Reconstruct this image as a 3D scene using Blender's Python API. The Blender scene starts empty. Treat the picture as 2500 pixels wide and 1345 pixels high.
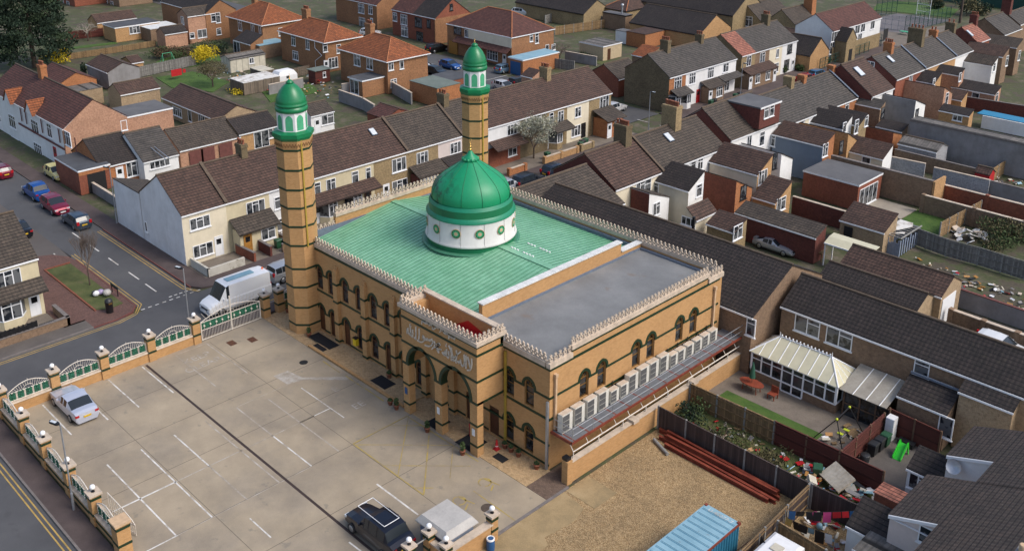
import bpy, math, random
from mathutils import Vector, Matrix
from mathutils.geometry import tessellate_polygon
random.seed(7)
R = math.radians
scn = bpy.context.scene
col = scn.collection

# ------------------------------------------------------------------ mesh builder
class MB:
    def __init__(s):
        s.v = []; s.f = []; s.m = []; s.sm = []
    def face(s, pts, m=0, smooth=False):
        i = len(s.v); s.v += [tuple(p) for p in pts]
        s.f.append(tuple(range(i, i+len(pts)))); s.m.append(m); s.sm.append(smooth)
    def raw(s, verts, faces, m=0, smooth=False):
        i = len(s.v); s.v += [tuple(p) for p in verts]
        for f in faces:
            s.f.append(tuple(i+k for k in f)); s.m.append(m); s.sm.append(smooth)
    def box(s, x0, x1, y0, y1, z0, z1, m=0):
        v = [(x0,y0,z0),(x1,y0,z0),(x1,y1,z0),(x0,y1,z0),(x0,y0,z1),(x1,y0,z1),(x1,y1,z1),(x0,y1,z1)]
        s.raw(v, [(0,3,2,1),(4,5,6,7),(0,1,5,4),(1,2,6,5),(2,3,7,6),(3,0,4,7)], m)
    def prism(s, poly, z0, z1, m=0, top=None):
        a = sum(poly[i][0]*poly[(i+1)%len(poly)][1]-poly[(i+1)%len(poly)][0]*poly[i][1] for i in range(len(poly)))
        if a < 0: poly = poly[::-1]
        n = len(poly); t = top or poly
        v = [(x,y,z0) for x,y in poly]+[(x,y,z1) for x,y in t]
        s.raw(v, [tuple(range(n))[::-1], tuple(range(n,2*n))]+[(i,(i+1)%n,n+(i+1)%n,n+i) for i in range(n)], m)
    def extr(s, outline, mp, d0, d1, m=0, holes=(), caps=(1,1)):
        """2-D outline (with holes) extruded; mp(u,v,d)->xyz"""
        loops = [list(outline)]+[list(h) for h in holes]
        tris = tessellate_polygon([[Vector((p[0],p[1],0)) for p in l] for l in loops])
        flat = [p for l in loops for p in l]
        if caps[0]: s.raw([mp(p[0],p[1],d0) for p in flat], [t for t in tris], m)
        if caps[1]: s.raw([mp(p[0],p[1],d1) for p in flat], [t[::-1] for t in tris], m)
        for l in loops:
            n = len(l)
            s.raw([mp(p[0],p[1],d0) for p in l]+[mp(p[0],p[1],d1) for p in l], [(i,(i+1)%n,n+(i+1)%n,n+i) for i in range(n)], m)
    def tube(s, p, q, r, n=6, m=0, r2=None, smooth=True):
        p = Vector(p); q = Vector(q); d = q-p
        if d.length < 1e-6: return
        a = d.orthogonal().normalized(); b = d.normalized().cross(a)
        if r2 is None: r2 = r
        v = []
        for c, rr in ((p, r), (q, r2)):
            for i in range(n):
                t = 2*math.pi*(i+.5)/n
                v.append(c+a*(rr*math.cos(t))+b*(rr*math.sin(t)))
        s.raw(v, [(i,(i+1)%n,n+(i+1)%n,n+i) for i in range(n)], m, smooth)
        s.raw(v[:n], [tuple(range(n))[::-1]], m); s.raw(v[n:], [tuple(range(n))], m)
    def path(s, pts, r, n=5, m=0):
        for a, b in zip(pts, pts[1:]): s.tube(a, b, r, n, m)
    def lathe(s, prof, c=(0,0,0), n=24, m=0, rot=0, smooth=True, cap=True):
        v = []
        for r, z in prof:
            for i in range(n):
                t = rot+2*math.pi*i/n
                v.append((c[0]+r*math.cos(t), c[1]+r*math.sin(t), c[2]+z))
        f = []
        for k in range(len(prof)-1):
            for i in range(n):
                j = (i+1)%n
                f.append((k*n+i, k*n+j, (k+1)*n+j, (k+1)*n+i))
        s.raw(v, f, m, smooth)
        if cap:
            s.raw(v[:n], [tuple(range(n))[::-1]], m); s.raw(v[-n:], [tuple(range(n))], m)
    def ball(s, c, r, n=10, m=0, sq=1.0):
        k = max(4, n//2)
        s.lathe([(max(.001, r*math.sin(math.pi*i/k)), -sq*r*math.cos(math.pi*i/k)) for i in range(k+1)], c, n, m, cap=False)
    def xf(s, M):
        s.v = [tuple(M @ Vector(p)) for p in s.v]; return s
    def mesh(s, name, mats, off=(0,0,0), tri=False):
        me = bpy.data.meshes.new(name)
        ox, oy, oz = off
        me.from_pydata([(x-ox,y-oy,z-oz) for x,y,z in s.v], [], s.f)
        for mt in (mats if isinstance(mats, (list, tuple)) else [mats]): me.materials.append(mt)
        me.polygons.foreach_set('material_index', s.m)
        me.polygons.foreach_set('use_smooth', s.sm)
        uv = me.uv_layers.new(name='metres')
        co = s.v
        for p in me.polygons:
            n = p.normal
            if abs(n.z) > .999: t = Vector((1,0,0)); b = Vector((0,1,0))
            else:
                t = Vector((0,0,1)).cross(n); t.normalize(); b = n.cross(t)
            for li in p.loop_indices:
                c = co[me.loops[li].vertex_index]
                uv.data[li].uv = (c[0]*t.x+c[1]*t.y+c[2]*t.z, c[0]*b.x+c[1]*b.y+c[2]*b.z)
        return me
    def build(s, name, mats, parent=None, label=None):
        off = (0,0,0); p = parent
        while p is not None:
            off = tuple(a+b for a, b in zip(off, p.location)); p = p.parent
        o = bpy.data.objects.new(name, s.mesh(name, mats, off)); col.objects.link(o)
        if parent is not None: o.parent = parent
        if label: o['label'] = label
        return o
    def thing(s, name, mats, label, cat, loc=(0,0,0), group=None, kind=None):
        o = bpy.data.objects.new(name, s.mesh(name, mats, loc)); col.objects.link(o); o.location = loc
        return tag(o, label, cat, group, kind)

def tag(o, label=None, cat=None, group=None, kind=None):
    if label: o['label'] = label
    if cat: o['category'] = cat
    if group: o['group'] = group
    if kind: o['kind'] = kind
    return o
def empty(name, loc, label, cat, group=None):
    o = bpy.data.objects.new(name, None); o.empty_display_size = .3; col.objects.link(o); o.location = loc
    return tag(o, label, cat, group)
def struct(mb, name, mats, label=None, cat=None):
    o = mb.build(name, mats); o['kind'] = 'structure'
    o['label'] = label or name.replace('_',' '); o['category'] = cat or name.split('_')[-1]
    return o
def inst(name, me, parent, loc=(0,0,0), rz=0):
    o = bpy.data.objects.new(name, me); col.objects.link(o); o.parent = parent
    o.location = loc; o.rotation_euler = (0,0,rz); return o
def copy_tree(o, parent=None):
    c = o.copy(); col.objects.link(c)
    if parent is not None: c.parent = parent
    for ch in list(o.children): copy_tree(ch, c)
    return c

# ------------------------------------------------------------------ materials
def lin(c):
    return tuple(c)+(1,) if len(c) == 3 else c
class NT:
    def __init__(s, name):
        s.mat = bpy.data.materials.new(name); s.mat.use_nodes = True
        s.t = s.mat.node_tree; s.b = s.t.nodes['Principled BSDF']
        s.pos = None
    def n(s, typ, **k):
        o = s.t.nodes.new(typ)
        for a, b in k.items():
            if a.startswith('_'): o.inputs[a[1:].replace('_',' ')].default_value = b
            else: setattr(o, a, b)
        return o
    def l(s, a, b): s.t.links.new(a, b)
    def P(s):
        if not s.pos:
            g = s.n('ShaderNodeNewGeometry'); s.pos = g.outputs['Position']
        return s.pos
    def noise(s, scale, detail=4, rough=.6, vec=None):
        o = s.n('ShaderNodeTexNoise'); o.inputs['Scale'].default_value = scale
        o.inputs['Detail'].default_value = detail; o.inputs['Roughness'].default_value = rough
        s.l(vec or s.P(), o.inputs['Vector']); return o.outputs['Fac']
    def ramp(s, fac, stops):
        o = s.n('ShaderNodeValToRGB'); e = o.color_ramp.elements
        while len(e) < len(stops): e.new(1)
        for k, (p, c) in enumerate(stops):
            e[k].position = p; e[k].color = lin(c) if not isinstance(c, (int, float)) else (c,c,c,1)
        s.l(fac, o.inputs['Fac']); return o.outputs['Color']
    def mix(s, fac, a, b, mode='MIX'):
        o = s.n('ShaderNodeMix', data_type='RGBA', blend_type=mode)
        for sock, v in ((o.inputs['Factor'], fac), (o.inputs['A'], a), (o.inputs['B'], b)):
            if isinstance(v, (int, float)): sock.default_value = v
            elif isinstance(v, tuple): sock.default_value = lin(v)
            else: s.l(v, sock)
        return o.outputs['Result']
    def math(s, op, a, b=None, c=None):
        o = s.n('ShaderNodeMath', operation=op)
        for i, v in enumerate((a, b, c)):
            if v is None: continue
            if isinstance(v, (int, float)): o.inputs[i].default_value = v
            else: s.l(v, o.inputs[i])
        return o.outputs[0]
    def uv(s):
        return s.n('ShaderNodeUVMap', uv_map='metres').outputs['UV']
    def out(s, colr, rough=.8, bump=None, bstr=.3, bdist=.02, metal=0, spec=None):
        if isinstance(colr, tuple): s.b.inputs['Base Color'].default_value = lin(colr)
        else: s.l(colr, s.b.inputs['Base Color'])
        if isinstance(rough, (int, float)): s.b.inputs['Roughness'].default_value = rough
        else: s.l(rough, s.b.inputs['Roughness'])
        s.b.inputs['Metallic'].default_value = metal
        if spec is not None: s.b.inputs['Specular IOR Level'].default_value = spec
        if bump is not None:
            o = s.n('ShaderNodeBump'); o.inputs['Strength'].default_value = bstr; o.inputs['Distance'].default_value = bdist
            s.l(bump, o.inputs['Height']); s.l(o.outputs['Normal'], s.b.inputs['Normal'])
        return s.mat
def sc(c, k): return tuple(min(1, x*k) for x in c)

def plain(name, c, rough=.6, metal=0, var=.15, scale=3):
    t = NT(name); f = t.noise(scale, 5)
    return t.out(t.ramp(f, [(.25, sc(c, 1-var)), (.75, sc(c, 1+var))]), rough, metal=metal)
def brick(name, c, c2=None, mortar=None, grime=.35, small=1.0, grain=.6):
    t = NT(name); u = t.uv(); c2 = c2 or sc(c, .72); mortar = mortar or sc(c, 1.25)
    b = t.n('ShaderNodeTexBrick'); t.l(u, b.inputs['Vector'])
    b.inputs['Scale'].default_value = 1; b.inputs['Brick Width'].default_value = .235*small; b.inputs['Row Height'].default_value = .085*small
    b.inputs['Mortar Size'].default_value = .012*small; b.inputs['Color1'].default_value = lin(c); b.inputs['Color2'].default_value = lin(c2)
    b.inputs['Mortar'].default_value = lin(mortar); b.inputs['Bias'].default_value = -.2
    g = t.noise(.45, 6, .65); g2 = t.noise(4.5, 3, .75)
    k = t.mix(grime, b.outputs['Color'], t.ramp(g, [(.3, (.45,.42,.4)), (.62, (1,1,1))]), 'MULTIPLY')
    k = t.mix(grain, k, t.ramp(g2, [(.3, (.5,.47,.45)), (.5, (1.0,1.0,1.0)), (.72, (1.4,1.36,1.3))]), 'MULTIPLY')
    return t.out(k, .88, b.outputs['Fac'], -.25, .01)
def tiles(name, c, c2, row=.33, lichen=.25, lcol=(.30,.27,.20), ribs=True):
    t = NT(name); u = t.uv()
    sp = t.n('ShaderNodeSeparateXYZ'); t.l(u, sp.inputs[0])
    fv = t.math('FRACT', t.math('DIVIDE', sp.outputs['Y'], row))
    fu = t.math('FRACT', t.math('DIVIDE', sp.outputs['X'], .33))
    big = t.noise(.35, 6, .65); mid = t.noise(2.2, 5, .7); fine = t.noise(22, 2)
    base = t.mix(t.ramp(big, [(.3, 0.0), (.7, 1.0)]), c, c2)
    base = t.mix(.85, base, t.ramp(mid, [(.25, (.4,.4,.4)), (.52, (.95,.95,.95)), (.75, (1.5,1.42,1.35))]), 'MULTIPLY')
    # per-tile variation
    cell = t.n('ShaderNodeTexWhiteNoise', noise_dimensions='2D')
    cb = t.n('ShaderNodeCombineXYZ'); t.l(t.math('FLOOR', t.math('DIVIDE', sp.outputs['X'], .33)), cb.inputs[0]); t.l(t.math('FLOOR', t.math('DIVIDE', sp.outputs['Y'], row)), cb.inputs[1])
    t.l(cb.outputs[0], cell.inputs['Vector'])
    base = t.mix(.55, base, t.ramp(cell.outputs['Value'], [(0, (.55,.55,.55)), (1, (1.12,1.1,1.1))]), 'MULTIPLY')
    sp2 = t.ramp(fine, [(.66-.08*lichen, 0.0), (.72-.05*lichen, 1.0)])
    base = t.mix(t.math('MULTIPLY', sp2, lichen*1.6), base, lcol)
    moss = t.ramp(t.noise(.9, 7, .7), [(.60, 0.0), (.72, 1.0)])
    base = t.mix(t.math('MULTIPLY', moss, lichen*.8), base, (.16,.14,.075))
    edge = t.ramp(fv, [(0, 0.10), (.14, 0.12), (.27, 1.0), (1, 1.0)])
    base = t.mix(1.0, base, edge, 'MULTIPLY')
    h = fv
    if ribs:
        rib = t.math('SINE', t.math('MULTIPLY', fu, 6.283))
        base = t.mix(.35, base, t.ramp(t.math('MULTIPLY_ADD', rib, .5, .5), [(0, .35), (.5, 1.0)]), 'MULTIPLY')
        h = t.math('MULTIPLY_ADD', rib, .4, fv)
    return t.out(base, .85, h, .6, .03)
def render_(name, c, dirt=.35, spots=None):
    t = NT(name); g = t.noise(.55, 7, .65); g2 = t.noise(4, 4)
    mp = t.n('ShaderNodeMapping'); mp.inputs['Scale'].default_value = (1.1,1.1,.22); t.l(t.P(), mp.inputs['Vector'])
    st = t.noise(1.4, 5, .65, mp.outputs[0])
    k = t.mix(dirt, (c[0],c[1],c[2]), t.ramp(g, [(.32, (.55,.53,.5)), (.6, (1,1,1))]), 'MULTIPLY')
    k = t.mix(dirt*.6, k, t.ramp(st, [(.3, (.6,.6,.58)), (.62, (1,1,1))]), 'MULTIPLY')
    k = t.mix(.12, k, t.ramp(g2, [(.3, (.6,.6,.6)), (.7, (1.1,1.1,1.1))]), 'MULTIPLY')
    if spots:
        k = t.mix(t.math('MULTIPLY', t.ramp(t.noise(.8, 7, .7), [(.55, 0.0), (.64, 1.0)]), .8), k, spots)
    return t.out(k, .85, g2, .15, .01)
def ground_(name, stops, scale, fine=9, fstr=.4, rough=.9, big=None, bump=.3, bdist=.02, spots=None):
    t = NT(name); g = t.noise(scale, 8, .65)
    k = t.ramp(g, stops)
    if big: k = t.mix(.8, k, t.ramp(t.noise(big[0], 6, .6), [(.3, (big[1],)*3), (.68, (big[2],)*3)]), 'MULTIPLY')
    f = t.noise(fine, 4, .7)
    k = t.mix(fstr, k, t.ramp(f, [(.25, (.35,.35,.35)), (.75, (1.3,1.3,1.3))]), 'MULTIPLY')
    if spots: k = t.mix(t.math('MULTIPLY', t.ramp(t.noise(spots[0], 5, .6), [(spots[1], 0.0), (spots[1]+.06, 1.0)]), spots[2]), k, spots[3])
    return t.out(k, rough, f, bump, bdist)

M = {}
M['mbrick'] = brick('tan_brick', (.50,.275,.105), (.40,.205,.07), (.46,.285,.14), .22, grain=.15)
M['gband'] = plain('green_glazed_brick', (.008,.030,.012), .5)
M['cast'] = plain('cast_stone', (.50,.41,.32), .8, var=.25, scale=2)
M['coping'] = plain('white_coping', (.62,.62,.60), .7, var=.2, scale=1.5)
M['gdome'] = None
M['white'] = plain('white_paint', (.72,.72,.72), .45, var=.06)
M['frame'] = plain('white_upvc', (.78,.79,.80), .35, var=.04)
M['yellowpipe'] = plain('yellow_pipe', (.36,.25,.04), .5)
M['gold'] = plain('gold_finial', (.70,.44,.15), .25, metal=1)
M['steel'] = plain('galvanised_steel', (.42,.44,.47), .45, metal=.7)
M['silver'] = plain('silver_letters', (.62,.56,.47), .5)
M['redsteel'] = ground_('rusty_red_steel', [(.3,(.13,.022,.012)),(.6,(.24,.05,.025)),(.8,(.30,.10,.05))], 1.5, 14, .3, .6)
M['black'] = plain('black_paint', (.012,.012,.014), .4)
M['rubber'] = plain('black_rubber', (.014,.014,.015), .75)
M['mat'] = plain('black_door_mat', (.010,.010,.012), .95)
M['brownwood'] = plain('brown_timber', (.075,.028,.013), .5, var=.35, scale=5)
M['ochrewood'] = plain('ochre_timber', (.36,.17,.035), .5, var=.2)
M['darkvoid'] = plain('dark_interior', (.012,.011,.012), .9)
def glass_mat(name, c, cur, amt):
    t = NT(name); oi = t.n('ShaderNodeObjectInfo'); u = t.uv()
    w = t.n('ShaderNodeTexNoise', noise_dimensions='4D'); w.inputs['Scale'].default_value = 1.6
    t.l(t.P(), w.inputs['Vector']); t.l(t.math('MULTIPLY', oi.outputs['Random'], 40), w.inputs['W'])
    f = t.ramp(w.outputs['Fac'], [(.5-amt*.3, 0.0), (.56-amt*.3, 1.0)])
    return t.out(t.mix(f, c, cur), .08, spec=.6)
M['glass'] = glass_mat('window_glass', (.016,.020,.026), (.12,.125,.13), .2)
M['glassdark'] = glass_mat('dark_window_glass', (.010,.011,.013), (.035,.04,.045), .2)
M['glassclear'] = plain('car_glass', (.018,.024,.03), .22, var=.05)

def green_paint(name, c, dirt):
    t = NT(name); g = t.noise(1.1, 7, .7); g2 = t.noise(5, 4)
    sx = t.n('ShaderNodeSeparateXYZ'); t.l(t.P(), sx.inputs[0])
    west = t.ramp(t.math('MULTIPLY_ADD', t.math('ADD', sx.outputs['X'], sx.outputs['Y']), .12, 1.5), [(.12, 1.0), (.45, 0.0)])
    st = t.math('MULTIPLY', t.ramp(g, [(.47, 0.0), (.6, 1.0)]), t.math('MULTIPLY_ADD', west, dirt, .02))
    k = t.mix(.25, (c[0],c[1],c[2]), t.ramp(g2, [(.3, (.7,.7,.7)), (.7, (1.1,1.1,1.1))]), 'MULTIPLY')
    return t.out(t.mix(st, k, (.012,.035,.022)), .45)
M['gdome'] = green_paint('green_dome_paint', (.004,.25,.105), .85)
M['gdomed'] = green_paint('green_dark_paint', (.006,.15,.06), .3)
M['gmin'] = plain('green_minaret_paint', (.006,.165,.06), .35, var=.15)
M['gpanel'] = plain('green_louvre_panel', (.07,.36,.19), .5, var=.15)
def roofgreen():
    t = NT('green_metal_roof'); g = t.noise(.25, 7, .65); g2 = t.noise(1.6, 5)
    k = t.mix(t.ramp(g, [(.35, 0.0), (.65, 1.0)]), (.16,.385,.235), (.23,.47,.31))
    k = t.mix(.6, k, t.ramp(g2, [(.3, (.62,.66,.62)), (.7, (1.1,1.1,1.1))]), 'MULTIPLY')
    return t.out(k, .42)
M['groof'] = roofgreen()
M['grib'] = plain('green_roof_rib', (.055,.20,.115), .45)
M['felt'] = ground_('grey_felt_roof', [(.3,(.145,.148,.15)),(.6,(.205,.21,.212)),(.75,(.24,.24,.238))], .3, 10, .2, .85, spots=(.35,.62,.6,(.17,.13,.10)))
M['felt2'] = ground_('dark_felt_roof', [(.3,(.05,.052,.058)),(.7,(.085,.09,.10))], .5, 10, .25, .9)
M['felt3'] = ground_('mid_grey_felt_roof', [(.3,(.085,.085,.09)),(.7,(.13,.13,.135))], .5, 10, .25, .9)
M['greenfelt'] = ground_('green_grey_felt_roof', [(.3,(.10,.13,.11)),(.7,(.17,.20,.18))], .5, 10, .25, .9)
M['leadblue'] = plain('lead_flashing', (.13,.16,.21), .6)

# house walls and roofs
M['w_white'] = render_('white_render', (.78,.78,.77), .25)
M['w_lav'] = render_('pale_grey_render', (.74,.74,.76), .35)
M['w_cream'] = render_('cream_render', (.62,.54,.36), .3)
M['w_pale'] = render_('pale_cream_render', (.74,.66,.50), .25)
M['w_pink'] = render_('pinkish_render', (.66,.57,.53), .25)
M['w_grey'] = render_('grey_cement_render', (.27,.26,.26), .6)
M['w_blue'] = render_('blue_grey_paint', (.155,.195,.25), .2)
M['w_block'] = brick('grey_block_wall', (.36,.37,.40), (.31,.32,.34), (.28,.28,.28), .3, 2.0)
M['w_buff'] = brick('buff_brick', (.34,.25,.155), (.27,.185,.11), None, .35)
M['w_brown'] = brick('brown_brick', (.225,.15,.095), (.165,.105,.068), None, .4)
M['w_stock'] = brick('yellow_stock_brick', (.29,.215,.115), (.20,.145,.075), None, .45)
M['w_dstock'] = brick('sooty_stock_brick', (.15,.115,.065), (.10,.075,.042), None, .5)
M['w_red'] = brick('red_brick', (.225,.072,.04), (.16,.048,.028), None, .35)
M['w_dred'] = brick('dark_red_brick', (.12,.035,.026), (.085,.025,.02), None, .3)
M['w_orange'] = brick('orange_brick', (.36,.15,.06), (.27,.10,.042), None, .3)
M['w_tan'] = brick('tan_house_brick', (.42,.25,.115), (.34,.185,.075), None, .3)
M['w_pinkb'] = brick('pink_brick', (.42,.24,.155), (.31,.165,.105), None, .35)
M['w_semi'] = brick('mottled_brown_brick', (.29,.145,.068), (.20,.095,.046), None, .4)
M['r_dg'] = tiles('grey_brown_tiles', (.058,.044,.035), (.088,.068,.052), lichen=.35)
M['r_dk'] = tiles('dark_tiles', (.024,.018,.017), (.042,.031,.028), lichen=.25)
M['r_rb'] = tiles('red_brown_tiles', (.072,.039,.029), (.10,.056,.041), lichen=.2)
M['r_red'] = tiles('dark_red_tiles', (.10,.036,.028), (.13,.052,.04), lichen=.12)
M['r_or'] = tiles('orange_tiles', (.33,.10,.032), (.25,.078,.028), lichen=.2, lcol=(.2,.16,.09))
M['r_sal'] = tiles('salmon_tiles', (.36,.145,.10), (.32,.12,.08), lichen=.05)
M['r_slate'] = tiles('slate_tiles', (.060,.054,.050), (.084,.074,.066), lichen=.3, ribs=False)
M['r_pant'] = tiles('weathered_pantiles', (.05,.038,.033), (.075,.053,.043), row=.27, lichen=.4)
M['r_asb'] = tiles('corrugated_sheet_roof', (.13,.12,.11), (.18,.165,.15), row=1.8, lichen=.35)
M['ridge'] = plain('ridge_tile', (.10,.072,.05), .9, var=.3)
M['ridgeor'] = plain('orange_ridge_tile', (.32,.12,.05), .9, var=.3)
M['pot'] = plain('terracotta', (.24,.085,.045), .8, var=.25)
M['potcream'] = plain('cream_clay', (.52,.36,.22), .8, var=.2)
# ground
M['earth'] = ground_('garden_earth', [(.28,(.05,.042,.028)),(.42,(.085,.07,.048)),(.5,(.06,.075,.026)),(.58,(.10,.092,.052)),(.66,(.14,.115,.085)),(.78,(.22,.19,.155))], .3, 5, .6, .95)
M['grass'] = ground_('grass', [(.3,(.035,.075,.012)),(.55,(.062,.125,.018)),(.75,(.09,.12,.03))], .8, 22, .6, .95, bump=.6, bdist=.06)
M['grassd'] = ground_('rough_grass', [(.3,(.05,.07,.018)),(.55,(.09,.105,.03)),(.75,(.14,.12,.055))], .8, 16, .6, .95, bump=.6, bdist=.06)
M['asphalt'] = ground_('asphalt', [(.3,(.062,.062,.066)),(.55,(.085,.085,.089)),(.75,(.105,.103,.103))], .18, 26, .3, .88, spots=(.5,.63,.35,(.05,.05,.052)))
M['asphaltb'] = ground_('brown_asphalt', [(.3,(.082,.072,.066)),(.7,(.115,.10,.092))], .2, 26, .3, .9)
M['pave'] = ground_('brown_tarmac_pavement', [(.3,(.062,.045,.042)),(.6,(.095,.07,.065)),(.8,(.12,.09,.082))], .5, 18, .4, .92)
M['pavegrey'] = ground_('grey_pavement', [(.3,(.085,.075,.068)),(.7,(.14,.12,.105))], .5, 18, .4, .92)
M['block'] = brick('red_block_paving', (.155,.082,.066), (.12,.06,.05), (.09,.05,.04), .4)
M['kerb'] = plain('kerb_stone', (.16,.14,.13), .9, var=.25)
M['kerbred'] = plain('red_kerb', (.14,.05,.042), .9, var=.25)
M['concrete'] = ground_('concrete_yard', [(.28,(.23,.195,.15)),(.43,(.30,.25,.187)),(.56,(.36,.295,.21)),(.74,(.41,.335,.24))], .17, 30, .28, .9, big=(.42,.8,1.08), bump=.15, spots=(.9,.63,.5,(.165,.15,.125)))
M['yellowconc'] = ground_('stained_concrete', [(.3,(.21,.16,.085)),(.55,(.34,.245,.125)),(.75,(.42,.31,.17))], .5, 14, .35, .92, spots=(.8,.66,.7,(.09,.08,.07)))
M['patio'] = ground_('patio_slabs', [(.3,(.13,.108,.085)),(.7,(.215,.18,.145))], .6, 10, .35, .92)
M['patiolight'] = ground_('pale_patio', [(.3,(.28,.245,.20)),(.7,(.40,.35,.28))], .6, 10, .3, .92)
M['apron'] = brick('tan_block_paving', (.50,.345,.185), (.42,.275,.135), (.34,.235,.13), .35)
M['brickpave'] = brick('brown_block_paving', (.17,.115,.085), (.13,.085,.062), (.10,.07,.05), .4)
M['line'] = ground_('worn_white_paint', [(.38,(.34,.30,.25)),(.5,(.60,.58,.54)),(.7,(.74,.73,.70))], 1.2, 12, .25, .85)
M['linefade'] = ground_('faded_white_paint', [(.4,(.29,.245,.19)),(.55,(.40,.36,.31)),(.7,(.52,.48,.43))], .9, 12, .25, .85)
M['yline'] = ground_('yellow_road_paint', [(.35,(.30,.20,.06)),(.6,(.50,.33,.09))], 1.2, 12, .3, .85)
M['yfade'] = ground_('faded_yellow_paint', [(.4,(.28,.22,.13)),(.6,(.42,.31,.07)),(.75,(.50,.36,.04))], .8, 12, .3, .85)
M['joint'] = plain('slab_joint', (.14,.115,.085), .95)
M['drain'] = plain('drain_channel', (.045,.028,.024), .7)
def gravel():
    t = NT('yellow_gravel'); v = t.n('ShaderNodeTexVoronoi'); v.inputs['Scale'].default_value = 24; t.l(t.P(), v.inputs['Vector'])
    k = t.ramp(v.outputs['Color'], [(.1,(.20,.125,.055)),(.45,(.36,.24,.115)),(.8,(.52,.38,.21))])
    k = t.mix(.8, k, t.ramp(t.noise(.35, 6, .65), [(.3,(.66,.66,.66)),(.7,(1.12,1.1,1.06))]), 'MULTIPLY')
    k = t.mix(.6, k, t.ramp(t.noise(3, 4), [(.3,(.6,.6,.6)),(.7,(1.15,1.15,1.15))]), 'MULTIPLY')
    return t.out(k, .9, v.outputs['Distance'], .8, .05)
M['gravel'] = gravel()
def planks(name, c, pitch=.14, along='X', var=.35):
    t = NT(name); u = t.uv(); sp = t.n('ShaderNodeSeparateXYZ'); t.l(u, sp.inputs[0])
    q = t.math('DIVIDE', sp.outputs[along], pitch)
    wn = t.n('ShaderNodeTexWhiteNoise', noise_dimensions='1D'); t.l(t.math('FLOOR', q), wn.inputs['W'])
    k = t.mix(.9, (c[0],c[1],c[2]), t.ramp(wn.outputs['Value'], [(0,(1-var,)*3),(1,(1+var,)*3)]), 'MULTIPLY')
    k = t.mix(.6, k, t.ramp(t.noise(1.5, 6, .7), [(.3,(.6,.6,.6)),(.7,(1.1,1.1,1.1))]), 'MULTIPLY')
    fr = t.math('FRACT', q)
    k = t.mix(.8, k, t.ramp(fr, [(0,.3),(.1,1.0),(.92,1.0),(1,.4)]), 'MULTIPLY')
    return t.out(k, .9, fr, .3, .01)
M['fence'] = planks('weathered_fence_boards', (.17,.135,.10))
M['fencegrey'] = planks('grey_fence_boards', (.20,.19,.175))
M['fencetan'] = planks('tan_fence_boards', (.24,.155,.075))
M['fencedark'] = planks('dark_fence_boards', (.065,.045,.040))
M['fencered'] = planks('red_brown_fence_boards', (.105,.026,.018), .9, 'Y', .2)
M['post'] = plain('concrete_post', (.24,.235,.22), .9, var=.2)
M['woodpost'] = plain('timber_post', (.13,.075,.045), .9, var=.3)
M['polycarb'] = plain('cream_polycarbonate', (.58,.54,.38), .35, var=.12, scale=1)
M['polygrey'] = ground_('grimy_polycarbonate', [(.3,(.24,.21,.17)),(.7,(.40,.37,.31))], .6, 6, .3, .5)
M['contblue'] = ground_('blue_container_paint', [(.3,(.17,.32,.40)),(.62,(.25,.42,.50))], .6, 9, .2, .55, spots=(1.1,.66,.9,(.17,.07,.04)))
M['contdark'] = ground_('dark_blue_container_paint', [(.3,(.02,.13,.21)),(.62,(.035,.18,.28))], .6, 9, .2, .55, spots=(1.4,.68,.8,(.13,.06,.035)))
M['genbox'] = ground_('grey_cabinet', [(.3,(.36,.345,.325)),(.65,(.46,.44,.41))], .9, 8, .2, .7)
M['bluewrap'] = plain('blue_grey_side', (.20,.24,.32), .6)
M['redpaint'] = plain('red_paint', (.42,.015,.02), .45)
M['greenbin'] = plain('green_plastic', (.018,.075,.035), .5)
M['blackbin'] = plain('black_plastic', (.02,.021,.023), .45)
M['shedcream'] = planks('cream_shed_panel', (.56,.52,.42), 1.1, 'X', .06)
M['shedtan'] = plain('tan_render', (.46,.36,.23), .85)
M['blue'] = plain('blue_paint', (.02,.085,.22), .45)
M['tarpblue'] = plain('blue_tarpaulin', (.02,.19,.34), .5)
M['leafdark'] = ground_('conifer_needles', [(.3,(.008,.020,.010)),(.6,(.016,.036,.016)),(.8,(.028,.052,.022))], 1.2, 6, .4, .9)
M['leafgreen'] = ground_('shrub_leaves', [(.3,(.035,.065,.02)),(.7,(.085,.12,.04))], 2, 6, .4, .9)
M['leafolive'] = ground_('olive_twigs', [(.3,(.075,.066,.03)),(.7,(.15,.13,.06))], 2, 6, .4, .9)
M['leafbrown'] = ground_('brown_hedge_leaves', [(.3,(.05,.032,.018)),(.7,(.12,.075,.04))], 2, 6, .4, .9)
M['leafyellow'] = ground_('yellow_blossom', [(.3,(.45,.33,.01)),(.7,(.72,.55,.02))], 2, 6, .3, .9)
M['blossom'] = ground_('white_blossom', [(.3,(.17,.19,.10)),(.5,(.36,.36,.27)),(.75,(.62,.61,.53))], 2, 6, .3, .9)
M['twig'] = plain('bare_twigs', (.16,.12,.095), .9, var=.3)
M['bark'] = plain('bark', (.075,.055,.042), .95, var=.35)
M['lampglobe'] = plain('white_globe', (.85,.85,.85), .3, var=.02)
M['terr'] = M['pot']
def paint(name, c, metal=.35):
    t = NT(name); m = t.out(lin(c)[:3], .32, metal=metal)
    t.b.inputs['Coat Weight'].default_value = .6; t.b.inputs['Coat Roughness'].default_value = .06
    return m
M['tail'] = plain('red_lens', (.38,.01,.015), .2)
M['lens'] = plain('clear_lens', (.55,.58,.6), .12)
M['platey'] = plain('yellow_plate', (.60,.38,.02), .5)
M['platew'] = plain('white_plate', (.75,.75,.74), .5)
M['alloy'] = plain('alloy_wheel', (.42,.43,.45), .35, metal=.8)

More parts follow.
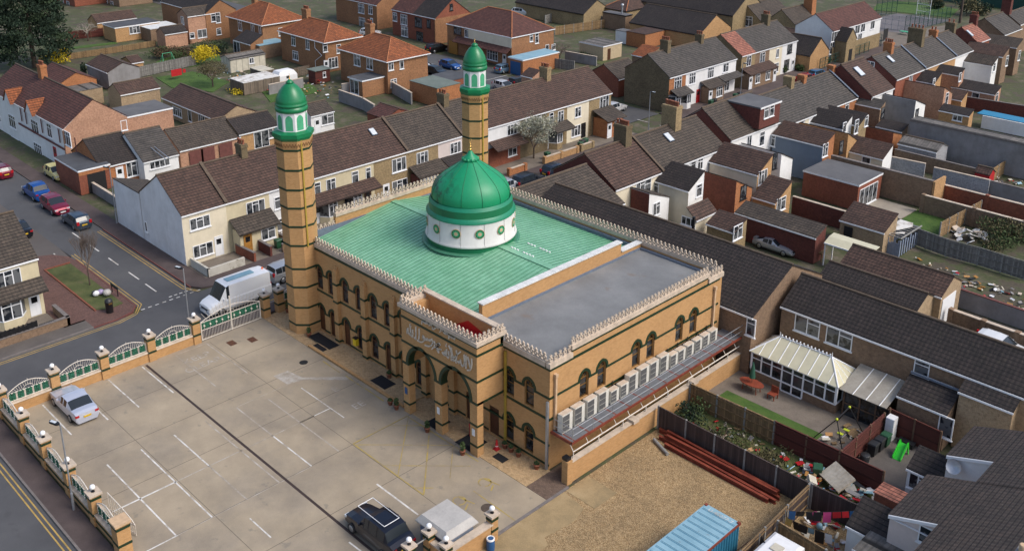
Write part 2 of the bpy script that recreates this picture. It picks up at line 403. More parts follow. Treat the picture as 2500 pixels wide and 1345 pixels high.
# ------------------------------------------------------------------ camera, light, world
cam_d = bpy.data.cameras.new('camera'); cam = bpy.data.objects.new('camera', cam_d); col.objects.link(cam)
yaw, pit, rol = R(135.16736869), R(18.55526425), R(0.21758512)
fw = Vector((math.cos(yaw)*math.cos(pit), math.sin(yaw)*math.cos(pit), -math.sin(pit)))
rt = Vector((math.sin(yaw), -math.cos(yaw), 0)); up = rt.cross(fw)
r2 = rt*math.cos(rol)+up*math.sin(rol); u2 = -rt*math.sin(rol)+up*math.cos(rol)
mw = Matrix((r2, u2, -fw)).transposed().to_4x4(); mw.translation = Vector((37.7232, -41.0083, 41.1))
cam.matrix_world = mw
cam_d.sensor_width = 36; cam_d.lens = 36*2426.13652/2500
cam_d.shift_y = -(672.5-363.73386)/2500
cam_d.clip_end = 3000
scn.camera = cam
SUN_EL, SUN_AZ = 48, 20      # direction the light comes from: azimuth measured from +x towards +y
w = bpy.data.worlds.new('World'); scn.world = w; w.use_nodes = True
sky = w.node_tree.nodes.new('ShaderNodeTexSky'); sky.sky_type = 'NISHITA'; sky.sun_disc = False
sky.sun_elevation = R(SUN_EL); sky.sun_rotation = R(90-SUN_AZ); sky.dust_density = 3; sky.air_density = 1.0
bg = w.node_tree.nodes['Background']; w.node_tree.links.new(sky.outputs[0], bg.inputs['Color']); bg.inputs['Strength'].default_value = .13
sd = bpy.data.lights.new('sun', 'SUN'); sd.energy = 1.4; sd.angle = R(22); sd.color = (1,.96,.9)
so = bpy.data.objects.new('sun', sd); col.objects.link(so)
so.rotation_euler = Vector((math.cos(R(SUN_AZ))*math.cos(R(SUN_EL)), math.sin(R(SUN_AZ))*math.cos(R(SUN_EL)), math.sin(R(SUN_EL)))).to_track_quat('Z','Y').to_euler()
scn.view_settings.view_transform = 'Standard'; scn.view_settings.look = 'None'; scn.view_settings.gamma = 1
scn.view_settings.exposure = 0.6
scn.cycles.max_bounces = 5

M['redwood'] = plain('red_brown_garden_timber', (.22,.045,.02), .6, var=.25); M['parasolgreen'] = plain('green_canvas', (.02,.085,.05), .8)
M['lime'] = plain('lime_plastic', (.45,.52,.03), .4); M['slidegreen'] = plain('bright_green_plastic', (.035,.50,.03), .35)
M['mattress'] = ground_('stained_mattress', [(.35,(.30,.26,.20)),(.65,(.48,.44,.37))], .9, 6, .3, .9); M['pink'] = plain('pink_plastic', (.55,.07,.22), .4); M['lilac'] = plain('lilac_plastic', (.32,.26,.42), .4)
M['palebark'] = plain('pale_bark', (.30,.26,.21), .9, var=.3); M['leafconl'] = ground_('lighter_conifer_needles', [(.3,(.018,.038,.015)),(.7,(.038,.062,.024))], 1.2, 6, .4, .9)
M['greenmesh'] = plain('green_coated_wire', (.012,.06,.045), .5); M['postgrey'] = plain('grey_steel_post', (.30,.31,.32), .5); M['hoard'] = plain('green_hoarding', (.008,.05,.04), .7)
M['court'] = ground_('sports_court', [(.3,(.12,.11,.115)),(.7,(.17,.155,.16))], .2, 8, .2, .9)
M['w_flake'] = render_('flaking_white_wall', (.60,.57,.50), .4, (.22,.19,.13))
# ------------------------------------------------------------------ the mosque
MQ = empty('mosque', (-14,9.5,0), 'tan brick mosque with green ribbed roof, large green dome and two green topped minarets', 'mosque')
def front(u, v, d): return (u, d, v)           # facade y=0, d goes into the wall (+y)
def side(u, v, d): return (-d, u, v)           # facade x=0, d goes into the wall (-x)
def arch(xc, z0, zs, a, h, n=7):
    c = (h*h-a*a)/(2*a); rr = a+c; t1 = math.atan2(h, c)
    rgt = [(xc-c+rr*math.cos(t1*i/n), zs+rr*math.sin(t1*i/n)) for i in range(n+1)]
    lft = [(2*xc-x, z) for x, z in rgt[:-1]][::-1]
    return [(xc-a, z0), (xc+a, z0)]+rgt+lft
def arch_band(mb, mp, xc, zs, a, h, wd, d0, d1, foot=.16, m=0):
    inn = arch(xc, zs-foot, zs, a, h); out = arch(xc, zs-foot, zs, a+wd, h+wd)
    k = len(inn)
    # open ring from right foot over the apex to the left foot
    ii = inn[1:]+[inn[0]]; oo = out[1:]+[out[0]]
    for i in range(len(ii)-1):
        q = [oo[i], oo[i+1], ii[i+1], ii[i]]
        mb.extr(q, mp, d0, d1, m)
def window_unit(mp, xc, z0, zs, a, h, door=False):
    fr = MB(); out = arch(xc, z0, zs, a, h)
    inn = arch(xc, z0+.07, zs, a-.07, h-.07)
    fr.extr(out, mp, .14, .22, 0, [inn])
    fr.extr([(xc-a+.05,zs-.06),(xc+a-.05,zs-.06),(xc+a-.05,zs+.02),(xc-a+.05,zs+.02)], mp, .13, .2, 0)
    if not door:
        zm = z0+(zs-z0)*.62
        fr.extr([(xc-a+.05,zm),(xc+a-.05,zm),(xc+a-.05,zm+.05),(xc-a+.05,zm+.05)], mp, .135, .2, 0)
    for s in (-1, 1):
        fr.extr([(xc-.02,zs),(xc+.02,zs),(xc+s*a*.62+.02,zs+h*.62),(xc+s*a*.62-.02,zs+h*.62)], mp, .15, .2, 0)
    fr.extr([(xc-.02,zs),(xc+.02,zs),(xc+.02,zs+h-.08),(xc-.02,zs+h-.08)], mp, .15, .2, 0)
    o = fr.build('arched_door' if door else 'arched_window', M['brownwood'] if door or mp is front and xc < -4.3 else M['ochreframe'], MQ)
    if door:
        g = MB(); g.extr([(xc-a+.05,z0+.02),(xc+a-.05,z0+.02),(xc+a-.05,zs-.05),(xc-a+.05,zs-.05)], mp, .17, .24, 0); g.build('door_leaf', M['doorbrown'], o)
        g = MB(); g.extr(arch(xc, zs, zs+.001, a-.05, h-.05), mp, .19, .21, 0); g.build('fanlight', M['glassdark'], o)
    else:
        g = MB(); g.extr(arch(xc, z0+.03, zs, a-.04, h-.04), mp, .19, .21, 0); g.build('pane', M['glassdark'], o)
M['zigbrown'] = plain('brown_brick_zigzag', (.21,.105,.04), .8); M['ochreframe'] = plain('ochre_window_frame', (.17,.085,.02), .5)
M['doorbrown'] = plain('brown_door', (.095,.034,.014), .45, var=.4, scale=4)

A, H_ = .45, .55
fx = [-25.9,-24.3,-22.4,-20.55,-18.7,-16.9,-15.0,-13.2]
rx = [-3.7,-1.85]
sy = [3.4,5.2,8.95,10.6,14.05,15.8]
lowdoor = {-25.9,-24.3,-22.4,-16.9}
px_in = [(-11.0,False),(-6.4,True)]
fw_ = MB(); holes = []
for x in fx+rx: holes.append(arch(x, 4.0, 5.5, A, H_))
for x in fx: holes.append(arch(x, .16 if x in lowdoor else .5, 2.0, A, H_))
for x in rx: holes.append(arch(x, .45, 2.0, A, H_))
holes.append(arch(-11.0, .5, 2.0, A, H_))
for xd in (-7.6,-5.2): holes.append([(xd-.5,.16),(xd+.5,.16),(xd+.5,2.4),(xd-.5,2.4)])
fw_.extr([(-28,0),(0,0),(0,7.6),(-28,7.6)], front, 0, .32, 0, holes)
fw_.build('front_wall', M['mbrick'], MQ)
sw = MB()
sw.extr([(.32,0),(19,0),(19,7.62),(17.35,7.62),(17.35,8.2),(2.1,8.2),(2.1,7.62),(.32,7.62)], side, 0, .32, 0, [arch(y, 4.0, 5.5, A, H_) for y in sy])
sw.build('side_wall', M['mbrick'], MQ)
bw = MB(); bw.box(-28,0,19.0,19.3,0,7.9); bw.build('rear_wall', M['mbrick'], MQ)
lw = MB(); lw.box(-28.3,-28,0,19,0,7.7); lw.box(-28.3,-28,3.3,15.8,7.7,8.85); lw.build('street_wall', M['mbrick'], MQ)
for x in fx+rx:
    window_unit(front, x, 4.0, 5.5, A, H_)
for x in fx: window_unit(front, x, .16 if x in lowdoor else .5, 2.0, A, H_, x in lowdoor)
for x in rx: window_unit(front, x, .45, 2.0, A, H_)
window_unit(front, -11.0, .5, 2.0, A, H_)
for y in sy: window_unit(side, y, 4.0, 5.5, A, H_)
for xd in (-7.6,-5.2):
    g = MB(); g.box(xd-.5,xd+.5,.12,.2,.16,2.4); g.build('entrance_door', M['brownwood'], MQ, 'dark brown entrance door')
# green bands
gb = MB(); PR = -.035
def hband(mp, u0, u1, z0, z1, skip=(), w=.64):
    cur = u0
    for s in sorted(skip):
        if s-w > cur: gb.extr([(cur,z0),(s-w,z0),(s-w,z1),(cur,z1)], mp, PR, .05)
        cur = max(cur, s+w)
    if cur < u1: gb.extr([(cur,z0),(u1,z0),(u1,z1),(cur,z1)], mp, PR, .05)
for mp, u0, u1, ups, lows in ((front,-28,-12.0,fx,fx),(front,-4.24,.035,rx,rx),(side,0,19,sy,[])):
    hband(mp, u0, u1, 5.34, 5.5, ups); hband(mp, u0, u1, 3.76, 3.94)
    hband(mp, u0, u1, 7.43, 7.62)
    if lows: hband(mp, u0, u1, 1.84, 2.0, lows); hband(mp, u0, u1, .3, .44, [x for x in lows if x in lowdoor], .46)
    for u in ups: arch_band(gb, mp, u, 5.5, A, H_, .2, PR, .05)
    for u in lows: arch_band(gb, mp, u, 2.0, A, H_, .2, PR, .05)
hband(front,-11.4,-4.3,1.84,2.0,[-11.0]); hband(front,-11.4,-4.3,.3,.44,[-7.6,-5.2],.52)
hband(side,2.1,17.35,8.02,8.2)
# piers
pr_ = MB()
for x in (-23.35,-19.65,-16.0,-12.4,-9.3):
    pr_.box(x-.27,x+.27,-.3,0,0,6.45)
    for k in range(3): pr_.box(x-.27+.05*k,x+.27-.05*k,-.3+.09*k,0,6.45+.16*k,6.61+.16*k)
    for z in (5.34,3.76,1.84,.3): gb.box(x-.305,x+.305,-.335,-.0355,z,z+.16)
pr_.build('buttress_pier', M['mbrick'], MQ)
# stone slabs and crestings
def crest(mb, p0, p1, z, flip=0):
    p0 = Vector((*p0,0)); p1 = Vector((*p1,0)); L = (p1-p0).length; d = (p1-p0)/L; nn = Vector((-d.y,d.x,0))
    n = max(1, round(L/.40)); st = L/n
    oct_ = [(math.cos(R(22.5+45*k)), math.sin(R(22.5+45*k))) for k in range(8)]
    for k in range(n):
        c = (k+.5)*st
        mp = lambda u, v, dd: tuple(p0+d*(c+u)+nn*dd+Vector((0,0,z+v)))
        mb.extr([(.17*a,.25+.17*b) for a,b in oct_], mp, -.05, .05, 0, [[(.09*a,.25+.09*b) for a,b in oct_]])
        mb.extr([(-.2,0),(.2,0),(.05,.11),(-.05,.11)], mp, -.045, .045)
        mb.extr([(-.04,.39),(.04,.39),(.05,.45),(.11,.46),(.11,.52),(.05,.54),(0,.62),(-.05,.54),(-.11,.52),(-.11,.46),(-.05,.45)], mp, -.045, .045)
def cresting(p0, p1, z, w=.36, over=.1, h=.3):
    s = MB(); x0, x1 = sorted((p0[0],p1[0])); y0, y1 = sorted((p0[1],p1[1]))
    if x1-x0 > y1-y0: s.box(x0,x1,y0-over,y0+w-over,z-h,z)
    else: s.box(x0-w+over,x0+over,y0,y1,z-h,z)
    c = MB()
    if x1-x0 > y1-y0: crest(c,(x0,y0+.06),(x1,y0+.06),z)
    else: crest(c,(x0-.06,y0),(x0-.06,y1),z)
    o = s.build('parapet_slab', M['cast'], MQ); c.build('cresting', M['cast'], o)
cresting((-26.3,0),(-12.1,0),8.02); cresting((-4.2,0),(-.36,0),8.0,h=.36); cresting((0,-.1),(0,2.1),8.0,h=.36)
cresting((0,2.0),(0,17.45),8.5); cresting((0,17.45),(0,19.4),8.0,h=.36)
cresting((-26,19.04),(-.36,19.04),8.2)
cresting((-28,3.3),(-28,15.8),9.15); cresting((-28,.8),(-28,3.3),8.0); cresting((-28,15.8),(-28,17.6),8.0)
# green standing roof with a low ridge
gr = MB()
gr.face([(-28,.26,7.4),(-7.9,.26,7.4),(-7.9,9.5,8.6),(-28,9.5,8.6)]); gr.face([(-28,9.5,8.6),(-7.9,9.5,8.6),(-7.9,19,7.4),(-28,19,7.4)])
gr.box(-28,-7.95,9.2,9.8,8.585,8.64)
for k in range(47):
    x = -27.6+k*.42
    for (ya,za,yb,zb) in ((.35,7.412,9.2,8.56),(9.8,8.565,18.9,7.415)):
        gr.raw([(x-.018,ya,za),(x+.018,ya,za),(x+.018,ya,za+.03),(x-.018,ya,za+.03),(x-.018,yb,zb),(x+.018,yb,zb),(x+.018,yb,zb+.03),(x-.018,yb,zb+.03)],
               [(0,1,5,4),(1,2,6,5),(2,3,7,6),(3,0,4,7)], 1)
gr.build('green_roof', [M['groof'], M['grib']], MQ)
g = MB(); g.box(-27.9,-26.9+19,.24,.34,7.38,7.46); g.box(-28,-27.85,.3,19,7.4,8.2); g.box(-27.9,-.3,18.72,19,7.3,7.72); g.box(-7.6,-7.5,.3,18.7,7.56,7.75); g.box(-.42,-.32,.33,18.7,7.56,7.8); g.build('flashing', M['leadblue'], MQ)
# grey flat roof and its walls
g = MB(); g.box(-7.6,-.32,.32,18.99,7.2,7.58); g.build('flat_roof', M['felt'], MQ)
g = MB()
for y0, y1, z in ((.33,1.2,8.1),(1.2,16.35,8.9),(16.35,18.95,8.1)): g.box(-7.95,-7.6,y0,y1,7.2,z)
o = g.build('divider_wall', M['mbrick'], MQ)
g = MB()
yy = .3
while yy < 18.9:
    z = 8.1 if yy < 1.15 or yy > 16.3 else 8.9
    y1 = min(18.95, yy+.74)
    if yy < 1.15 < y1: y1 = 1.15
    if yy < 16.4 < y1: y1 = 16.4
    g.box(-8.06,-7.49,yy,y1-.015,z,z+.09); yy = y1
g.build('white_coping', M['coping'], o)
# portico
pt = MB()
aL, aR = (-9.98,1.41), (-6.4,1.44)
outl = [(-12.06,0),(-11.4,0),(-11.4,4.2)]
def arc_pts(xc, a, h, zs, n=10):
    c = (h*h-a*a)/(2*a); rr = a+c; t1 = math.atan2(h,c)
    rg = [(xc-c+rr*math.cos(t1*i/n), zs+rr*math.sin(t1*i/n)) for i in range(n+1)]
    return [(2*xc-x,z) for x,z in rg[:-1]]+rg[::-1]
outl += arc_pts(-9.985,1.415,1.6,4.2)[0:]+[(-8.57,0),(-7.85,0)]+arc_pts(-6.405,1.445,1.6,4.2)+[(-4.96,0),(-4.24,0),(-4.24,8.5),(-12.06,8.5)]
pfr = lambda u,v,d: (u,-2.45+d,v)
pt.extr(outl, pfr, 0, .55)
for x0, x1 in ((-12.06,-11.51),(-4.79,-4.24)): pt.box(x0,x1,-1.9,0,4.1,8.5)
pt.box(-12.06,-4.24,-.3,-.02,7.6,8.9); pt.box(-11.51,-4.79,-1.9,-.3,7.3,7.6)
PT = pt.build('portico', M['mbrick'], MQ)
g = MB(); g.box(-12.2,-4.1,-.42,.05,8.9,9.0); g.build('rear_coping', M['cast'], PT)
g = MB(); g.face([(-8.6,-.31,7.62),(-5.2,-.31,7.62),(-5.2,-.31,7.8),(-7.4,-.31,8.35)]); g.face([(-8.6,-1.2,7.61),(-5.2,-1.2,7.61),(-5.2,-.32,7.8),(-8.6,-.32,7.63)]); g.build('red_sheet', M['redpaint'], PT)
for (z0, z1) in ((8.3,8.5),(7.68,7.84)):
    gb.box(-12.095,-4.205,-2.485,-2.45,z0,z1); gb.box(-4.24,-4.205,-2.45,0,z0,z1); gb.box(-12.095,-12.06,-2.45,0,z0,z1)
for (z0, z1) in ((5.74,5.9),(4.04,4.2)):
    gb.box(-4.24,-4.205,-2.45,0,z0,z1); gb.box(-12.095,-12.06,-2.45,0,z0,z1)
for a, b in ((-12.095,-10.25),(-9.72,-6.65),(-6.15,-4.205)): gb.box(a,b,-2.485,-2.45,5.74,5.9)
for x0, x1 in ((-12.06,-11.4),(-8.57,-7.85),(-4.96,-4.24)):
    for z0, z1 in ((4.04,4.2),(2.36,2.5),(.76,.9)):
        gb.box(x0-.035,x1+.035,-2.485,-2.45,z0,z1); gb.box(x1,x1+.035,-2.45,-1.9,z0,z1); gb.box(x0-.035,x0,-2.45,-1.9,z0,z1)
for xc, a in ((-9.985,1.415),(-6.405,1.445)):
    ip = arc_pts(xc,a,1.6,4.2); op = arc_pts(xc,a+.26,1.86,4.2)
    for i in range(len(ip)-1): gb.extr([op[i],op[i+1],ip[i+1],ip[i]], pfr, -.035, .03)
    ip2 = arc_pts(xc,a-.03,1.57,4.2)
    for i in range(len(ip)-1):
        gb.face([pfr(*ip2[i],.0),pfr(*ip2[i+1],.0),pfr(*ip2[i+1],.5),pfr(*ip2[i],.5)])
gb.build('green_brick_band', M['gband'], MQ)
s = MB(); s.box(-12.25,-4.05,-2.62,-2.2,8.5,8.76); s.box(-4.45,-4.05,-2.2,.1,8.5,8.76); s.box(-12.25,-11.85,-2.2,.1,8.5,8.76); o = s.build('parapet_slab', M['cast'], PT)
c = MB(); crest(c,(-12.15,-2.45),(-4.15,-2.45),8.76); crest(c,(-4.2,-2.4),(-4.2,0),8.76); crest(c,(-12.1,-2.4),(-12.1,0),8.76); c.build('cresting', M['cast'], o)
# writing on the portico, metal letters standing proud of the brick
def arabic(lines):
    g = MB()
    for pts, r in lines:
        for (x0,z0),(x1,z1) in zip(pts, pts[1:]):
            dx, dz = x1-x0, z1-z0; L = math.hypot(dx,dz) or 1
            nx, nz = -dz/L*r, dx/L*r; ex, ez = dx/L*r*.6, dz/L*r*.6
            g.extr([(x0-ex+nx,z0-ez+nz),(x0-ex-nx,z0-ez-nz),(x1+ex-nx,z1+ez-nz),(x1+ex+nx,z1+ez+nz)], pfr, -.09, -.01)
    return g
LET = [([(-4.67,7.41),(-4.67,7.08),(-4.72,6.72),(-4.83,6.51),(-5.1,6.4)],0.042),([(-5.06,7.4),(-4.94,7.1),(-4.81,6.71)],0.042),([(-5.21,7.42),(-5.2,6.99),(-5.24,6.49)],0.042),([(-5.4,7.41),(-5.36,6.92),(-5.43,6.58),(-5.59,6.48),(-5.72,6.59),(-5.79,6.88),(-5.95,6.53),(-6.04,6.7)],0.042),([(-6.18,7.41),(-6.12,7.18),(-6.19,6.88),(-6.22,6.49)],0.042),([(-5.77,7.48),(-6.07,7.17),(-6.31,6.9),(-6.45,6.74),(-6.56,6.55),(-6.45,6.51),(-6.29,6.67)],0.042),([(-6.68,7.41),(-6.66,7.16),(-6.56,6.86),(-6.49,6.72)],0.038),([(-6.93,7.48),(-6.75,7.23),(-6.67,6.99),(-6.7,6.63),(-6.68,6.47)],0.042),([(-6.97,7.02),(-6.93,6.71),(-6.98,6.51),(-7.18,6.6),(-7.36,6.87),(-7.46,6.55),(-7.62,6.7)],0.042),([(-7.17,7.09),(-7.18,6.64),(-7.35,6.57)],0.042),([(-7.16,7.53),(-7.24,7.32),(-7.14,7.31)],0.021),([(-8.2,7.07),(-8.01,7.2),(-7.84,7.16),(-8.01,7.0),(-8.26,6.78),(-8.02,6.78),(-7.76,6.83),(-8.02,6.67),(-8.21,6.73),(-7.98,6.51)],0.042),([(-8.44,7.2),(-8.37,7.02),(-8.45,6.78),(-8.7,6.5)],0.042),([(-8.11,7.12),(-7.92,7.24),(-7.85,7.13),(-8.12,6.91),(-8.45,6.74)],0.042),([(-8.72,7.26),(-8.61,7.1),(-8.62,6.92),(-8.79,6.69),(-9.08,6.55),(-9.42,6.5)],0.049),([(-8.82,7.19),(-8.88,6.99),(-8.99,7.12),(-9.09,6.97),(-9.21,7.1),(-9.29,6.91),(-9.45,7.0)],0.035),([(-9.45,7.0),(-9.64,7.14),(-9.65,6.96),(-9.48,6.96),(-9.51,6.8),(-9.71,6.62),(-9.96,6.52),(-10.13,6.55)],0.042),([(-10.02,7.52),(-10.02,7.06),(-10.1,6.67),(-10.25,6.52)],0.042),([(-10.38,7.52),(-10.38,7.06),(-10.42,6.54),(-10.57,6.63)],0.042),([(-10.74,7.16),(-10.73,6.85),(-10.77,6.58),(-10.94,6.62),(-11.01,6.84)],0.042),([(-10.99,7.32),(-10.96,6.83),(-11.09,6.63),(-11.21,6.76)],0.042),([(-11.24,7.11),(-11.23,6.83),(-11.37,6.63),(-11.38,6.98),(-11.29,6.73)],0.035),([(-11.0,7.52),(-11.06,7.34),(-10.91,7.36)],0.021),([(-6.29,8.33),(-6.33,8.16)],0.021),([(-6.33,8.21),(-6.47,8.23),(-6.58,8.17),(-6.66,8.24),(-6.77,8.17),(-6.93,8.26)],0.032),([(-6.91,8.22),(-6.92,8.0)],0.021),([(-7.03,8.62),(-7.05,8.24)],0.025),([(-7.15,8.62),(-7.17,8.24)],0.025),([(-7.26,8.62),(-7.28,8.24)],0.025),([(-7.05,8.26),(-7.25,8.21),(-7.43,8.28)],0.025),([(-7.35,8.63),(-7.36,8.38)],0.021),([(-7.58,8.57),(-7.57,8.3)],0.025),([(-7.72,8.64),(-7.72,8.27),(-7.83,8.14)],0.025),([(-7.95,8.38),(-8.08,8.35),(-8.18,8.46),(-8.11,8.41),(-8.3,8.25)],0.032),([(-8.34,8.27),(-8.38,8.13),(-8.53,8.06),(-8.6,8.14),(-8.58,8.23)],0.028),([(-8.4,8.43),(-8.33,8.44)],0.021),([(-8.69,8.6),(-8.68,8.29)],0.025),([(-8.82,8.59),(-8.82,8.26),(-8.94,8.27),(-8.91,8.18)],0.025),([(-9.04,8.26),(-9.18,8.37),(-9.29,8.34),(-9.37,8.2),(-9.19,8.24)],0.028),([(-9.39,8.23),(-9.52,8.24),(-9.63,8.27),(-9.73,8.25)],0.032),([(-9.71,8.24),(-9.71,8.0)],0.021)]
arabic(LET).build("calligraphy_lettering", M["silver"], PT)

# downpipes
for x in (-26.85,-4.0):
    g = MB(); g.box(x-.07,x+.07,-.16,-.02,.05,7.3); g.build('downpipe', M['yellowpipe'], MQ)
g = MB(); g.box(-.16,-.0,-.17,-.03,.1,5.2); g.build('downpipe', M['steel'], MQ, 'grey metal downpipe at the corner')
for y in (.45,18.3):
    g = MB(); g.box(.03,.19,y-.08,y+.08,3.0,6.9); g.box(.0,.24,y-.12,y+.12,6.9,7.12); g.build('downpipe', M['potcream'], MQ, 'pinkish downpipe with hopper head')

# dome
DC = (-17.9,9.6,0)
d = MB(); N = 48
d.lathe([(3.62,7.9),(3.62,8.82)], DC, N, 0)
DM = d.build('dome_skirt', [M['gdomed']], MQ)
d = MB(); d.lathe([(3.7,8.8),(3.75,8.86),(3.72,8.98),(3.62,9.1),(3.58,10.85)], DC, N); d.build('white_drum', M['drumwhite'] if 'drumwhite' in M else render_('white_drum_paint', (.66,.65,.63), .22), DM)
d = MB()
d.lathe([(3.64,10.8),(3.64,10.92),(3.42,11.16)], DC, N); d.lathe([(3.40,11.72),(3.24,12.0)], DC, N, cap=False); q = MB(); q.lathe([(3.42,11.15),(3.40,11.73)], DC, N, cap=False); q.build('dome_band', M['gdomed'], DM); d.build('dome_collar', M['gdomec'] if 'gdomec' in M else green_paint('green_collar_paint', (.006,.20,.105), .35), DM)
prof = [(3.17,11.95),(3.2,12.25),(3.15,12.6),(3.0,12.97),(2.72,13.36),(2.33,13.72),(1.88,14.06),(1.4,14.4),(.95,14.72),(.55,15.0)]
d = MB(); d.lathe(prof, DC, N)
D2 = d.build('dome_shell', M['gdome'], MQ)
for k in range(12):
    t = R(k*30+4.5); s = MB()
    s.path([(DC[0]+(r+.012)*math.cos(t), DC[1]+(r+.012)*math.sin(t), z) for r, z in prof], .022, 4)
    s.build('dome_seam', M['gdomed'], D2)
s = MB()
for k in range(12):
    t = R(k*30+4.5)
    s.path([(DC[0]+r*math.cos(t), DC[1]+r*math.sin(t), z) for r, z in ((3.74,8.9),(3.645,9.1),(3.6,10.8))], .012, 4)
s.build('drum_joint', M['kerb'], DM)
d = MB()
d.lathe([(.45,14.85),(.64,14.93),(.68,15.05),(.5,15.25),(.3,15.42),(.2,15.6),(.1,15.75)], DC, 24); 
for k in range(12):
    t = R(k*30); d.ball((DC[0]+.6*math.cos(t), DC[1]+.6*math.sin(t), 15.06), .14, 8)
d.build('dome_cap', M['gdome'], D2)
def finial(c, z, s, parent):
    f = MB(); f.lathe([(.04*s,z),(.04*s,z+1.0*s)], (c[0],c[1],0), 8)
    for q, r in ((.14,.17),(.42,.15),(.66,.11),(.84,.07)): f.ball((c[0],c[1],z+q*s), r*s, 10)
    f.path([(c[0]+.1*s*math.cos(a), c[1]+.1*s*math.sin(a), z+1.1*s+.12*s*math.sin(a*1)) for a in [R(q) for q in range(200,-60,-26)]], .02*s, 4)
    f.build('finial', M['gold'], parent)
finial(DC, 15.7, .82, D2)
pw = MB()
for k in range(16):
    x = -13.6+.33*(k%8); y = 9.9+(k//8)*1.9; z = 8.6-abs(y-9.5)*.13
    if k%8 != 3: pw.box(x,x+.16,y,y+.12,z-.05,z+.09)
pw.build('roof_fixing', M['white'], MQ)
# medallions
for k in range(12):
    t = R(-32+k*30+.5); md = MB()
    ct = Vector((DC[0]+3.625*math.cos(t), DC[1]+3.625*math.sin(t), 10.0)); tg = Vector((-math.sin(t),math.cos(t),0)); nm = Vector((math.cos(t),math.sin(t),.02))
    mp = lambda u,v,dd: tuple(ct+tg*u+Vector((0,0,v))+nm*dd)
    cir = lambda r, n=20: [(r*math.cos(2*math.pi*i/n), r*math.sin(2*math.pi*i/n)) for i in range(n)]
    md.extr(cir(.40), mp, -.03, .012, 2); md.extr(cir(.36), mp, 0, .02, 1)
    md.extr([((.30 if i%2==0 else .2)*math.cos(math.pi*i/8), (.30 if i%2==0 else .2)*math.sin(math.pi*i/8)) for i in range(16)], mp, 0, .028, 0)
    md.extr(cir(.15), mp, 0, .034, 2)
    md.build('medallion', [M['gpanel'], M['gdomed'], M['potcream']], DM)
g = MB(); g.lathe([(4.0,8.25),(4.02,8.36),(3.86,8.38)], DC, 40); g.build('dome_flange', M['grib'], DM)

# minarets
def octo(c, r, rot=22.5): return [(c[0]+r*math.cos(R(rot+45*i)), c[1]+r*math.sin(R(rot+45*i))) for i in range(8)]
def minaret(c, k, label):
    s = MB(); s.prism(octo(c,1.42*k),0,16.2); s.prism(octo(c,1.42*k),16.2,16.9,0,octo(c,1.55*k))
    o = s.build('minaret', M['mbrick'], MQ, label)
    b = MB()
    for z in (.8,2.4,4.25,5.9,7.95,9.6,11.2,12.75,14.4,16.05): b.prism(octo(c,1.445*k),z,z+.17)
    b.build('green_brick_band', M['gband'], o)
    z_ = MB()
    for i in range(8):
        p, q = [Vector((*v,0)) for v in (octo(c,1.5*k)[i], octo(c,1.5*k)[(i+1)%8])]
        for j in range(5):
            for a, b2, za, zb in ((j/5,(j+.5)/5,16.42,16.72),((j+.5)/5,(j+1)/5,16.72,16.42)):
                z_.tube(p.lerp(q,a)+Vector((0,0,za)), p.lerp(q,b2)+Vector((0,0,zb)), .032, 4)
    z_.build('zigzag_brickwork', M['zigbrown'], o)
    p = MB(); p.prism(octo(c,1.5*k),16.9,17.15,0,octo(c,1.64*k)); p.prism(octo(c,1.66*k),17.15,17.45); p.prism(octo(c,1.66*k),17.45,17.6,0,octo(c,1.2*k)); p.build('minaret_balcony', M['gmin'], o)
    l = MB(); l.prism(octo(c,1.2*k),17.55,19.15); l.build('lantern', M['white'], o)
    g = MB()
    for i in range(8):
        t = R(45*i); rr = 1.2*k*math.cos(R(22.5))
        ct = Vector((c[0]+rr*math.cos(t), c[1]+rr*math.sin(t), 0)); tg = Vector((-math.sin(t),math.cos(t),0)); nm = Vector((math.cos(t),math.sin(t),0))
        mp = lambda u,v,dd: tuple(ct+tg*u+Vector((0,0,v))+nm*dd)
        g.extr(arch(0,17.68,18.55,.29*k,.36*k), mp, -.02, .012)
    g.build('louvre_panel', M['gpanel'], o)
    d = MB(); kk = k
    d.lathe([(r*kk,z) for r,z in ((1.18,19.08),(1.27,19.14),(1.29,19.3),(1.25,19.44),(1.17,19.5),(1.17,19.54),(1.26,19.6),(1.25,19.7),(1.19,19.76),(1.2,19.84),(1.16,20.05),(1.06,20.32),(.86,20.7),(.6,21.02),(.38,21.2),(.27,21.27))], (c[0],c[1],0), 32)
    d.lathe([(.2,21.2),(.3,21.27),(.31,21.36),(.2,21.46),(.08,21.56)], (c[0],c[1],0), 14)
    D = d.build('minaret_dome', M['gmin'], o); finial(c, 21.52, .4, D)
    y = MB(); a = R(0); rr = 1.42*k*math.cos(R(22.5))+.05
    y.box(c[0]+rr-.04,c[0]+rr+.05,c[1]-.25,c[1]-.13,7.9,17); y.build('downpipe', M['yellowpipe'], o)
minaret((-27.65,-.45), 1.0, 'near minaret beside the car park gate')
minaret((-27.35,18.85), .9, 'far minaret behind the dome')

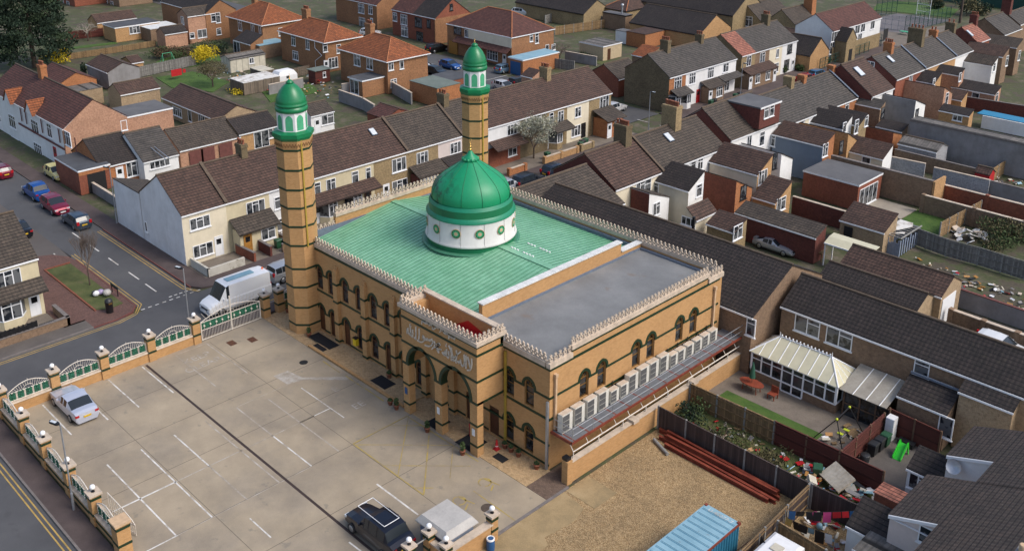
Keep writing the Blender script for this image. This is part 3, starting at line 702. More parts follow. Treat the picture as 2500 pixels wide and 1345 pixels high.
# ------------------------------------------------------------------ builders for the site
MESH = {}
def shared(key, fn):
    if key not in MESH: MESH[key] = fn()
    return MESH[key]
def sheet(name, mat, pts, z, label=None, cat=None, kind='structure'):
    g = MB(); a = sum(pts[i][0]*pts[(i+1)%len(pts)][1]-pts[(i+1)%len(pts)][0]*pts[i][1] for i in range(len(pts)))
    if a < 0: pts = pts[::-1]
    g.extr(pts, lambda u,v,d:(u,v,d), z, z-.25, 0, caps=(1,0))
    o = g.build(name, mat); o['kind'] = kind; o['label'] = label or name.replace('_',' '); o['category'] = cat or name.split('_')[-1]
    return o
def rect(x0,x1,y0,y1): return [(x0,y0),(x1,y0),(x1,y1),(x0,y1)]
def fence(pts, h, label, mat='fence', post='post', pitch=2.4, rails=True, z=0, name='fence', th=.03, group=None, capm=None):
    E0 = empty(name, (pts[0][0],pts[0][1],z), label, 'fence', group)
    b = MB(); r = MB(); pl = []
    for (x0,y0),(x1,y1) in zip(pts, pts[1:]):
        L = math.hypot(x1-x0,y1-y0); d = ((x1-x0)/L,(y1-y0)/L); n = (-d[1],d[0])
        mp = lambda u,v,dd: (x0+d[0]*u+n[0]*dd, y0+d[1]*u+n[1]*dd, z+v)
        k = max(1, round(L/pitch))
        for i in range(k):
            hh = h+random.uniform(-.03,.03)
            b.extr([(i*L/k+.03,.04),((i+1)*L/k-.03,.04),((i+1)*L/k-.03,hh),(i*L/k+.03,hh)], mp, -th/2, th/2)
        for i in range(k+1): pl.append(mp(i*L/k,0,0))
        if rails:
            for rz in (.3,h*.55,h-.2):
                for s in (-1,1): r.extr([(0,rz),(L,rz),(L,rz+.09),(0,rz+.09)], mp, s*th/2, s*(th/2+.05))
        r.extr([(0,h+.035),(L,h+.035),(L,h+.075),(0,h+.075)], mp, -.05, .05)
    b.build('board_panel', M[mat], E0); r.build('rail', M[capm or mat], E0)
    me = shared(('post',post,round(h,1)), lambda: _boxmesh('post', (-.06,.06,-.06,.06,0,h+.12), M[post]))
    for p in pl: inst('post', me, E0, (p[0]-pts[0][0],p[1]-pts[0][1],0))
    return E0
def _boxmesh(name, b, mat):
    g = MB(); g.box(*b); return g.mesh(name, mat)
def wallrun(pts, h, label, mat='w_red', t=.22, cop='cast', name='garden_wall', piers=None, z=0, group=None, cat='wall'):
    E0 = empty(name, (pts[0][0],pts[0][1],z), label, cat, group)
    b = MB(); c = MB(); q = MB()
    for (x0,y0),(x1,y1) in zip(pts, pts[1:]):
        L = math.hypot(x1-x0,y1-y0); d = ((x1-x0)/L,(y1-y0)/L); n = (-d[1],d[0])
        mp = lambda u,v,dd: (x0+d[0]*u+n[0]*dd, y0+d[1]*u+n[1]*dd, z+v)
        b.extr([(-t/2,0),(L+t/2-.002,0),(L+t/2-.002,h),(-t/2,h)], mp, -t/2, t/2)
        if cop: c.extr([(-t/2,h),(L+t/2+.01,h),(L+t/2+.01,h+.07),(-t/2,h+.07)], mp, -t/2-.04, t/2+.04)
        if piers:
            k = max(1, round(L/piers))
            for i in range(k+1): q.extr([(i*L/k-.2,0),(i*L/k+.2,0),(i*L/k+.2,h+.12),(i*L/k-.2,h+.12)], mp, -t/2-.1, t/2+.1)
    b.build('wall_body', M[mat], E0)
    if cop: c.build('coping', M[cop], E0)
    if piers: q.build('pier', M[mat], E0)
    return E0

# --- windows, doors
def win_mesh(w, h, lights, tr, mat):
    def mk():
        g = MB(); f = .075
        for y0,y1,z0,z1 in ((-w/2,w/2,0,f),(-w/2,w/2,h-f,h),(-w/2,-w/2+f,f,h-f),(w/2-f,w/2,f,h-f)): g.box(-.04,.045,y0,y1,z0,z1)
        for i in range(1, lights):
            y = -w/2+w*i/lights; g.box(-.04,.035,y-.04,y+.04,f,h-f)
        if tr:
            for i in range(lights):
                if tr == 2 or i%2 == (1 if lights > 1 else 0):
                    a = -w/2+w*i/lights; g.box(-.04,.03,a+.04,a+w/lights-.04,h*.68,h*.68+.07)
        g.box(-.02,.12,-w/2-.08,w/2+.08,-.09,-.01)
        return g.mesh('window', M[mat])
    def pk():
        g = MB(); g.box(-.03,.012,-w/2+.04,w/2-.04,.04,h-.04); return g.mesh('pane', M['glass'])
    k = (round(w,2),round(h,2),lights,tr,mat)
    return shared(('win',)+k, mk), shared(('pane',round(w,2),round(h,2)), pk)
def window(parent, face, p, w=1.2, h=1.2, lights=2, tr=1, mat='frame', name='window'):
    """p: point at the middle of the window on the wall, relative to the parent"""
    a, b = win_mesh(round(w,1), round(h,1), lights, tr, mat)
    rz = 0 if face == 'E' else -math.pi/2
    o = inst(name, a, parent, (p[0],p[1],p[2]-h/2), rz); inst('pane', b, o)
    return o
def door(parent, face, p, colr='frame', w=.9, h=2.05):
    def mk():
        g = MB(); g.box(-.03,.05,-w/2,-w/2+.08,0,h); g.box(-.03,.05,w/2-.08,w/2,0,h); g.box(-.03,.05,-w/2+.08,w/2-.08,h-.08,h); g.box(-.03,.02,-w/2+.08,w/2-.08,0,h-.08)
        for y in (-.17,.17): g.box(.0,.032,y-.12,y+.12,.2,.85)
        return g.mesh('door', M[colr])
    def gk():
        g = MB(); g.box(.0,.03,-.25,.25,1.2,1.75); return g.mesh('door_glass', M['glassdark'])
    o = inst('door', shared(('door',colr,w,h), mk), parent, p, 0 if face == 'E' else -math.pi/2)
    inst('door_glass', shared('doorglass', gk), o); return o
POT = {}
def chimney(parent, p, zt, w=.9, d=.6, pots=4, mat='w_stock', zb=None):
    """p: world x,y of the stack, zt its top"""
    g = MB(); zb = zb if zb is not None else zt-2.6
    g.box(p[0]-w/2,p[0]+w/2,p[1]-d/2,p[1]+d/2,zb,zt-.35); g.box(p[0]-w/2-.06,p[0]+w/2+.06,p[1]-d/2-.06,p[1]+d/2+.06,zt-.35,zt-.12); g.box(p[0]-w/2-.02,p[0]+w/2+.02,p[1]-d/2-.02,p[1]+d/2+.02,zt-.12,zt)
    o = g.build('chimney', M[mat], parent)
    def pk():
        q = MB(); q.lathe([(.15,0),(.13,.08),(.12,.4),(.15,.43),(.15,.5),(.1,.5)], (0,0,0), 8); return q.mesh('chimney_pot', M['pot'])
    me = shared('pot', pk)
    off = parent.location
    for i in range(pots):
        x = p[0]+(i-(pots-1)/2)*w/max(pots,1)*.95
        inst('chimney_pot', me, o, (x-off.x,p[1]-off.y+random.uniform(-.1,.1),zt-off.z))
    f = MB(); f.box(p[0]-w/2-.12,p[0]+w/2+.12,p[1]-d/2-.1,p[1]+d/2+.1,zb+1.0,zb+1.02)
    return o
# --- houses
def house(kind, x0, x1, y0, y1, ze, zr, wall, roof, label, cat='house', name='house', wins=(), chim=(), ov=.12, base=0, party=(0,0), gutter='frame', group=None, swall=None, open_=None, ridge='ridge', doors=(), fascia=True):
    cx, cy = (x0+x1)/2, (y0+y1)/2
    E0 = empty(name, (cx,cy,base), label, cat, group)
    w = MB(); r = MB(); T = .10
    xm, ym = cx, cy
    o0, o1 = (0 if party[0] else ov*.6), (0 if party[1] else ov*.6)
    def slab(a, b, c, d):      # roof quad a,b (eave) c,d (ridge) with thickness below
        q = [Vector(p) for p in (a,b,c,d)]; dn = Vector((0,0,-T))
        r.raw(q+[p+dn for p in q], [(0,1,2,3),(7,6,5,4),(0,4,5,1),(1,5,6,2),(2,6,7,3),(3,7,4,0)])
    e = .11
    if kind == 'gy':
        sl = (zr-ze)/(xm-x0); zo = ze-sl*ov
        w.extr([(x0,base),(x1,base),(x1,ze),(xm,zr),(x0,ze)], lambda u,v,d:(u,d,v), y0, y1, 0)
        slab((x1+ov,y0-o0,zo+e),(x1+ov,y1+o1,zo+e),(xm,y1+o1,zr+e),(xm,y0-o0,zr+e))
        slab((x0-ov,y1+o1,zo+e),(x0-ov,y0-o0,zo+e),(xm,y0-o0,zr+e),(xm,y1+o1,zr+e))
        r.tube((xm,y0-o0,zr+e),(xm,y1+o1,zr+e),.12,6,1)
    elif kind == 'gx':
        sl = (zr-ze)/(ym-y0); zo = ze-sl*ov
        w.extr([(y0,base),(y1,base),(y1,ze),(ym,zr),(y0,ze)], lambda u,v,d:(d,u,v), x1, x0, 0)
        slab((x0-o0,y0-ov,zo+e),(x1+o1,y0-ov,zo+e),(x1+o1,ym,zr+e),(x0-o0,ym,zr+e))
        slab((x1+o1,y1+ov,zo+e),(x0-o0,y1+ov,zo+e),(x0-o0,ym,zr+e),(x1+o1,ym,zr+e))
        r.tube((x0-o0,ym,zr+e),(x1+o1,ym,zr+e),.12,6,1)
    elif kind in ('ms','mn'):
        lo, hi = (y0,y1) if kind == 'ms' else (y1,y0)
        zl, zh = ze, zr
        w.extr([(lo,base),(hi,base),(hi,zh),(lo,zl)], lambda u,v,d:(d,u,v), x1, x0, 0)
        sg = 1 if kind == 'ms' else -1; sl = (zh-zl)/abs(hi-lo)
        slab((x0-o0,lo-sg*ov,zl-sl*ov+e),(x1+o1,lo-sg*ov,zl-sl*ov+e),(x1+o1,hi,zh+e),(x0-o0,hi,zh+e))
    elif kind in ('me',):
        w.extr([(x0,base),(x1,base),(x1,ze),(x0,zr)], lambda u,v,d:(u,d,v), y0, y1, 0)
        sl = (zr-ze)/(x1-x0)
        slab((x1+ov,y0-o0,ze-sl*ov+e),(x1+ov,y1+o1,ze-sl*ov+e),(x0,y1+o1,zr+e),(x0,y0-o0,zr+e))
    elif kind == 'mw':
        w.extr([(x0,base),(x1,base),(x1,zr),(x0,ze)], lambda u,v,d:(u,d,v), y0, y1, 0)
        sl = (zr-ze)/(x1-x0)
        slab((x0-ov,y1+o1,ze-sl*ov+e),(x0-ov,y0-o0,ze-sl*ov+e),(x1,y0-o0,zr+e),(x1,y1+o1,zr+e))
        r.box(x0-ov,x0-ov+.05,y0-o0,y1+o1,ze-sl*ov-.08,ze-sl*ov+.02,1)
    elif kind == 'f':
        w.box(x0,x1,y0,y1,base,ze-.02)
        r.box(x0-ov*.5,x1+ov*.5,y0-ov*.5,y1+ov*.5,ze,ze+.08)
    elif kind == 'p':          # flat roof behind a parapet
        w.box(x0,x1,y0,y0+.25,base,zr); w.box(x0,x1,y1-.25,y1,base,zr); w.box(x0,x0+.25,y0+.25,y1-.25,base,zr); w.box(x1-.25,x1,y0+.25,y1-.25,base,zr); w.box(x0+.25,x1-.25,y0+.25,y1-.25,base,ze-.1)
        r.box(x0+.25,x1-.25,y0+.25,y1-.25,ze-.1,ze)
    elif kind in ('hx','hy','hxe'):
        w.box(x0,x1,y0,y1,base,ze)
        hd = min(x1-x0,y1-y0)/2
        a, b, c, d = (x0-ov,y0-ov,ze), (x1+ov,y0-ov,ze), (x1+ov,y1+ov,ze), (x0-ov,y1+ov,ze)
        if kind == 'hy': p, q = (xm,y0+hd,zr), (xm,y1-hd,zr); fs = [(a,b,p),(b,c,q,p),(c,d,q),(d,a,p,q)]; hp = [(a,p),(b,p),(c,q),(d,q),(p,q)]
        else:
            p = (x0 if kind == 'hxe' else x0+hd, ym, zr); q = (x1-hd,ym,zr); fs = [(a,b,q,p),(b,c,q),(c,d,p,q),(d,a,p)]; hp = [(b,q),(c,q),(p,q),(a,p),(d,p)]
        for f in fs: r.face(f)
        r.face([d,c,b,a], 0)
        for s, t in hp: r.tube(s, t, .11, 5, 1)
    W = w.build('wall', M[wall], E0)
    if swall:                 # a differently painted south wall, a thin coat proud of the brick
        g = MB(); zz = zr if kind == 'mn' else ze; ol = [(x0+.01,base),(x1-.01,base),(x1-.01,zz-.04)]+([(xm,zr-.04)] if kind == 'gy' else [])+[(x0+.01,zz-.04)]
        g.extr(ol, lambda u,v,d:(u,d,v), y0-.02, y0-.002); g.build('painted_wall', M[swall], W)
    r.build('roof', [M[roof], M[ridge]], E0)
    if fascia:
        f = MB()
        if kind in ('gy','me'): f.box(x1+ov-.04,x1+ov+.07,y0-o0,y1+o1,(ze-(zr-ze)/((xm-x0) if kind=='gy' else (x1-x0))*ov)-.10,(ze-(zr-ze)/((xm-x0) if kind=='gy' else (x1-x0))*ov)+.03)
        elif kind in ('gx','ms'): zz = ze-(zr-ze)/((ym-y0) if kind=='gx' else (y1-y0))*ov; f.box(x0-o0,x1+o1,y0-ov-.07,y0-ov+.04,zz-.10,zz+.03)
        elif kind[0] == 'h': f.box(x0-ov,x1+ov+.08,y0-ov-.1,y0-ov,ze-.14,ze-.01); f.box(x1+ov,x1+ov+.1,y0-ov,y1+ov,ze-.14,ze-.01)
        elif kind == 'f': f.box(x0-ov*.5-.03,x1+ov*.5+.03,y0-ov*.5-.03,y0-ov*.5,ze-.14,ze+.05); f.box(x1+ov*.5,x1+ov*.5+.03,y0-ov*.5,y1+ov*.5,ze-.14,ze+.05)
        if f.v: f.build('gutter', M[gutter], E0)
    for q in wins:            # (face, along, z, w, h, lights, transom[, mat])
        face, al, z, ww, hh, li, tr = q[:7]; mt = q[7] if len(q) > 7 else 'frame'
        p = (x1-cx+.005, al-cy, z-base) if face == 'E' else (al-cx, y0-cy-(.03 if swall else .005), z-base)
        window(E0, face, p, ww, hh, li, tr, mt)
    for q in doors:           # (face, along, z, mat)
        face, al, z, mt = q[:4]
        p = (x1-cx+.005, al-cy, z-base) if face == 'E' else (al-cx, y0-cy-.005, z-base)
        door(E0, face, p, mt)
    for q in chim:            # (x, y, top, w, d, pots, mat)
        chimney(E0, q[:2], q[2], q[3], q[4], q[5], q[6], zb=q[2]-3.0)
    return E0
def addroof(E0, x0, x1, y0, y1, zl, zh, mat, name='porch_roof'):      # lean-to roof falling to +x on the E face
    g = MB(); T = .09
    q = [(x1,y0,zl),(x1,y1,zl),(x0,y1,zh),(x0,y0,zh)]
    g.raw(q+[(a,b,c-T) for a,b,c in q], [(0,1,2,3),(7,6,5,4),(0,4,5,1),(1,5,6,2),(2,6,7,3),(3,7,4,0)])
    g.box(x1-.02,x1+.07,y0,y1,zl-.12,zl-.0)
    g.build(name, M[mat], E0)
def verge(E0, x0, x1, y, ze, zr, mat='leadblue', w=.16):      # raised strip up the E slope of a roof
    g = MB(); xm = (x0+x1)/2; q = [(x1+.1,y-w,ze+.08),(x1+.1,y+w,ze+.08),(xm,y+w,zr+.16),(xm,y-w,zr+.16)]; q += [(a,b,c+.1) for a,b,c in q]
    g.raw(q, [(4,5,6,7),(0,1,5,4),(0,4,7,3),(1,2,6,5)]); g.build('verge', M[mat], E0)
def addbox(E0, x0, x1, y0, y1, z0, z1, mat, name):
    g = MB(); g.box(x0,x1,y0,y1,z0,z1); return g.build(name, M[mat], E0)
def bay(E0, xf, yc, w, d, z0, z1, wallmat='w_white', roofm='felt2'):   # canted bay window on an E face
    g = MB(); pl = [(xf,yc-w/2),(xf+d,yc-w/2+d*.7),(xf+d,yc+w/2-d*.7),(xf,yc+w/2)]
    g.prism(pl, 0, z0); b = g.build('bay', M[wallmat], E0)
    f = MB(); f.prism(pl, z0, z0+.08); f.prism(pl, z1-.1, z1)
    gl = MB(); gl.prism([(xf,yc-w/2+.05),(xf+d-.05,yc-w/2+d*.7+.02),(xf+d-.05,yc+w/2-d*.7-.02),(xf,yc+w/2-.05)], z0+.08, z1-.1)
    for p in pl[1:3]: f.box(p[0]-.06,p[0]+.03,p[1]-.05,p[1]+.05,z0+.08,z1-.1)
    f.box(xf+d-.03,xf+d+.02,yc-.04,yc+.04,z0+.08,z1-.1); f.box(xf+d-.04,xf+d+.01,yc-w/2+d*.7,yc+w/2-d*.7,z1-.5,z1-.43)
    f.build('bay_frame', M['frame'], b); gl.build('pane', M['glass'], b)
    r = MB(); r.prism([(xf,yc-w/2-.1),(xf+d+.12,yc-w/2+d*.6),(xf+d+.12,yc+w/2-d*.6),(xf,yc+w/2+.1)], z1, z1+.1); r.build('bay_roof', M[roofm], b)
def rooflight(E0, c, nrm, w=.6, h=.9):
    n = Vector(nrm).normalized(); t = Vector((0,0,1)).cross(n).normalized(); b = n.cross(t)
    mp = lambda u,v,d: tuple(Vector(c)+t*u+b*v+n*d)
    g = MB(); g.extr(rect(-w/2-.06,w/2+.06,-h/2-.06,h/2+.06), mp, 0, .1); o = g.build('rooflight', M['leadblue'], E0)
    g = MB(); g.extr(rect(-w/2,w/2,-h/2,h/2), mp, .1, .13); g.build('pane', M['lens'], o)

# --- vehicles: lofted body; stations along x (front is +x)
def car(label, x, y, deg, colr, L=4.3, W=1.76, H=1.48, style='hatch', cat='car', name='parked_car', metal=.35, plate='platey', z=.02, group=None, roofrack=False, group_mat=None):
    E0 = empty(name, (x,y,z), label, cat, group); E0.rotation_euler = (0,0,R(deg))
    pm = shared(('paint',colr,metal), lambda: paint('car_paint', colr, metal))
    hw = W/2; s = L/4.3; k = H/1.48
    # profile: (x, belt z, roof z or None, belt half-width factor)
    prof = {'hatch':[(-2.15,.62,None,.80),(-2.10,.86,None,.88),(-1.98,.98,1.02,.92),(-1.72,.98,1.38,.95),(-1.3,.97,1.47,1),(-.35,.95,1.48,1),(.25,.94,1.43,1),(1.02,.93,.97,1),(1.7,.84,None,.96),(2.02,.72,None,.88),(2.15,.5,None,.78)],
            'estate':[(-2.15,.62,None,.82),(-2.12,.9,None,.9),(-2.04,.98,1.06,.93),(-1.92,.98,1.42,.95),(-1.3,.97,1.48,1),(-.2,.95,1.48,1),(.35,.94,1.44,1),(1.15,.93,.97,1),(1.72,.86,None,.96),(2.03,.74,None,.88),(2.15,.5,None,.8)],
            'saloon':[(-2.15,.6,None,.80),(-2.11,.88,None,.88),(-1.9,.98,None,.92),(-1.45,.98,1.02,.95),(-.85,.96,1.40,.99),(-.35,.95,1.46,1),(.1,.94,1.44,1),(.85,.93,.96,1),(1.6,.84,None,.96),(2.0,.72,None,.88),(2.15,.5,None,.78)],
            'coupe':[(-2.15,.55,None,.80),(-2.08,.82,None,.9),(-1.7,.86,.88,.95),(-1.0,.84,1.14,1),(-.4,.82,1.26,1),(.0,.82,1.24,1),(.65,.80,.83,.99),(1.4,.72,None,.96),(1.95,.58,None,.88),(2.15,.42,None,.76)],
            'taxi':[(-2.15,.6,None,.82),(-2.11,.95,None,.9),(-1.85,1.08,None,.94),(-1.62,1.1,1.14,.96),(-1.4,1.09,1.62,.98),(-.8,1.07,1.74,1),(-.1,1.05,1.73,1),(.3,1.04,1.62,1),(.72,1.02,1.06,.98),(1.5,.92,None,.9),(2.0,.8,None,.84),(2.15,.5,None,.78)],
            'van':[(-2.15,.7,None,.95),(-2.14,1.05,1.1,.97),(-2.10,1.05,1.96,.98),(-1.6,1.05,2.0,1),(-.2,1.05,2.0,1),(.75,1.05,2.0,1),(.95,1.05,1.93,1),(1.42,1.0,1.06,1),(1.9,.84,None,.96),(2.08,.7,None,.9),(2.15,.45,None,.84)]}[style]
    if style == 'van': k = H/2.0
    if style == 'taxi': k = H/1.74
    if style == 'coupe': k = H/1.26
    b = MB(); gl = MB(); rows = []
    for px, bz, rz, fw in prof:
        h = hw*fw; bz *= k; zr = (rz*k if rz else bz+.03); px *= s
        tum = .80 if style not in ('van',) else .90
        if rz is None: hr = h*.62; zr = bz+.035
        else: hr = h*(tum if rz*k-bz > .15 else .86)
        rows.append([(px,-h*.86,.2*k),(px,-h,.42*k if bz > .5 else bz*.7),(px,-h*.985,bz-.1),(px,-h*.95,bz),(px,-hr,zr-.03 if rz else zr),(px,-hr*.55,zr+.015),(px,hr*.55,zr+.015),(px,hr,zr-.03 if rz else zr),(px,h*.95,bz),(px,h*.985,bz-.1),(px,h,.42*k if bz > .5 else bz*.7),(px,h*.86,.2*k)])
    nr = len(rows)
    for i in range(nr-1):
        ca = prof[i][2] is not None and prof[i][2]-prof[i][1] > .1; cb = prof[i+1][2] is not None and prof[i+1][2]-prof[i+1][1] > .1
        cabin = ca and cb; edge = ca != cb
        for j in range(11):
            q = [rows[i][j],rows[i+1][j],rows[i+1][j+1],rows[i][j+1]]
            glass = (cabin and j in (3,7)) or (edge and 4 <= j <= 6)
            if style == 'van' and glass and prof[i][0] < .7: glass = False
            (gl if glass else b).face(q, 0, True)
            if edge and not glass and j in (3,7): pass
        b.face([rows[i][0],rows[i][11],rows[i+1][11],rows[i+1][0]], 1)
    b.face(rows[0][::-1], 0); b.face(rows[-1], 0)
    if cab_pillars := (style != 'van'):
        for i in range(1, nr-1):
            if prof[i][2] and prof[i][2]-prof[i][1] > .1:
                for sg in (3,7):
                    p, q = rows[i][sg], rows[i][sg+1]; b.tube(p, q, .035, 4)
    bo = b.build('body', [pm, M['black']], E0)
    bo.parent = E0
    go = gl.build('glazing', M['glassclear'], E0)
    for o_ in (bo, go):       # geometry was written in local coordinates
        for v in o_.data.vertices: v.co = (v.co.x+x, v.co.y+y, v.co.z+z)
    wr = .31*max(1, min(k, 1.12)); 
    def tk():
        g = MB(); g.lathe([(wr*.62,-.1),(wr,-.1),(wr*1.02,-.06),(wr*1.02,.06),(wr,.1),(wr*.62,.1)], n=16, cap=False); g.xf(Matrix.Rotation(math.pi/2,4,'X')); return g.mesh('tyre', M['rubber'])
    def rk():
        g = MB(); g.lathe([(wr*.66,-.08),(wr*.66,.085),(wr*.3,.06),(.02,.07)], n=14); g.xf(Matrix.Rotation(math.pi/2,4,'X')); return g.mesh('rim', M['alloy'])
    wb = {'van':1.38,'taxi':1.35}.get(style,1.3)*s
    for sx in (-1,1):
        for sy_ in (-1,1):
            o = inst('wheel', shared(('tyre',round(wr,2)), tk), E0, (sx*wb,sy_*(hw-.1),wr), 0 if sy_ < 0 else math.pi)
            inst('rim', shared(('rim',round(wr,2)), rk), o, (0,-.025,0))
    bz = prof[1][1]*k
    for sy_ in (-1,1):
        f = prof[-2]; lz = f[1]*k-.06
        g = MB(); g.box(f[0]*s-.10,f[0]*s+.07,sy_*hw*.68-.17,sy_*hw*.68+.17,lz-.09,lz+.05); g.v = [(a+x,c+y,e+z) for a,c,e in g.v]; h_ = g.build('headlight', M['lens'], E0)
        r_ = prof[1]; tl = .5 if style in ('hatch','estate','van') else .16
        g = MB(); g.box(r_[0]*s-.06,r_[0]*s+.1,sy_*hw*.74-.13,sy_*hw*.74+.13,bz-.16,bz-.16+(tl if style != 'van' else .4)*.55+.06); g.v = [(a+x,c+y,e+z) for a,c,e in g.v]; g.build('tail_light', M['tail'], E0)
        g = MB(); mx = [p for p in prof if p[2] and p[2]-p[1] > .1][-1]; g.box(mx[0]*s+.25,mx[0]*s+.38,sy_*(hw+.02)-.09,sy_*(hw+.02)+.09,mx[1]*k+.02,mx[1]*k+.16); g.v = [(a+x,c+y,e+z) for a,c,e in g.v]; g.build('wing_mirror', pm, E0)
    g = MB(); g.box(-L/2-.03,-L/2+.12,-.27,.27,.58*k,.58*k+.13); g.v = [(a+x,c+y,e+z) for a,c,e in g.v]; g.build('number_plate', M[plate], E0)
    g = MB(); g.box(L/2-.08,L/2+.03,-.27,.27,.34*k,.34*k+.12); g.v = [(a+x,c+y,e+z) for a,c,e in g.v]; g.build('number_plate', M['platew'], E0)
    g = MB(); g.box(L/2-.12,L/2+.015,-hw*.5,hw*.5,.48*k,.6*k); g.v = [(a+x,c+y,e+z) for a,c,e in g.v]; g.build('grille', M['black'], E0)
    return E0
def local(o, g):              # shift a builder written in the thing's own frame
    g.v = [(a+o.location.x,b+o.location.y,c+o.location.z) for a,b,c in g.v]; return g

# --- plants
def leaf_cloud(mb, c, rad, n, size, m=0, sq=.7, shell=.5, seed=0):
    rn = random.Random(seed)
    for _ in range(n):
        while True:
            p = Vector((rn.uniform(-1,1),rn.uniform(-1,1),rn.uniform(-1,1)))
            if shell < p.length < 1: break
        q = Vector((c[0]+p.x*rad[0], c[1]+p.y*rad[1], c[2]+p.z*rad[2]))
        a = Vector((rn.gauss(0,1),rn.gauss(0,1),rn.gauss(0,.6))).normalized(); b = a.orthogonal().normalized()
        b.rotate(Matrix.Rotation(rn.uniform(0,6.3),3,a)); s = size*rn.uniform(.55,1.4); t = a.cross(b)
        mb.face([q-b*s*.5, q+t*s*.45*sq, q+b*s*.7, q-t*s*.45*sq], m)
def branches(mb, p, d, L, r, depth, rn, spread=.6, n=3, up=.15, tips=None):
    q = p+d*L; mb.tube(p, q, r, 5 if r > .03 else 3, r2=r*.62)
    if depth == 0:
        if tips is not None: tips.append(q)
        return
    for _ in range(n):
        e = (d+Vector((rn.gauss(0,spread),rn.gauss(0,spread),rn.gauss(up,spread*.5)))).normalized()
        branches(mb, p+d*L*rn.uniform(.55,1), e, L*rn.uniform(.55,.85), r*.58, depth-1, rn, spread, n, up, tips)
def bare_tree(x, y, h, label, seed=1, depth=4, spread=.5, r=.1, leaf=None, nleaf=0, lsize=.12, n=3, trunkh=.3, name='bare_tree', twigmat='twig', up=.2):
    E0 = empty(name, (x,y,0), label, 'tree'); rn = random.Random(seed)
    t = MB(); t.tube((x,y,-.05),(x+rn.uniform(-.1,.1),y,h*trunkh),r,7,r2=r*.75); t.build('trunk', M['bark'], E0)
    b = MB(); tips = []
    for i in range(4):
        a = i*1.57+rn.uniform(-.4,.4); d = Vector((math.cos(a)*spread,math.sin(a)*spread,1)).normalized()
        branches(b, Vector((x,y,h*trunkh*.97)), d, h*.26, r*.6, depth-1, rn, spread, n, up, tips)
    if leaf:
        c = MB()
        for i in range(nleaf):
            p = tips[rn.randrange(len(tips))]; q = p+Vector((rn.gauss(0,.25),rn.gauss(0,.25),rn.gauss(0,.22)))
            leaf_cloud(c, q, (.01,.01,.01), 1, lsize, seed=rn.random())
        c.build('blossom', M[leaf], E0)
    b.build('crown', M[twigmat], E0); return E0
def bush(x, y, r, h, label, mat='leafgreen', n=700, size=.2, seed=1, name='bush', mat2=None, cat='bush'):
    E0 = empty(name, (x,y,0), label, cat); rn = random.Random(seed); c = MB()
    for k in range(9):
        a = rn.uniform(0,6.28); d = rn.uniform(0,.65)*r
        leaf_cloud(c, (x+d*math.cos(a), y+d*math.sin(a), h*rn.uniform(.3,.72)), (r*.5,r*.5,h*.34), n//9, size, m=rn.choice((0,0,1)) if mat2 else 0, seed=seed*31+k, shell=.2)
    c.build('foliage', [M[mat], M[mat2 or mat]], E0)
    t = MB()
    for k in range(6): t.tube((x,y,0),(x+rn.uniform(-.5,.5)*r,y+rn.uniform(-.5,.5)*r,h*.7),.03,4)
    t.build('stem', M['bark'], E0); return E0
def bin_(x, y, label, mat='greenbin', deg=0, h=1.05, group=None, lid=None):
    E0 = empty('wheelie_bin', (x,y,.02), label, 'bin', group); E0.rotation_euler = (0,0,R(deg))
    g = MB(); g.prism(rect(-.24,.24,-.26,.26), .08, h*.86, 0, rect(-.29,.29,-.33,.33)); local(E0,g).build('bin_body', M[mat], E0)
    g = MB(); g.prism(rect(-.31,.33,-.35,.35), h*.86, h*.93, 0, rect(-.25,.28,-.3,.3)); local(E0,g).build('lid', M[lid or mat], E0)
    for s in (-.24,.24):
        g = MB(); g.tube((-.24,s-.04,.1),(-.24,s+.04,.1),.1,10); local(E0,g).build('wheel', M['rubber'], E0)
    return E0
def street_lamp(x, y, h, deg, label, arm=.5):
    E0 = empty('street_lamp', (x,y,0), label, 'street lamp')
    g = MB(); g.tube((x,y,0),(x,y,1.3),.085,10); g.tube((x,y,1.3),(x,y,h),.055,8,r2=.045); g.build('pole', M['steel'], E0)
    c, s = math.cos(R(deg)), math.sin(R(deg))
    g = MB(); g.tube((x,y,h-.05),(x+c*.25,y+s*.25,h),.035,6)
    mp = lambda u,v,d: (x+c*u-s*v, y+s*u+c*v, h+d)
    g.extr([(.15,-.1),(.3,-.14),(arm+.3,-.12),(arm+.42,0),(arm+.3,.12),(.3,.14),(.15,.1)], mp, -.05, .07); g.build('lamp_head', M['black'], E0)
    g = MB(); g.extr([(.35,-.09),(arm+.3,-.09),(arm+.3,.09),(.35,.09)], mp, .071, .085); g.build('lamp_lens', M['lens'], E0)
    return E0
def text_mesh(body, size, matkey, name, M4, label=None, kind='structure', parent=None, ext=.002, cat='lettering'):
    cu = bpy.data.curves.new(name, 'FONT'); cu.body = body; cu.size = size; cu.extrude = ext; cu.align_x = 'CENTER'; cu.align_y = 'CENTER'
    t = bpy.data.objects.new(name, cu); col.objects.link(t)
    dg = bpy.context.evaluated_depsgraph_get(); me = bpy.data.meshes.new_from_object(t.evaluated_get(dg))
    bpy.data.objects.remove(t); me.materials.clear(); me.materials.append(M[matkey])
    o = bpy.data.objects.new(name, me); col.objects.link(o); 
    if parent is not None: o.parent = parent; o.matrix_parent_inverse = Matrix.Identity(4); o.matrix_local = Matrix.Translation(-parent.location) @ M4
    else:
        o.matrix_world = M4
        if kind: o['kind'] = kind
        o['label'] = label or name; o['category'] = cat
    return o
def AX(loc, ux, uy):          # frame with text x along ux and text y along uy
    ux = Vector(ux).normalized(); uy = Vector(uy).normalized(); uz = ux.cross(uy)
    m = Matrix((ux,uy,uz)).transposed().to_4x4(); m.translation = Vector(loc); return m
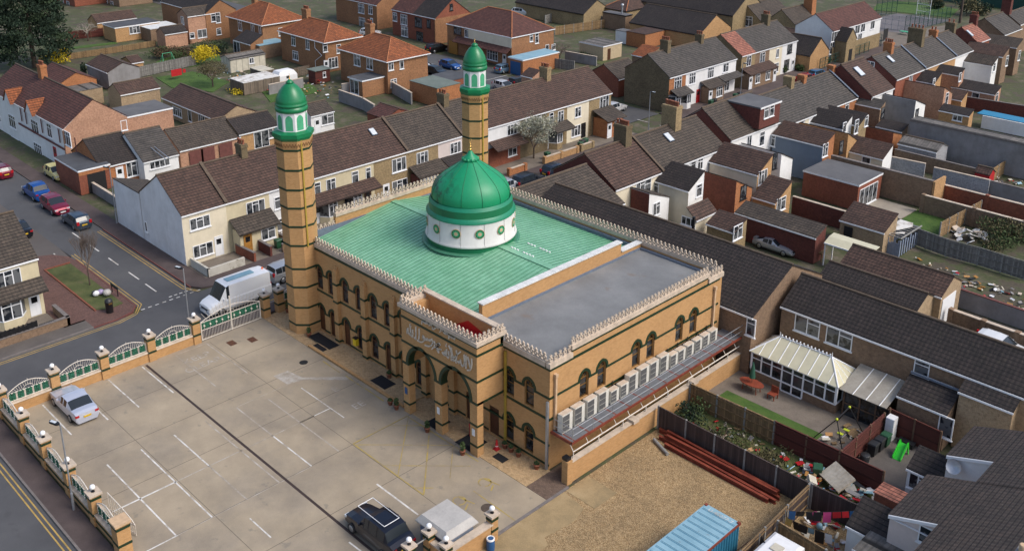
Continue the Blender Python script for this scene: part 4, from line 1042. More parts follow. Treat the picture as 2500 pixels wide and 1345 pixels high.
M["accream"] = plain("cream_metal", (.62,.60,.53), .45); M["acgrille"] = plain("dark_grille", (.09,.09,.09), .6); M["steelgrate"] = plain("steel_grating", (.14,.145,.155), .5)
# ------------------------------------------------------------------ ground
def flat(name, mat, pts, z, label=None): return sheet(name, M[mat], pts, z, label)
g = MB(); g.extr(rect(-700,400,-300,900), lambda u,v,d:(u,v,d), -.06, -.5, 0, caps=(1,0)); struct(g, 'ground', M['earth'], 'brown garden earth and rough ground between the houses', 'ground')
flat('main_road', 'asphalt', rect(-40,-33.5,-25.3,170), .0, 'grey asphalt street running past the mosque gate')
flat('lower_road', 'asphalt', rect(-40,40,-36,-25.25), .004, 'grey asphalt road below the car park wall')
flat('side_road', 'asphalt', [(-100,-9),(-58.6,-9),(-55.5,-9.1),(-40,-9.1),(-40,-3.9),(-100,-3.9)], -.004, 'side road between the white gable and the cream corner house')
flat('side_road_bay', 'asphaltb', [(-100,-13),(-60,-13),(-57,-12),(-55.5,-9.2),(-55.5,-9.0),(-100,-9.0)], -.004)
flat('far_road', 'asphalt', rect(-140,-45.6,63.6,71.2), .008, 'asphalt of the farther side road')
flat('back_road', 'asphalt', rect(-76,-45.6,62.8,72), -.01)
flat('cross_road', 'asphalt', rect(-200,-79,60.5,73.5), .004, 'far street with parked cars')
flat('pavement', 'pave', rect(-100,-41.9,-3.9,-2.0), .1, 'brown tarmac pavement beside the white gable')
flat('pavement', 'pave', [(-41.9,-2),(-41.9,-3.9),(-41.3,-3.8),(-40.5,-3.3),(-40,-2.2),(-40,62),(-41.9,62)], .1, 'brown pavement in front of the terraced houses')
flat('pavement', 'block', [(-58.5,-12.6),(-54.4,-12.6),(-54.4,-9.1),(-55.6,-9.2),(-57.2,-10.2)], .1, 'red block paved end of the side road pavement')
flat('pavement', 'block', [(-54.4,-15.2),(-41.6,-15.2),(-41.6,-13.4),(-40.1,-13.4),(-40.0,-11.4),(-40.4,-9.9),(-41.3,-9.2),(-54.4,-9.1)], .1, 'red block paving around the grass verge')
flat('pavement', 'pavegrey', rect(-41.8,-40,-40,-13.4), .1, 'grey pavement before the cream corner house')
flat('pavement', 'pave', [(-33.5,-25.2),(26,-25.2),(26,-24.0),(-12,-23.75),(-31.9,-23.75),(-31.9,60),(-33.5,60)], .1, 'dark brown pavement outside the car park wall')
flat('pavement', 'pave', rect(-45.6,-40,72,140), .1); flat('pavement', 'pave', rect(-40.0,-33.5,170,172), .1)
flat('front_garden', 'patio', rect(-45.5,-41.9,-2,62), .06); flat('front_garden', 'patio', rect(-45.4,-41.8,-30,-15.2), .06)
flat('grass_verge', 'grassd', [(-54.0,-12.0),(-42.9,-12.0),(-42.2,-11.2),(-42.4,-9.75),(-53.8,-9.75)], .14, 'small grass verge with a bare tree and rubbish bags')
for nm, b in (('kerb_edge', rect(-54.15,-42.7,-12.15,-12.0)), ('kerb_edge', rect(-54.15,-54.0,-12,-9.7))): flat(nm, 'w_red', b, .2)
flat('kerb', 'kerbred', rect(-60,-41.3,-3.98,-3.85), .12); flat('kerb', 'kerbred', [(-54.4,-9.1),(-41.3,-9.2),(-40.4,-9.9),(-40,-11.4),(-40.0,-13.4),(-39.88,-13.4),(-39.88,-11.4),(-40.3,-9.8),(-41.3,-9.07),(-54.4,-8.97)], .12)
flat('kerb', 'kerb', rect(-40.05,-39.9,-2.2,62), .12); flat('kerb', 'kerb', rect(-40.05,-39.9,-40,-13.4), .12); flat('kerb', 'kerb', rect(-33.55,-33.4,-25.2,60), .12); flat('kerb', 'kerb', rect(-33.5,26,-25.32,-25.18), .12)
flat('car_park', 'concrete', [(-31.9,-23.6),(2.2,-23.6),(2.2,-2.3),(-31.9,-2.3)], .02, 'stained concrete car park of the mosque')
flat('forecourt', 'apron', [(-31.6,-2.3),(.2,-2.3),(.2,0),(-31.6,0)], .05, 'tan block paved strip along the mosque front')
flat('forecourt', 'apron', [(-31.6,0),(-28.3,0),(-28.3,19),(-31.6,19)], .05)
flat('forecourt_step', 'mbrick', [(-24.7,-2.3),(-12.4,-2.3),(-12.4,-2.12),(-24.7,-2.12)], .2)
flat('forecourt', 'apron', [(-24.5,-2.12),(-12.4,-2.12),(-12.4,-.02),(-24.5,-.02)], .16)
flat('side_path', 'brickpave', [(.2,-2.3),(2.1,-2.3),(2.1,-.3),(1.5,.2),(1.5,21),(.2,21)], .045, 'brown brick path beside the mosque')
flat('gravel_yard', 'gravel', [(2.2,-40),(14.6,-40),(14.2,8.85),(2.2,8.95)], .0, 'yellow gravel yard beside the mosque')
flat('concrete_patch', 'yellowconc', [(2.25,-14),(5.0,-12),(4.9,-5.2),(4.3,-4.9),(4.6,-2.5),(4.2,-1.2),(2.25,-.9)], .012, 'stained yellow concrete strip beside the car park')
flat('concrete_patch', 'yellowconc', rect(2.3,4.7,-.75,1.4), .014)
flat('kerb', 'kerb', [(2.05,-14),(2.25,-14),(2.25,-.4),(2.05,-.4)], .07)
# car park markings
mk = MB()
def stripe(mb, x0, y0, x1, y1, w=.1, z=.026):
    d = Vector((x1-x0,y1-y0,0)); L = d.length; d /= L; n = Vector((-d.y,d.x,0))*w/2
    a = Vector((x0,y0,z)); b = Vector((x1,y1,z)); mb.face([a-n,b-n,b+n,a+n])
wl = MB(); fl = MB()
yb = [-20.57,-18.2,-15.8,-13.42,-10.95]
Q = wl
for i, y in enumerate(yb):
    t = wl if i < 3 else fl
    stripe(t,-21,y,-16.0,y); stripe(wl if i < 2 or i == 4 else fl,-16,y,-11.3,y)
stripe(wl,-16.1,-22.4,-16.1,-18.1,.13); stripe(fl,-16.1,-18.1,-16.1,-7.5,.09); stripe(wl,-11.3,-23.2,-11.3,-20.5); stripe(fl,-11.3,-20.5,-11.3,-10.9,.06)
stripe(fl,-20.3,-8.7,-11.4,-8.7); stripe(wl,-19.9,-6.1,-14.4,-6.1,.08); stripe(wl,-16.1,-8.7,-16.1,-6.1,.08)
for y in (-20.9,-18.3,-16.0,-13.3): stripe(wl,-31.2,y,-26.0,y,.1)
for y in (-10.6,-7.9): stripe(fl,-31.0,y,-24.6,y,.09)
stripe(fl,-31.0,-10.6,-31.0,-7.9,.07); stripe(fl,-21,-10.9,-21,-6.3,.05)
stripe(wl,-6.8,-9.0,-2.6,-9.0,.12); stripe(wl,-3.6,-13.5,-1.0,-13.4,.1); stripe(wl,-9.6,-16.6,-7.2,-16.6,.09)
struct(wl, 'painted_lines', M['line'], 'worn white parking bay lines on the car park', 'markings'); struct(fl, 'painted_lines', M['linefade'], 'faded white parking bay lines on the car park', 'markings')
yl = MB(); ZY = .028
for a in ((-11.4,-7.5,-3.8,-7.55),(-11.4,-7.5,-11.4,-2.75),(-11.4,-2.75,-3.9,-2.7),(-8.9,-2.75,-3.85,-7.5)): stripe(yl,*a,.10,ZY)
stripe(fl,-3.9,-2.7,-3.85,-7.5,.07,ZY)
for i in range(8):
    c = -16.1+i*1.62
    a, b = max(-11.4,c), min(-3.9,c+4.8)
    if b-a > .4: stripe(yl if i%2 else fl,a,-7.5+(a-c),b,-7.5+(b-c),.06,ZY+.001); stripe(fl if i%3 else yl,a,-2.75-(a-c),b,-2.75-(b-c),.06,ZY+.002)
for x in (-22,-19,-16.5): stripe(yl,x,-2.7,x+2.4,-2.75,.1,ZY)
stripe(yl,-1.9,-5.0,2.0,-5.1,.08,ZY); stripe(yl,-3.4,-2.7,-.2,-2.7,.08,ZY) if False else None
for cx, cy in ((-2.0,-3.9),(-1.8,-6.3)):
    for k in range(9): a = R(k*36-40); b = R(k*36-4); stripe(yl,cx+.42*math.cos(a),cy+.42*math.sin(a),cx+.42*math.cos(b),cy+.42*math.sin(b),.1,ZY)
    stripe(yl,cx-.3,cy+.2,cx+.9,cy+.5,.1,ZY); stripe(yl,cx+.6,cy+.2,cx+.9,cy-.3,.1,ZY)
struct(yl, 'painted_lines', M['yfade'], 'faded yellow box and wheelchair markings before the portico', 'markings')
for body, p, s in (('KEEP',(-29.4,-9.6,.03),1.05),('CLEAR',(-28.1,-9.7,.03),1.05)): text_mesh(body, s, 'linefade', 'painted_letters', AX(p,(0,1,0),(-1,0,0)), 'white painted letters %s on the car park' % body)
for p, tx in (((-17.9,-4.4),'E'),((-14.95,-4.4),'EE')): text_mesh(tx, 1.0, 'linefade', 'painted_letters', AX((*p,.03),(0,1,0),(-1,0,0)), 'faded white letter beside the yellow lines')
ar = MB(); ar.extr([(-22.8,-6.7),(-22.7,-5.5),(-21.05,-5.2),(-18.65,-2.6),(-18.3,-2.9),(-20.7,-5.3),(-21.1,-6.6)], lambda u,v,d:(u,v,d), .026, .022); struct(ar, 'painted_arrow', M['linefade'], 'pale arrow shaped patch on the car park concrete', 'markings')
jt = MB()
for x in (-27.2,-22.3,-17.6,-11.35,-6.4): jt.box(x-.02,x+.02,-23,-2.4,.02,.0235)
for y in (-18.0,-7.6): jt.box(-31,1.5,y-.018,y+.018,.02,.023)
struct(jt, 'concrete_joints', M['joint'], 'joints between the concrete slabs', 'joints')
g = MB(); g.box(-31.2,2.0,-13.05,-12.87,.018,.03); g.thing('drain_channel', M['drain'], 'long dark drain channel across the car park', 'drain', (-14,-12.96,.02))
for x, y, r_, lab in ((-22.9,-3.9,.34,'dark round manhole cover near the minaret'),(-.05,-5.5,.42,'rusty round manhole cover beside the grey cabinet')):
    g = MB(); g.lathe([(r_,.0),(r_,.012)], (x,y,.02), 20); g.thing('manhole_cover', M['rubber'] if x < -5 else M['bark'], lab, 'manhole', (x,y,.02))
for x, y, lab in ((-29.6,-6.4,'rusty square drain cover just inside the gate on its left'),(-28.9,-4.9,'rusty square drain cover just inside the gate on its right')):
    g = MB(); g.box(x-.4,x+.4,y-.3,y+.3,.02,.032); g.thing('drain_cover', M['doorbrown'], lab, 'manhole', (x,y,.02))
# road paint
rp = MB(); ry = MB()
for x in (-61.5,-57.2,-52.8,-48.4,-44.9):
    stripe(rp,x,-6.5,x+2.2,-6.5,.12,.004)
for i in range(9): stripe(rp,-40.3,-9.1+i*.66,-40.3,-8.75+i*.66,.12,.004)
for i in range(5): stripe(rp,-40.9,-6.2+i*.5,-40.9,-5.9+i*.5,.14,.004)
for s in (0,.28):
    stripe(ry,-60,-4.25-s,-41.6,-4.25-s,.09,.004); stripe(ry,-41.6,-4.25-s,-40.3+s,-3.7,.09,.004)
    stripe(ry,-56,-8.8+s,-41.3,-8.85+s,.09,.004); stripe(ry,-41.3,-8.85+s,-40.1+s,-9.7,.09,.004); stripe(ry,-40.1+s,-9.7,-39.6+s,-11.4,.09,.004); stripe(ry,-39.6+s,-11.4,-39.6+s,-36,.09,.006)
    stripe(ry,-39.6+s,-2,-39.6+s,10,.09,.006); stripe(ry,-34+s,-24,-34+s,60,.09,.006); stripe(ry,-33,-25.6-s,30,-25.6-s,.09,.01)
stripe(rp,-28,-29.2,30,-29.2,.12,.01)
for i in range(5): stripe(rp,-57.6+i*.55,-11.2,-57.3+i*.55,-10.4,.1,.004); stripe(rp,-57.6+i*.55,-9.9,-57.2+i*.55,-9.9,.1,.004)
for i in range(12): stripe(rp,-70+i*4,67.4,-68+i*4,67.4,.12,.014)
stripe(rp,-77,62,-77,73,.12,.014)
struct(rp, 'road_markings', M['line'], 'white lines painted on the roads', 'markings'); struct(ry, 'road_markings', M['yline'], 'double yellow lines along the kerbs', 'markings')

# ------------------------------------------------------------------ car park boundary
def globe_lamp(E0, x, y, z):
    g = MB(); g.tube((x,y,z),(x,y,z+.18),.05,8); g.lathe([(.12,z),(.12,z+.03)],(x,y,0),10); o = g.build('lamp_base', M['black'], E0)
    g = MB(); g.ball((x,y,z+.32),.17,14); g.build('lamp_globe', M['lampglobe'], o)
def pillar(E0, x, y, h=2.25, w=.62, lamp=True, cap='cast'):
    g = MB(); g.box(x-w/2,x+w/2,y-w/2,y+w/2,0,h-.12); o = g.build('pillar', M['mbrick'], E0)
    g = MB()
    for z in (h-.42,.75): g.box(x-w/2-.02,x+w/2+.02,y-w/2-.02,y+w/2+.02,z,z+.17)
    g.build('green_brick_band', M['gband'], o)
    g = MB(); g.prism(rect(x-w/2-.09,x+w/2+.09,y-w/2-.09,y+w/2+.09),h-.12,h+.02); g.build('pillar_cap', M[cap], o)
    if lamp: globe_lamp(E0, x, y, h+.02)
def railing(E0, L, M4, gate=False):
    f = MB(); n = MB(); z0, z1 = (.9,1.55) if not gate else (.08,.98); R_ = .028
    f.tube((0,0,z0+.04),(0,L,z0+.04),.03,5); f.tube((0,0,z1),(0,L,z1),.03,5)
    top = lambda y: z1+.10+.52*math.sin(math.pi*min(1,max(0,y/L)))
    if gate: top = lambda y: z1+.75+.62*math.sin(math.pi*y/L)
    N = 16; f.path([(0,L*i/N,top(L*i/N)) for i in range(N+1)], .035, 5)
    for y in (0,L): f.tube((0,y,z0),(0,y,top(y)),.03 if not gate else .06,5)
    if not gate:
        k = 5
        for i in range(k):
            c = L*(i+.5)/k; n.box(-.012,.012,c-.21,c+.21,z0+.08,z1-.04)
            for s in (-.27,-.33,.27,.33): f.tube((0,c+s,z0),(0,c+s,z1),.014,4)
            for q in range(3):
                zc = z0+.17+q*.2; n.ball((.02,c,zc),.07,6); n.ball((.02,c-.12,zc+.08),.05,6); n.ball((.02,c+.12,zc+.08),.05,6)
    else:
        zm = z1+.7
        f.tube((0,0,zm),(0,L,zm),.035,5)
        k = 40
        for i in range(k+1): f.tube((0,L*i/k,z0),(0,L*i/k,z1),.018,4)
        n.box(-.012,.012,.08,L-.08,z1+.1,zm-.06)
        for i in range(10):
            y = L*(i+.5)/10; f.tube((.03,y,z1),(.03,y,zm),.016,4); f.ball((.04,y,z1+.35),.09,6)
        z1 = zm; f.tube((0,L/2,z0),(0,L/2,top(L/2)+.12),.07,6)
    c = L/2
    for i in range(17):
        y = L*(i+.5)/17; d = 1 if y > c else -1
        if top(y) > z1+.09: f.tube((0,c+(y-c)*.82,z1+(.02 if abs(y-c) > .35 else .2)),(0,y+.03*d,top(y)),.014,4)
    f.path([(0,c+.35*math.cos(R(a)),z1+.3*math.sin(R(a))) for a in range(0,181,20)], .018, 4)
    f.tube((0,c,top(c)),(0,c,top(c)+.18),.02,4,r2=.004)
    f.xf(M4); n.xf(M4)
    o = f.build('railing_panel' if not gate else 'gate_frame', M['railwhite'], E0); n.build('green_lattice', M['lattice'], o); return o
M['railwhite'] = plain('cream_white_ironwork', (.66,.60,.52), .45)
M['lattice'] = ground_('green_lattice', [(.4,(.012,.05,.032)),(.55,(.02,.15,.085)),(.7,(.03,.2,.12))], 9, 20, .4, .5)
BW = empty('boundary_wall', (-31.7,-14,0), 'street side boundary wall with white and green arched railings and globe lamps', 'wall')
py = [-23.3,-19.7,-16.0,-12.25,-8.42]
g = MB(); g.box(-31.85,-31.5,-23.3,-8.4,0,.8); o = g.build('wall_body', M['mbrick'], BW); g = MB(); g.prism(rect(-31.93,-31.42,-23.3,-8.4),.8,.9,0,rect(-31.88,-31.47,-23.3,-8.4)); g.build('coping', M['cast'], o)
for y in py[1:]: pillar(BW, -31.68, y)
for a, b in zip(py, py[1:]): railing(BW, b-a-.72, Matrix.Translation((-31.68,a+.36,0)))
BL = empty('boundary_wall', (-22,-23.4,0), 'road side boundary wall with slender arched railings ending in a cream capped pillar', 'wall')
pxs = [-31.68,-27.4,-23.55,-19.6,-15.8,-12.05]
g = MB(); g.box(-31.68,-12.05,-23.6,-23.25,0,.8); o = g.build('wall_body', M['mbrick'], BL); g = MB(); g.prism(rect(-31.68,-12.05,-23.68,-23.17),.8,.9); g.build('coping', M['cast'], o)
g = MB(); g.box(-31.5,-12.3,-23.63,-23.6,.35,.5); g.build('green_brick_band', M['gband'], o)
for x in pxs[:-1]: pillar(BL, x, -23.42)
pillar(BL, -12.15, -23.42, 2.3, .8, False, 'potcream')
for a, b in zip(pxs, pxs[1:]):
    railing(BL, b-a-.74, Matrix.Translation((a+.37,-23.42,0)) @ Matrix.Rotation(-math.pi/2,4,'Z'))
GT = empty('gate', (-31.6,-5.3,0), 'wide cream sliding gate with arched top and green lattice', 'gate'); railing(GT, 5.45, Matrix.Translation((-31.45,-8.0,.05)), True)
GP = empty('gate_pillar', (-31.62,-1.95,0), 'brick gate pillar with globe lamp at the right end of the wide gate', 'pillar'); pillar(GP, -31.62, -1.95, 2.2)
GP = empty('boundary_wall', (-31.62,3,0), 'brick pillar and railing running behind the near minaret', 'wall'); pillar(GP, -31.62, -.55, 2.2); railing(GP, 3.4, Matrix.Translation((-31.62,-.1,0))); g = MB(); g.box(-31.8,-31.45,-.4,18,0,.9); g.build('wall_body', M['mbrick'], GP); pillar(GP, -31.62, 3.6, 2.2)
OG = empty('open_gate', (-16.6,-21.4,0), 'narrow white gate leaf standing open inside the road side wall', 'gate')
g = MB()
a, b = Vector((-15.4,-22.75,.1)), Vector((-12.9,-22.3,.1))
for i in range(13):
    p = a.lerp(b, i/12); hh = .75+1.2*(1-i/12)**.7; g.tube(p, p+Vector((0,0,hh)), .02, 4)
g.path([a.lerp(b,i/12)+Vector((0,0,.75+1.2*(1-i/12)**.7)) for i in range(13)], .03, 5); g.tube(a+Vector((0,0,.1)), b+Vector((0,0,.1)), .03, 5); g.tube(a+Vector((0,0,.7)), b+Vector((0,0,.7)), .025, 5); g.build('gate_frame', M['railwhite'], OG)
# low walls around the cabinet
CW = empty('boundary_wall', (2.2,-9,0), 'short brick wall with globe lamps around the grey cabinet', 'wall')
g = MB(); g.box(2.05,2.4,-10.8,-7.2,0,1.25); g.box(.8,2.0,-11.05,-10.75,0,1.25); o = g.build('wall_body', M['mbrick'], CW); g = MB(); g.prism(rect(1.97,2.48,-10.6,-7.4),1.25,1.35); g.prism(rect(1.05,1.97,-11.1,-10.68),1.25,1.35); g.build('coping', M['cast'], o)
for x, y in ((2.2,-7.24),(2.25,-10.9),(.75,-10.9)): pillar(CW, x, y, 1.9, .5)
GP = empty('gate_pillar', (.84,-12.5,0), 'brick pillar with globe lamp nearest the bottom edge behind the black cab', 'pillar'); pillar(GP, .84, -12.45, 1.9, .5)
g = MB(); g.tube((.76,-12.2,1.5),(.76,-11.15,1.5),.05,8); g.thing('barrier_bar', M['post'], 'grey barrier bar between two brick pillars', 'barrier', (.76,-11.7,1.5))
GB = empty('cabinet', (.75,-9.45,0), 'large grey plant cabinet with sloping lid behind brick walls', 'cabinet')
g = MB(); g.box(-.6,1.75,-10.45,-8.35,.02,1.6); g.build('cabinet_body', M['bluewrap'], GB); g = MB(); g.prism(rect(-.78,2.0,-10.68,-8.15),1.6,1.66); g.prism(rect(-.78,2.0,-10.68,-8.15),1.66,2.05,0,rect(-.5,1.7,-10.4,-8.4)); g.build('lid', M['genbox'], GB)
# barrel by the wall
BR = empty('barrel', (2.75,-7.9,0), 'blue plastic barrel with white rim beside the brick wall', 'barrel'); g = MB(); g.lathe([(.24,0),(.26,.3),(.24,.75),(.22,.8)],(2.75,-7.9,0),16); g.build('barrel_body', M['blue'], BR); g = MB(); g.lathe([(.25,.72),(.25,.82),(.18,.82),(.18,.75)],(2.75,-7.9,0),16,cap=False); g.build('rim', M['white'], BR)

# ------------------------------------------------------------------ mosque side: units, walkway, low wall
wk = empty('walkway', (1,10,2.9), 'galvanised maintenance walkway with red steel frame along the mosque side', 'walkway')
g = MB(); g.box(.1,1.85,.2,20.2,2.93,2.97); g.build('grating', M['steelgrate'] if 'steelgrate' in M else plain('steel_grating', (.13,.15,.19), .5), wk)
g = MB(); g.box(1.85,1.93,.1,20.3,2.83,2.99); g.box(.05,1.9,.1,.2,2.8,2.99)
for i in range(15): g.box(.06,1.85,.4+i*1.4,.5+i*1.4,2.82,2.975)
g.build('steel_frame', M['redsteel'], wk)
g = MB()
for z in (3.45,3.95): g.tube((1.88,.2,z),(1.88,20.2,z),.025,5)
for i in range(11): g.tube((1.88,.2+i*2,2.95),(1.88,.2+i*2,3.95),.022,5)
for z in (3.45,3.95): g.tube((.3,.2,z),(1.88,.2,z),.022,5)
g.build('handrail', M['steel'], wk)
ys_ = [(.35,1),(1.55,1),(2.8,1),(4.0,1),(5.25,0),(6.3,0),(7.2,1),(8.45,1),(9.55,1),(10.75,1),(12.0,0),(12.95,0),(14.0,0),(15.05,0),(16.05,0),(17.05,0)]
proto = {}
for y, big in ys_:
    h = 1.38 if big else 1.02; L = .98 if big else .84
    lab = ('taller' if big else 'shorter')+' cream air conditioning unit on the mosque side walkway'
    if big not in proto:
        a = empty('air_conditioner', (.62,y,2.98), lab, 'air conditioner', 'air conditioning units along the mosque side')
        g = MB(); g.box(.42,.85,y,y+L,3.02,2.98+h); g.build('casing', M['accream'], a)
        g = MB(); g.box(.851,.87,y+.02,y+L*.68,3.08,2.98+h-.08)
        g.build('grille', M['acgrille'], a)
        g = MB()
        for k in range(0,12,4): g.box(.871,.879,y+.02,y+L*.68,3.12+k*(h-.25)/12,3.12+k*(h-.25)/12+.012)
        g.build('slats', M['accream'], a)
        g = MB(); g.box(.45,.84,y+.04,y+L-.04,2.98+h,2.98+h+.012); g.build('top_panel', M['cast'], a); proto[big] = a
    else:
        c = copy_tree(proto[big]); c.location = (.62,y,2.98)
for i, y in enumerate(range(14)):
    pass
g = MB()
for i in range(14): g.tube((.05,1.3+i*1.25,3.78),(.2,1.3+i*1.25,3.78),.05,5); g.ball((.12,1.3+i*1.25,4.02),.07,6)
g.box(.03,.09,.6,18,3.62,3.7); g.build('pipe_bracket', M['black'], MQ)
LW = wallrun([(1.75,.15),(1.75,21.0)], 1.5, 'tan brick retaining wall with stone coping below the walkway', 'mbrick', .35, 'cast', 'retaining_wall')
for y in (6.6,13.6): 
    g = MB(); g.box(1.45,2.1,y-.3,y+.3,1.5,1.75); g.build('coping_block', M['cast'], LW)
g = MB(); g.box(1.5,2.0,-.35,.13,0,1.75); g.build('end_pier', M['mbrick'], LW); g = MB(); g.box(1.45,1.9,-.3,.1,1.75,1.95); g.build('wall_light', M['black'], LW)
RL = empty('guard_rail', (1.7,10,1.6), 'cream tubular guard rail standing on the tan retaining wall', 'railing')
g = MB(); g.tube((1.72,.5,2.05),(1.72,20.8,2.05),.045,6)
for i in range(9):
    y = .5+i*2.53; g.tube((1.72,y,1.5),(1.72,y,2.05),.04,6)
for i in range(15): g.tube((1.72,.5+i*1.45,2.05),(1.2,.5+i*1.45,2.75),.03,5)
g.build('rail', M['railwhite'], RL)
# mats, pots, bins on the forecourt
for x0,x1,y0,y1,z,lab in ((-25.9,-22.9,-1.45,-.45,.17,'large black door mat before the minaret side doors'),(-24.4,-23.0,-2.0,-1.55,.17,'small black door mat on the forecourt step'),(-16.9,-15.1,-1.9,-.8,.17,'black door mat midway along the mosque front'),(-9.8,-8.6,-2.4,-1.0,.06,'black mat between the left portico pillars'),(-6.6,-5.0,-2.4,-.8,.06,'black mat between the right portico pillars'),(-3.6,-2.6,-1.7,-1.1,.06,'small dark mat right of the portico')):
    g = MB(); g.box(x0,x1,y0,y1,z,z+.015); g.thing('door_mat', M['mat'], lab, 'door mat', ((x0+x1)/2,(y0+y1)/2,z))
def potplant(x, y, z, lab, h=.5, r=.2, conical=True):
    a = empty('potted_plant', (x,y,z), lab, 'plant'); g = MB(); g.lathe([(r*.7,0),(r,.3),(r*1.1,.3),(r*1.1,.36),(r*.9,.36)],(x,y,z),12); g.build('pot', M['pot'], a)
    c = MB(); leaf_cloud(c,(x,y,z+.36+h*.4),(r*.9,r*.9,h*.5),160,.12,seed=int(x*7+y*3)&255,shell=.1); c.build('foliage', M['leafgreen'], a)
for x,y,z,lab,h in ((-26.0,-1.3,.05,'potted bush at the foot of the near minaret',.6),(-12.6,-2.75,.02,'potted conifer left of the left portico pillar',.7),(-13.4,-2.7,.02,'empty looking terracotta pot by the forecourt step',.15),(-8.9,-2.95,.02,'potted shrub before the middle portico pillar',.6),(-5.2,-2.95,.02,'potted conifer before the right portico pillar',.75),(-3.7,-.4,.05,'small pot plant under the yellow downpipe',.2),(-3.1,-.4,.05,'second small pot plant right of the yellow downpipe',.2),(-2.4,-.4,.05,'third small pot plant under the right ground window',.2),(-.6,-.5,.05,'small pot plant nearest the mosque corner',.2),(-16.2,-.6,.16,'pot plant by the middle buttress',.3),(-30.9,-.2,.05,'leafy potted shrub beside the gate pillar',1.0)): potplant(x,y,z,lab,h)
RB = empty('litter_bin', (-6.3,-1.0,.05), 'red hooded litter bin inside the portico', 'bin'); g = MB(); g.lathe([(.24,0),(.25,.75),(.27,.76),(.27,.95),(.22,1.1),(.02,1.16)],(-6.3,-1.0,.05),16); g.build('bin_body', M['redpaint'], RB)
g = MB(); g.box(-6.2,-6.02,-1.2,-.98,.8,.98); g.build('opening', M['black'], RB)
TC = empty('traffic_cone', (-4.0,-.9,.05), 'orange and white traffic cone right of the portico', 'traffic cone'); g = MB(); g.box(-4.2,-3.8,-1.1,-.7,.05,.1); g.lathe([(.16,.1),(.05,.78)],(-4.0,-.9,.0),12); g.build('cone', M['redpaint'], TC); g = MB(); g.lathe([(.125,.32),(.09,.52)],(-4.0,-.9,0),12); g.build('white_band', M['white'], TC)
YB = empty('grit_bin', (-20.9,-.25,.16), 'yellow box on the mosque wall by a brown door', 'box'); g = MB(); g.box(-21.15,-20.75,-.35,-.05,.9,1.5); g.build('box_body', M['yline2'] if 'yline2' in M else plain('bright_yellow', (.7,.5,.02), .5), YB); g = MB(); g.box(-21.18,-20.72,-.38,-.03,1.5,1.56); g.build('lid', M['black'], YB)
for x, lab, c in ((-11.75,'blue sign on the left portico pillar','blue'),(-8.2,'white notice on the middle portico pillar','white'),(-4.6,'white notice on the right portico pillar','white')):
    g = MB(); g.box(x-.13,x+.13,-2.5,-2.46,1.6,2.1); g.thing('notice', M[c], lab, 'sign', (x,-2.48,1.85))
# street lamps
street_lamp(-33.3,-8.1,6.0,200,'grey street lamp with black head beside the white van'); street_lamp(-17.9,-24.0,6.2,200,'tall grey street lamp outside the road side wall'); street_lamp(-60.5,-2.2,6.3,200,'grey street lamp against the white gable wall')
street_lamp(-40.6,63,6,0,'thin street lamp at the corner of the far side road'); street_lamp(-41,86,6,0,'street lamp before the white terraced houses')
# vehicles
car('silver saloon car parked alone in the mosque car park', -29.0,-19.45,180,(.50,.53,.62),4.85,1.86,1.47,'saloon',metal=.3)
car('black london style cab with framed roof panel at the bottom edge', -2.6,-12.0,180,(.006,.008,.018),4.9,1.9,1.85,'taxi')
car('white panel van parked across the gate with orange beacon', -35.4,-2.6,-90,(.80,.81,.82),6.1,2.05,2.55,'van',cat='van',name='van',metal=.0)
car('silver people carrier parked behind the white van', -36.9,4.0,90,(.55,.57,.60),4.5,1.8,1.66,'estate',metal=.6)
car('bright blue london style cab parked on the side road', -74.6,-5.2,180,(.008,.075,.30),4.6,1.8,1.8,'taxi')
car('crimson crossover car parked between the blue cab and the grey hatchback', -68.9,-5.3,0,(.20,.006,.03),4.4,1.82,1.6,'hatch',plate='platew')
car('dark blue grey hatchback with yellow plate parked behind the crimson car', -63.2,-5.3,180,(.035,.055,.08),4.3,1.76,1.48,'hatch')
car('pale yellow hatchback parked by the flat roofed garage', -79.4,-1.1,0,(.62,.56,.24),3.9,1.68,1.47,'hatch',metal=.05)
car('black hatchback half hidden behind the cream corner house roof', -65.0,-10.6,180,(.008,.009,.014),4.3,1.76,1.45,'saloon')
car('dark red car cut off by the left edge of the photo', -84.6,-5.6,180,(.16,.006,.02),4.2,1.76,1.45,'hatch')
g = MB(); g.box(-35.8,-35.1,-3.4,-.8,2.6,2.66); g.thing('roof_sign', M['contblue'], 'blue lettered panel on the roof of the white van', 'sign', (-35.9,-2,2.58))
g = MB(); g.lathe([(.1,0),(.09,.12),(.02,.16)],(-35.4,.2,2.56),10); g.thing('beacon', M['rl_or'] if 'rl_or' in M else plain('orange_lens', (.7,.12,.02), .3), 'orange beacon on the rear roof of the white van', 'beacon', (-35.4,.2,2.57))
q = MB()
for a, b in (((-3.85,-12.55,1.93),(-3.85,-11.45,1.93)),((-1.3,-12.55,1.93),(-1.3,-11.45,1.93)),((-3.85,-12.55,1.93),(-1.3,-12.55,1.93)),((-3.85,-11.45,1.93),(-1.3,-11.45,1.93))): q.tube(a,b,.025,5)
q.thing('roof_rack', M['white'], 'white framed rack on the roof of the black cab', 'roof rack', (-2.6,-12,1.9))
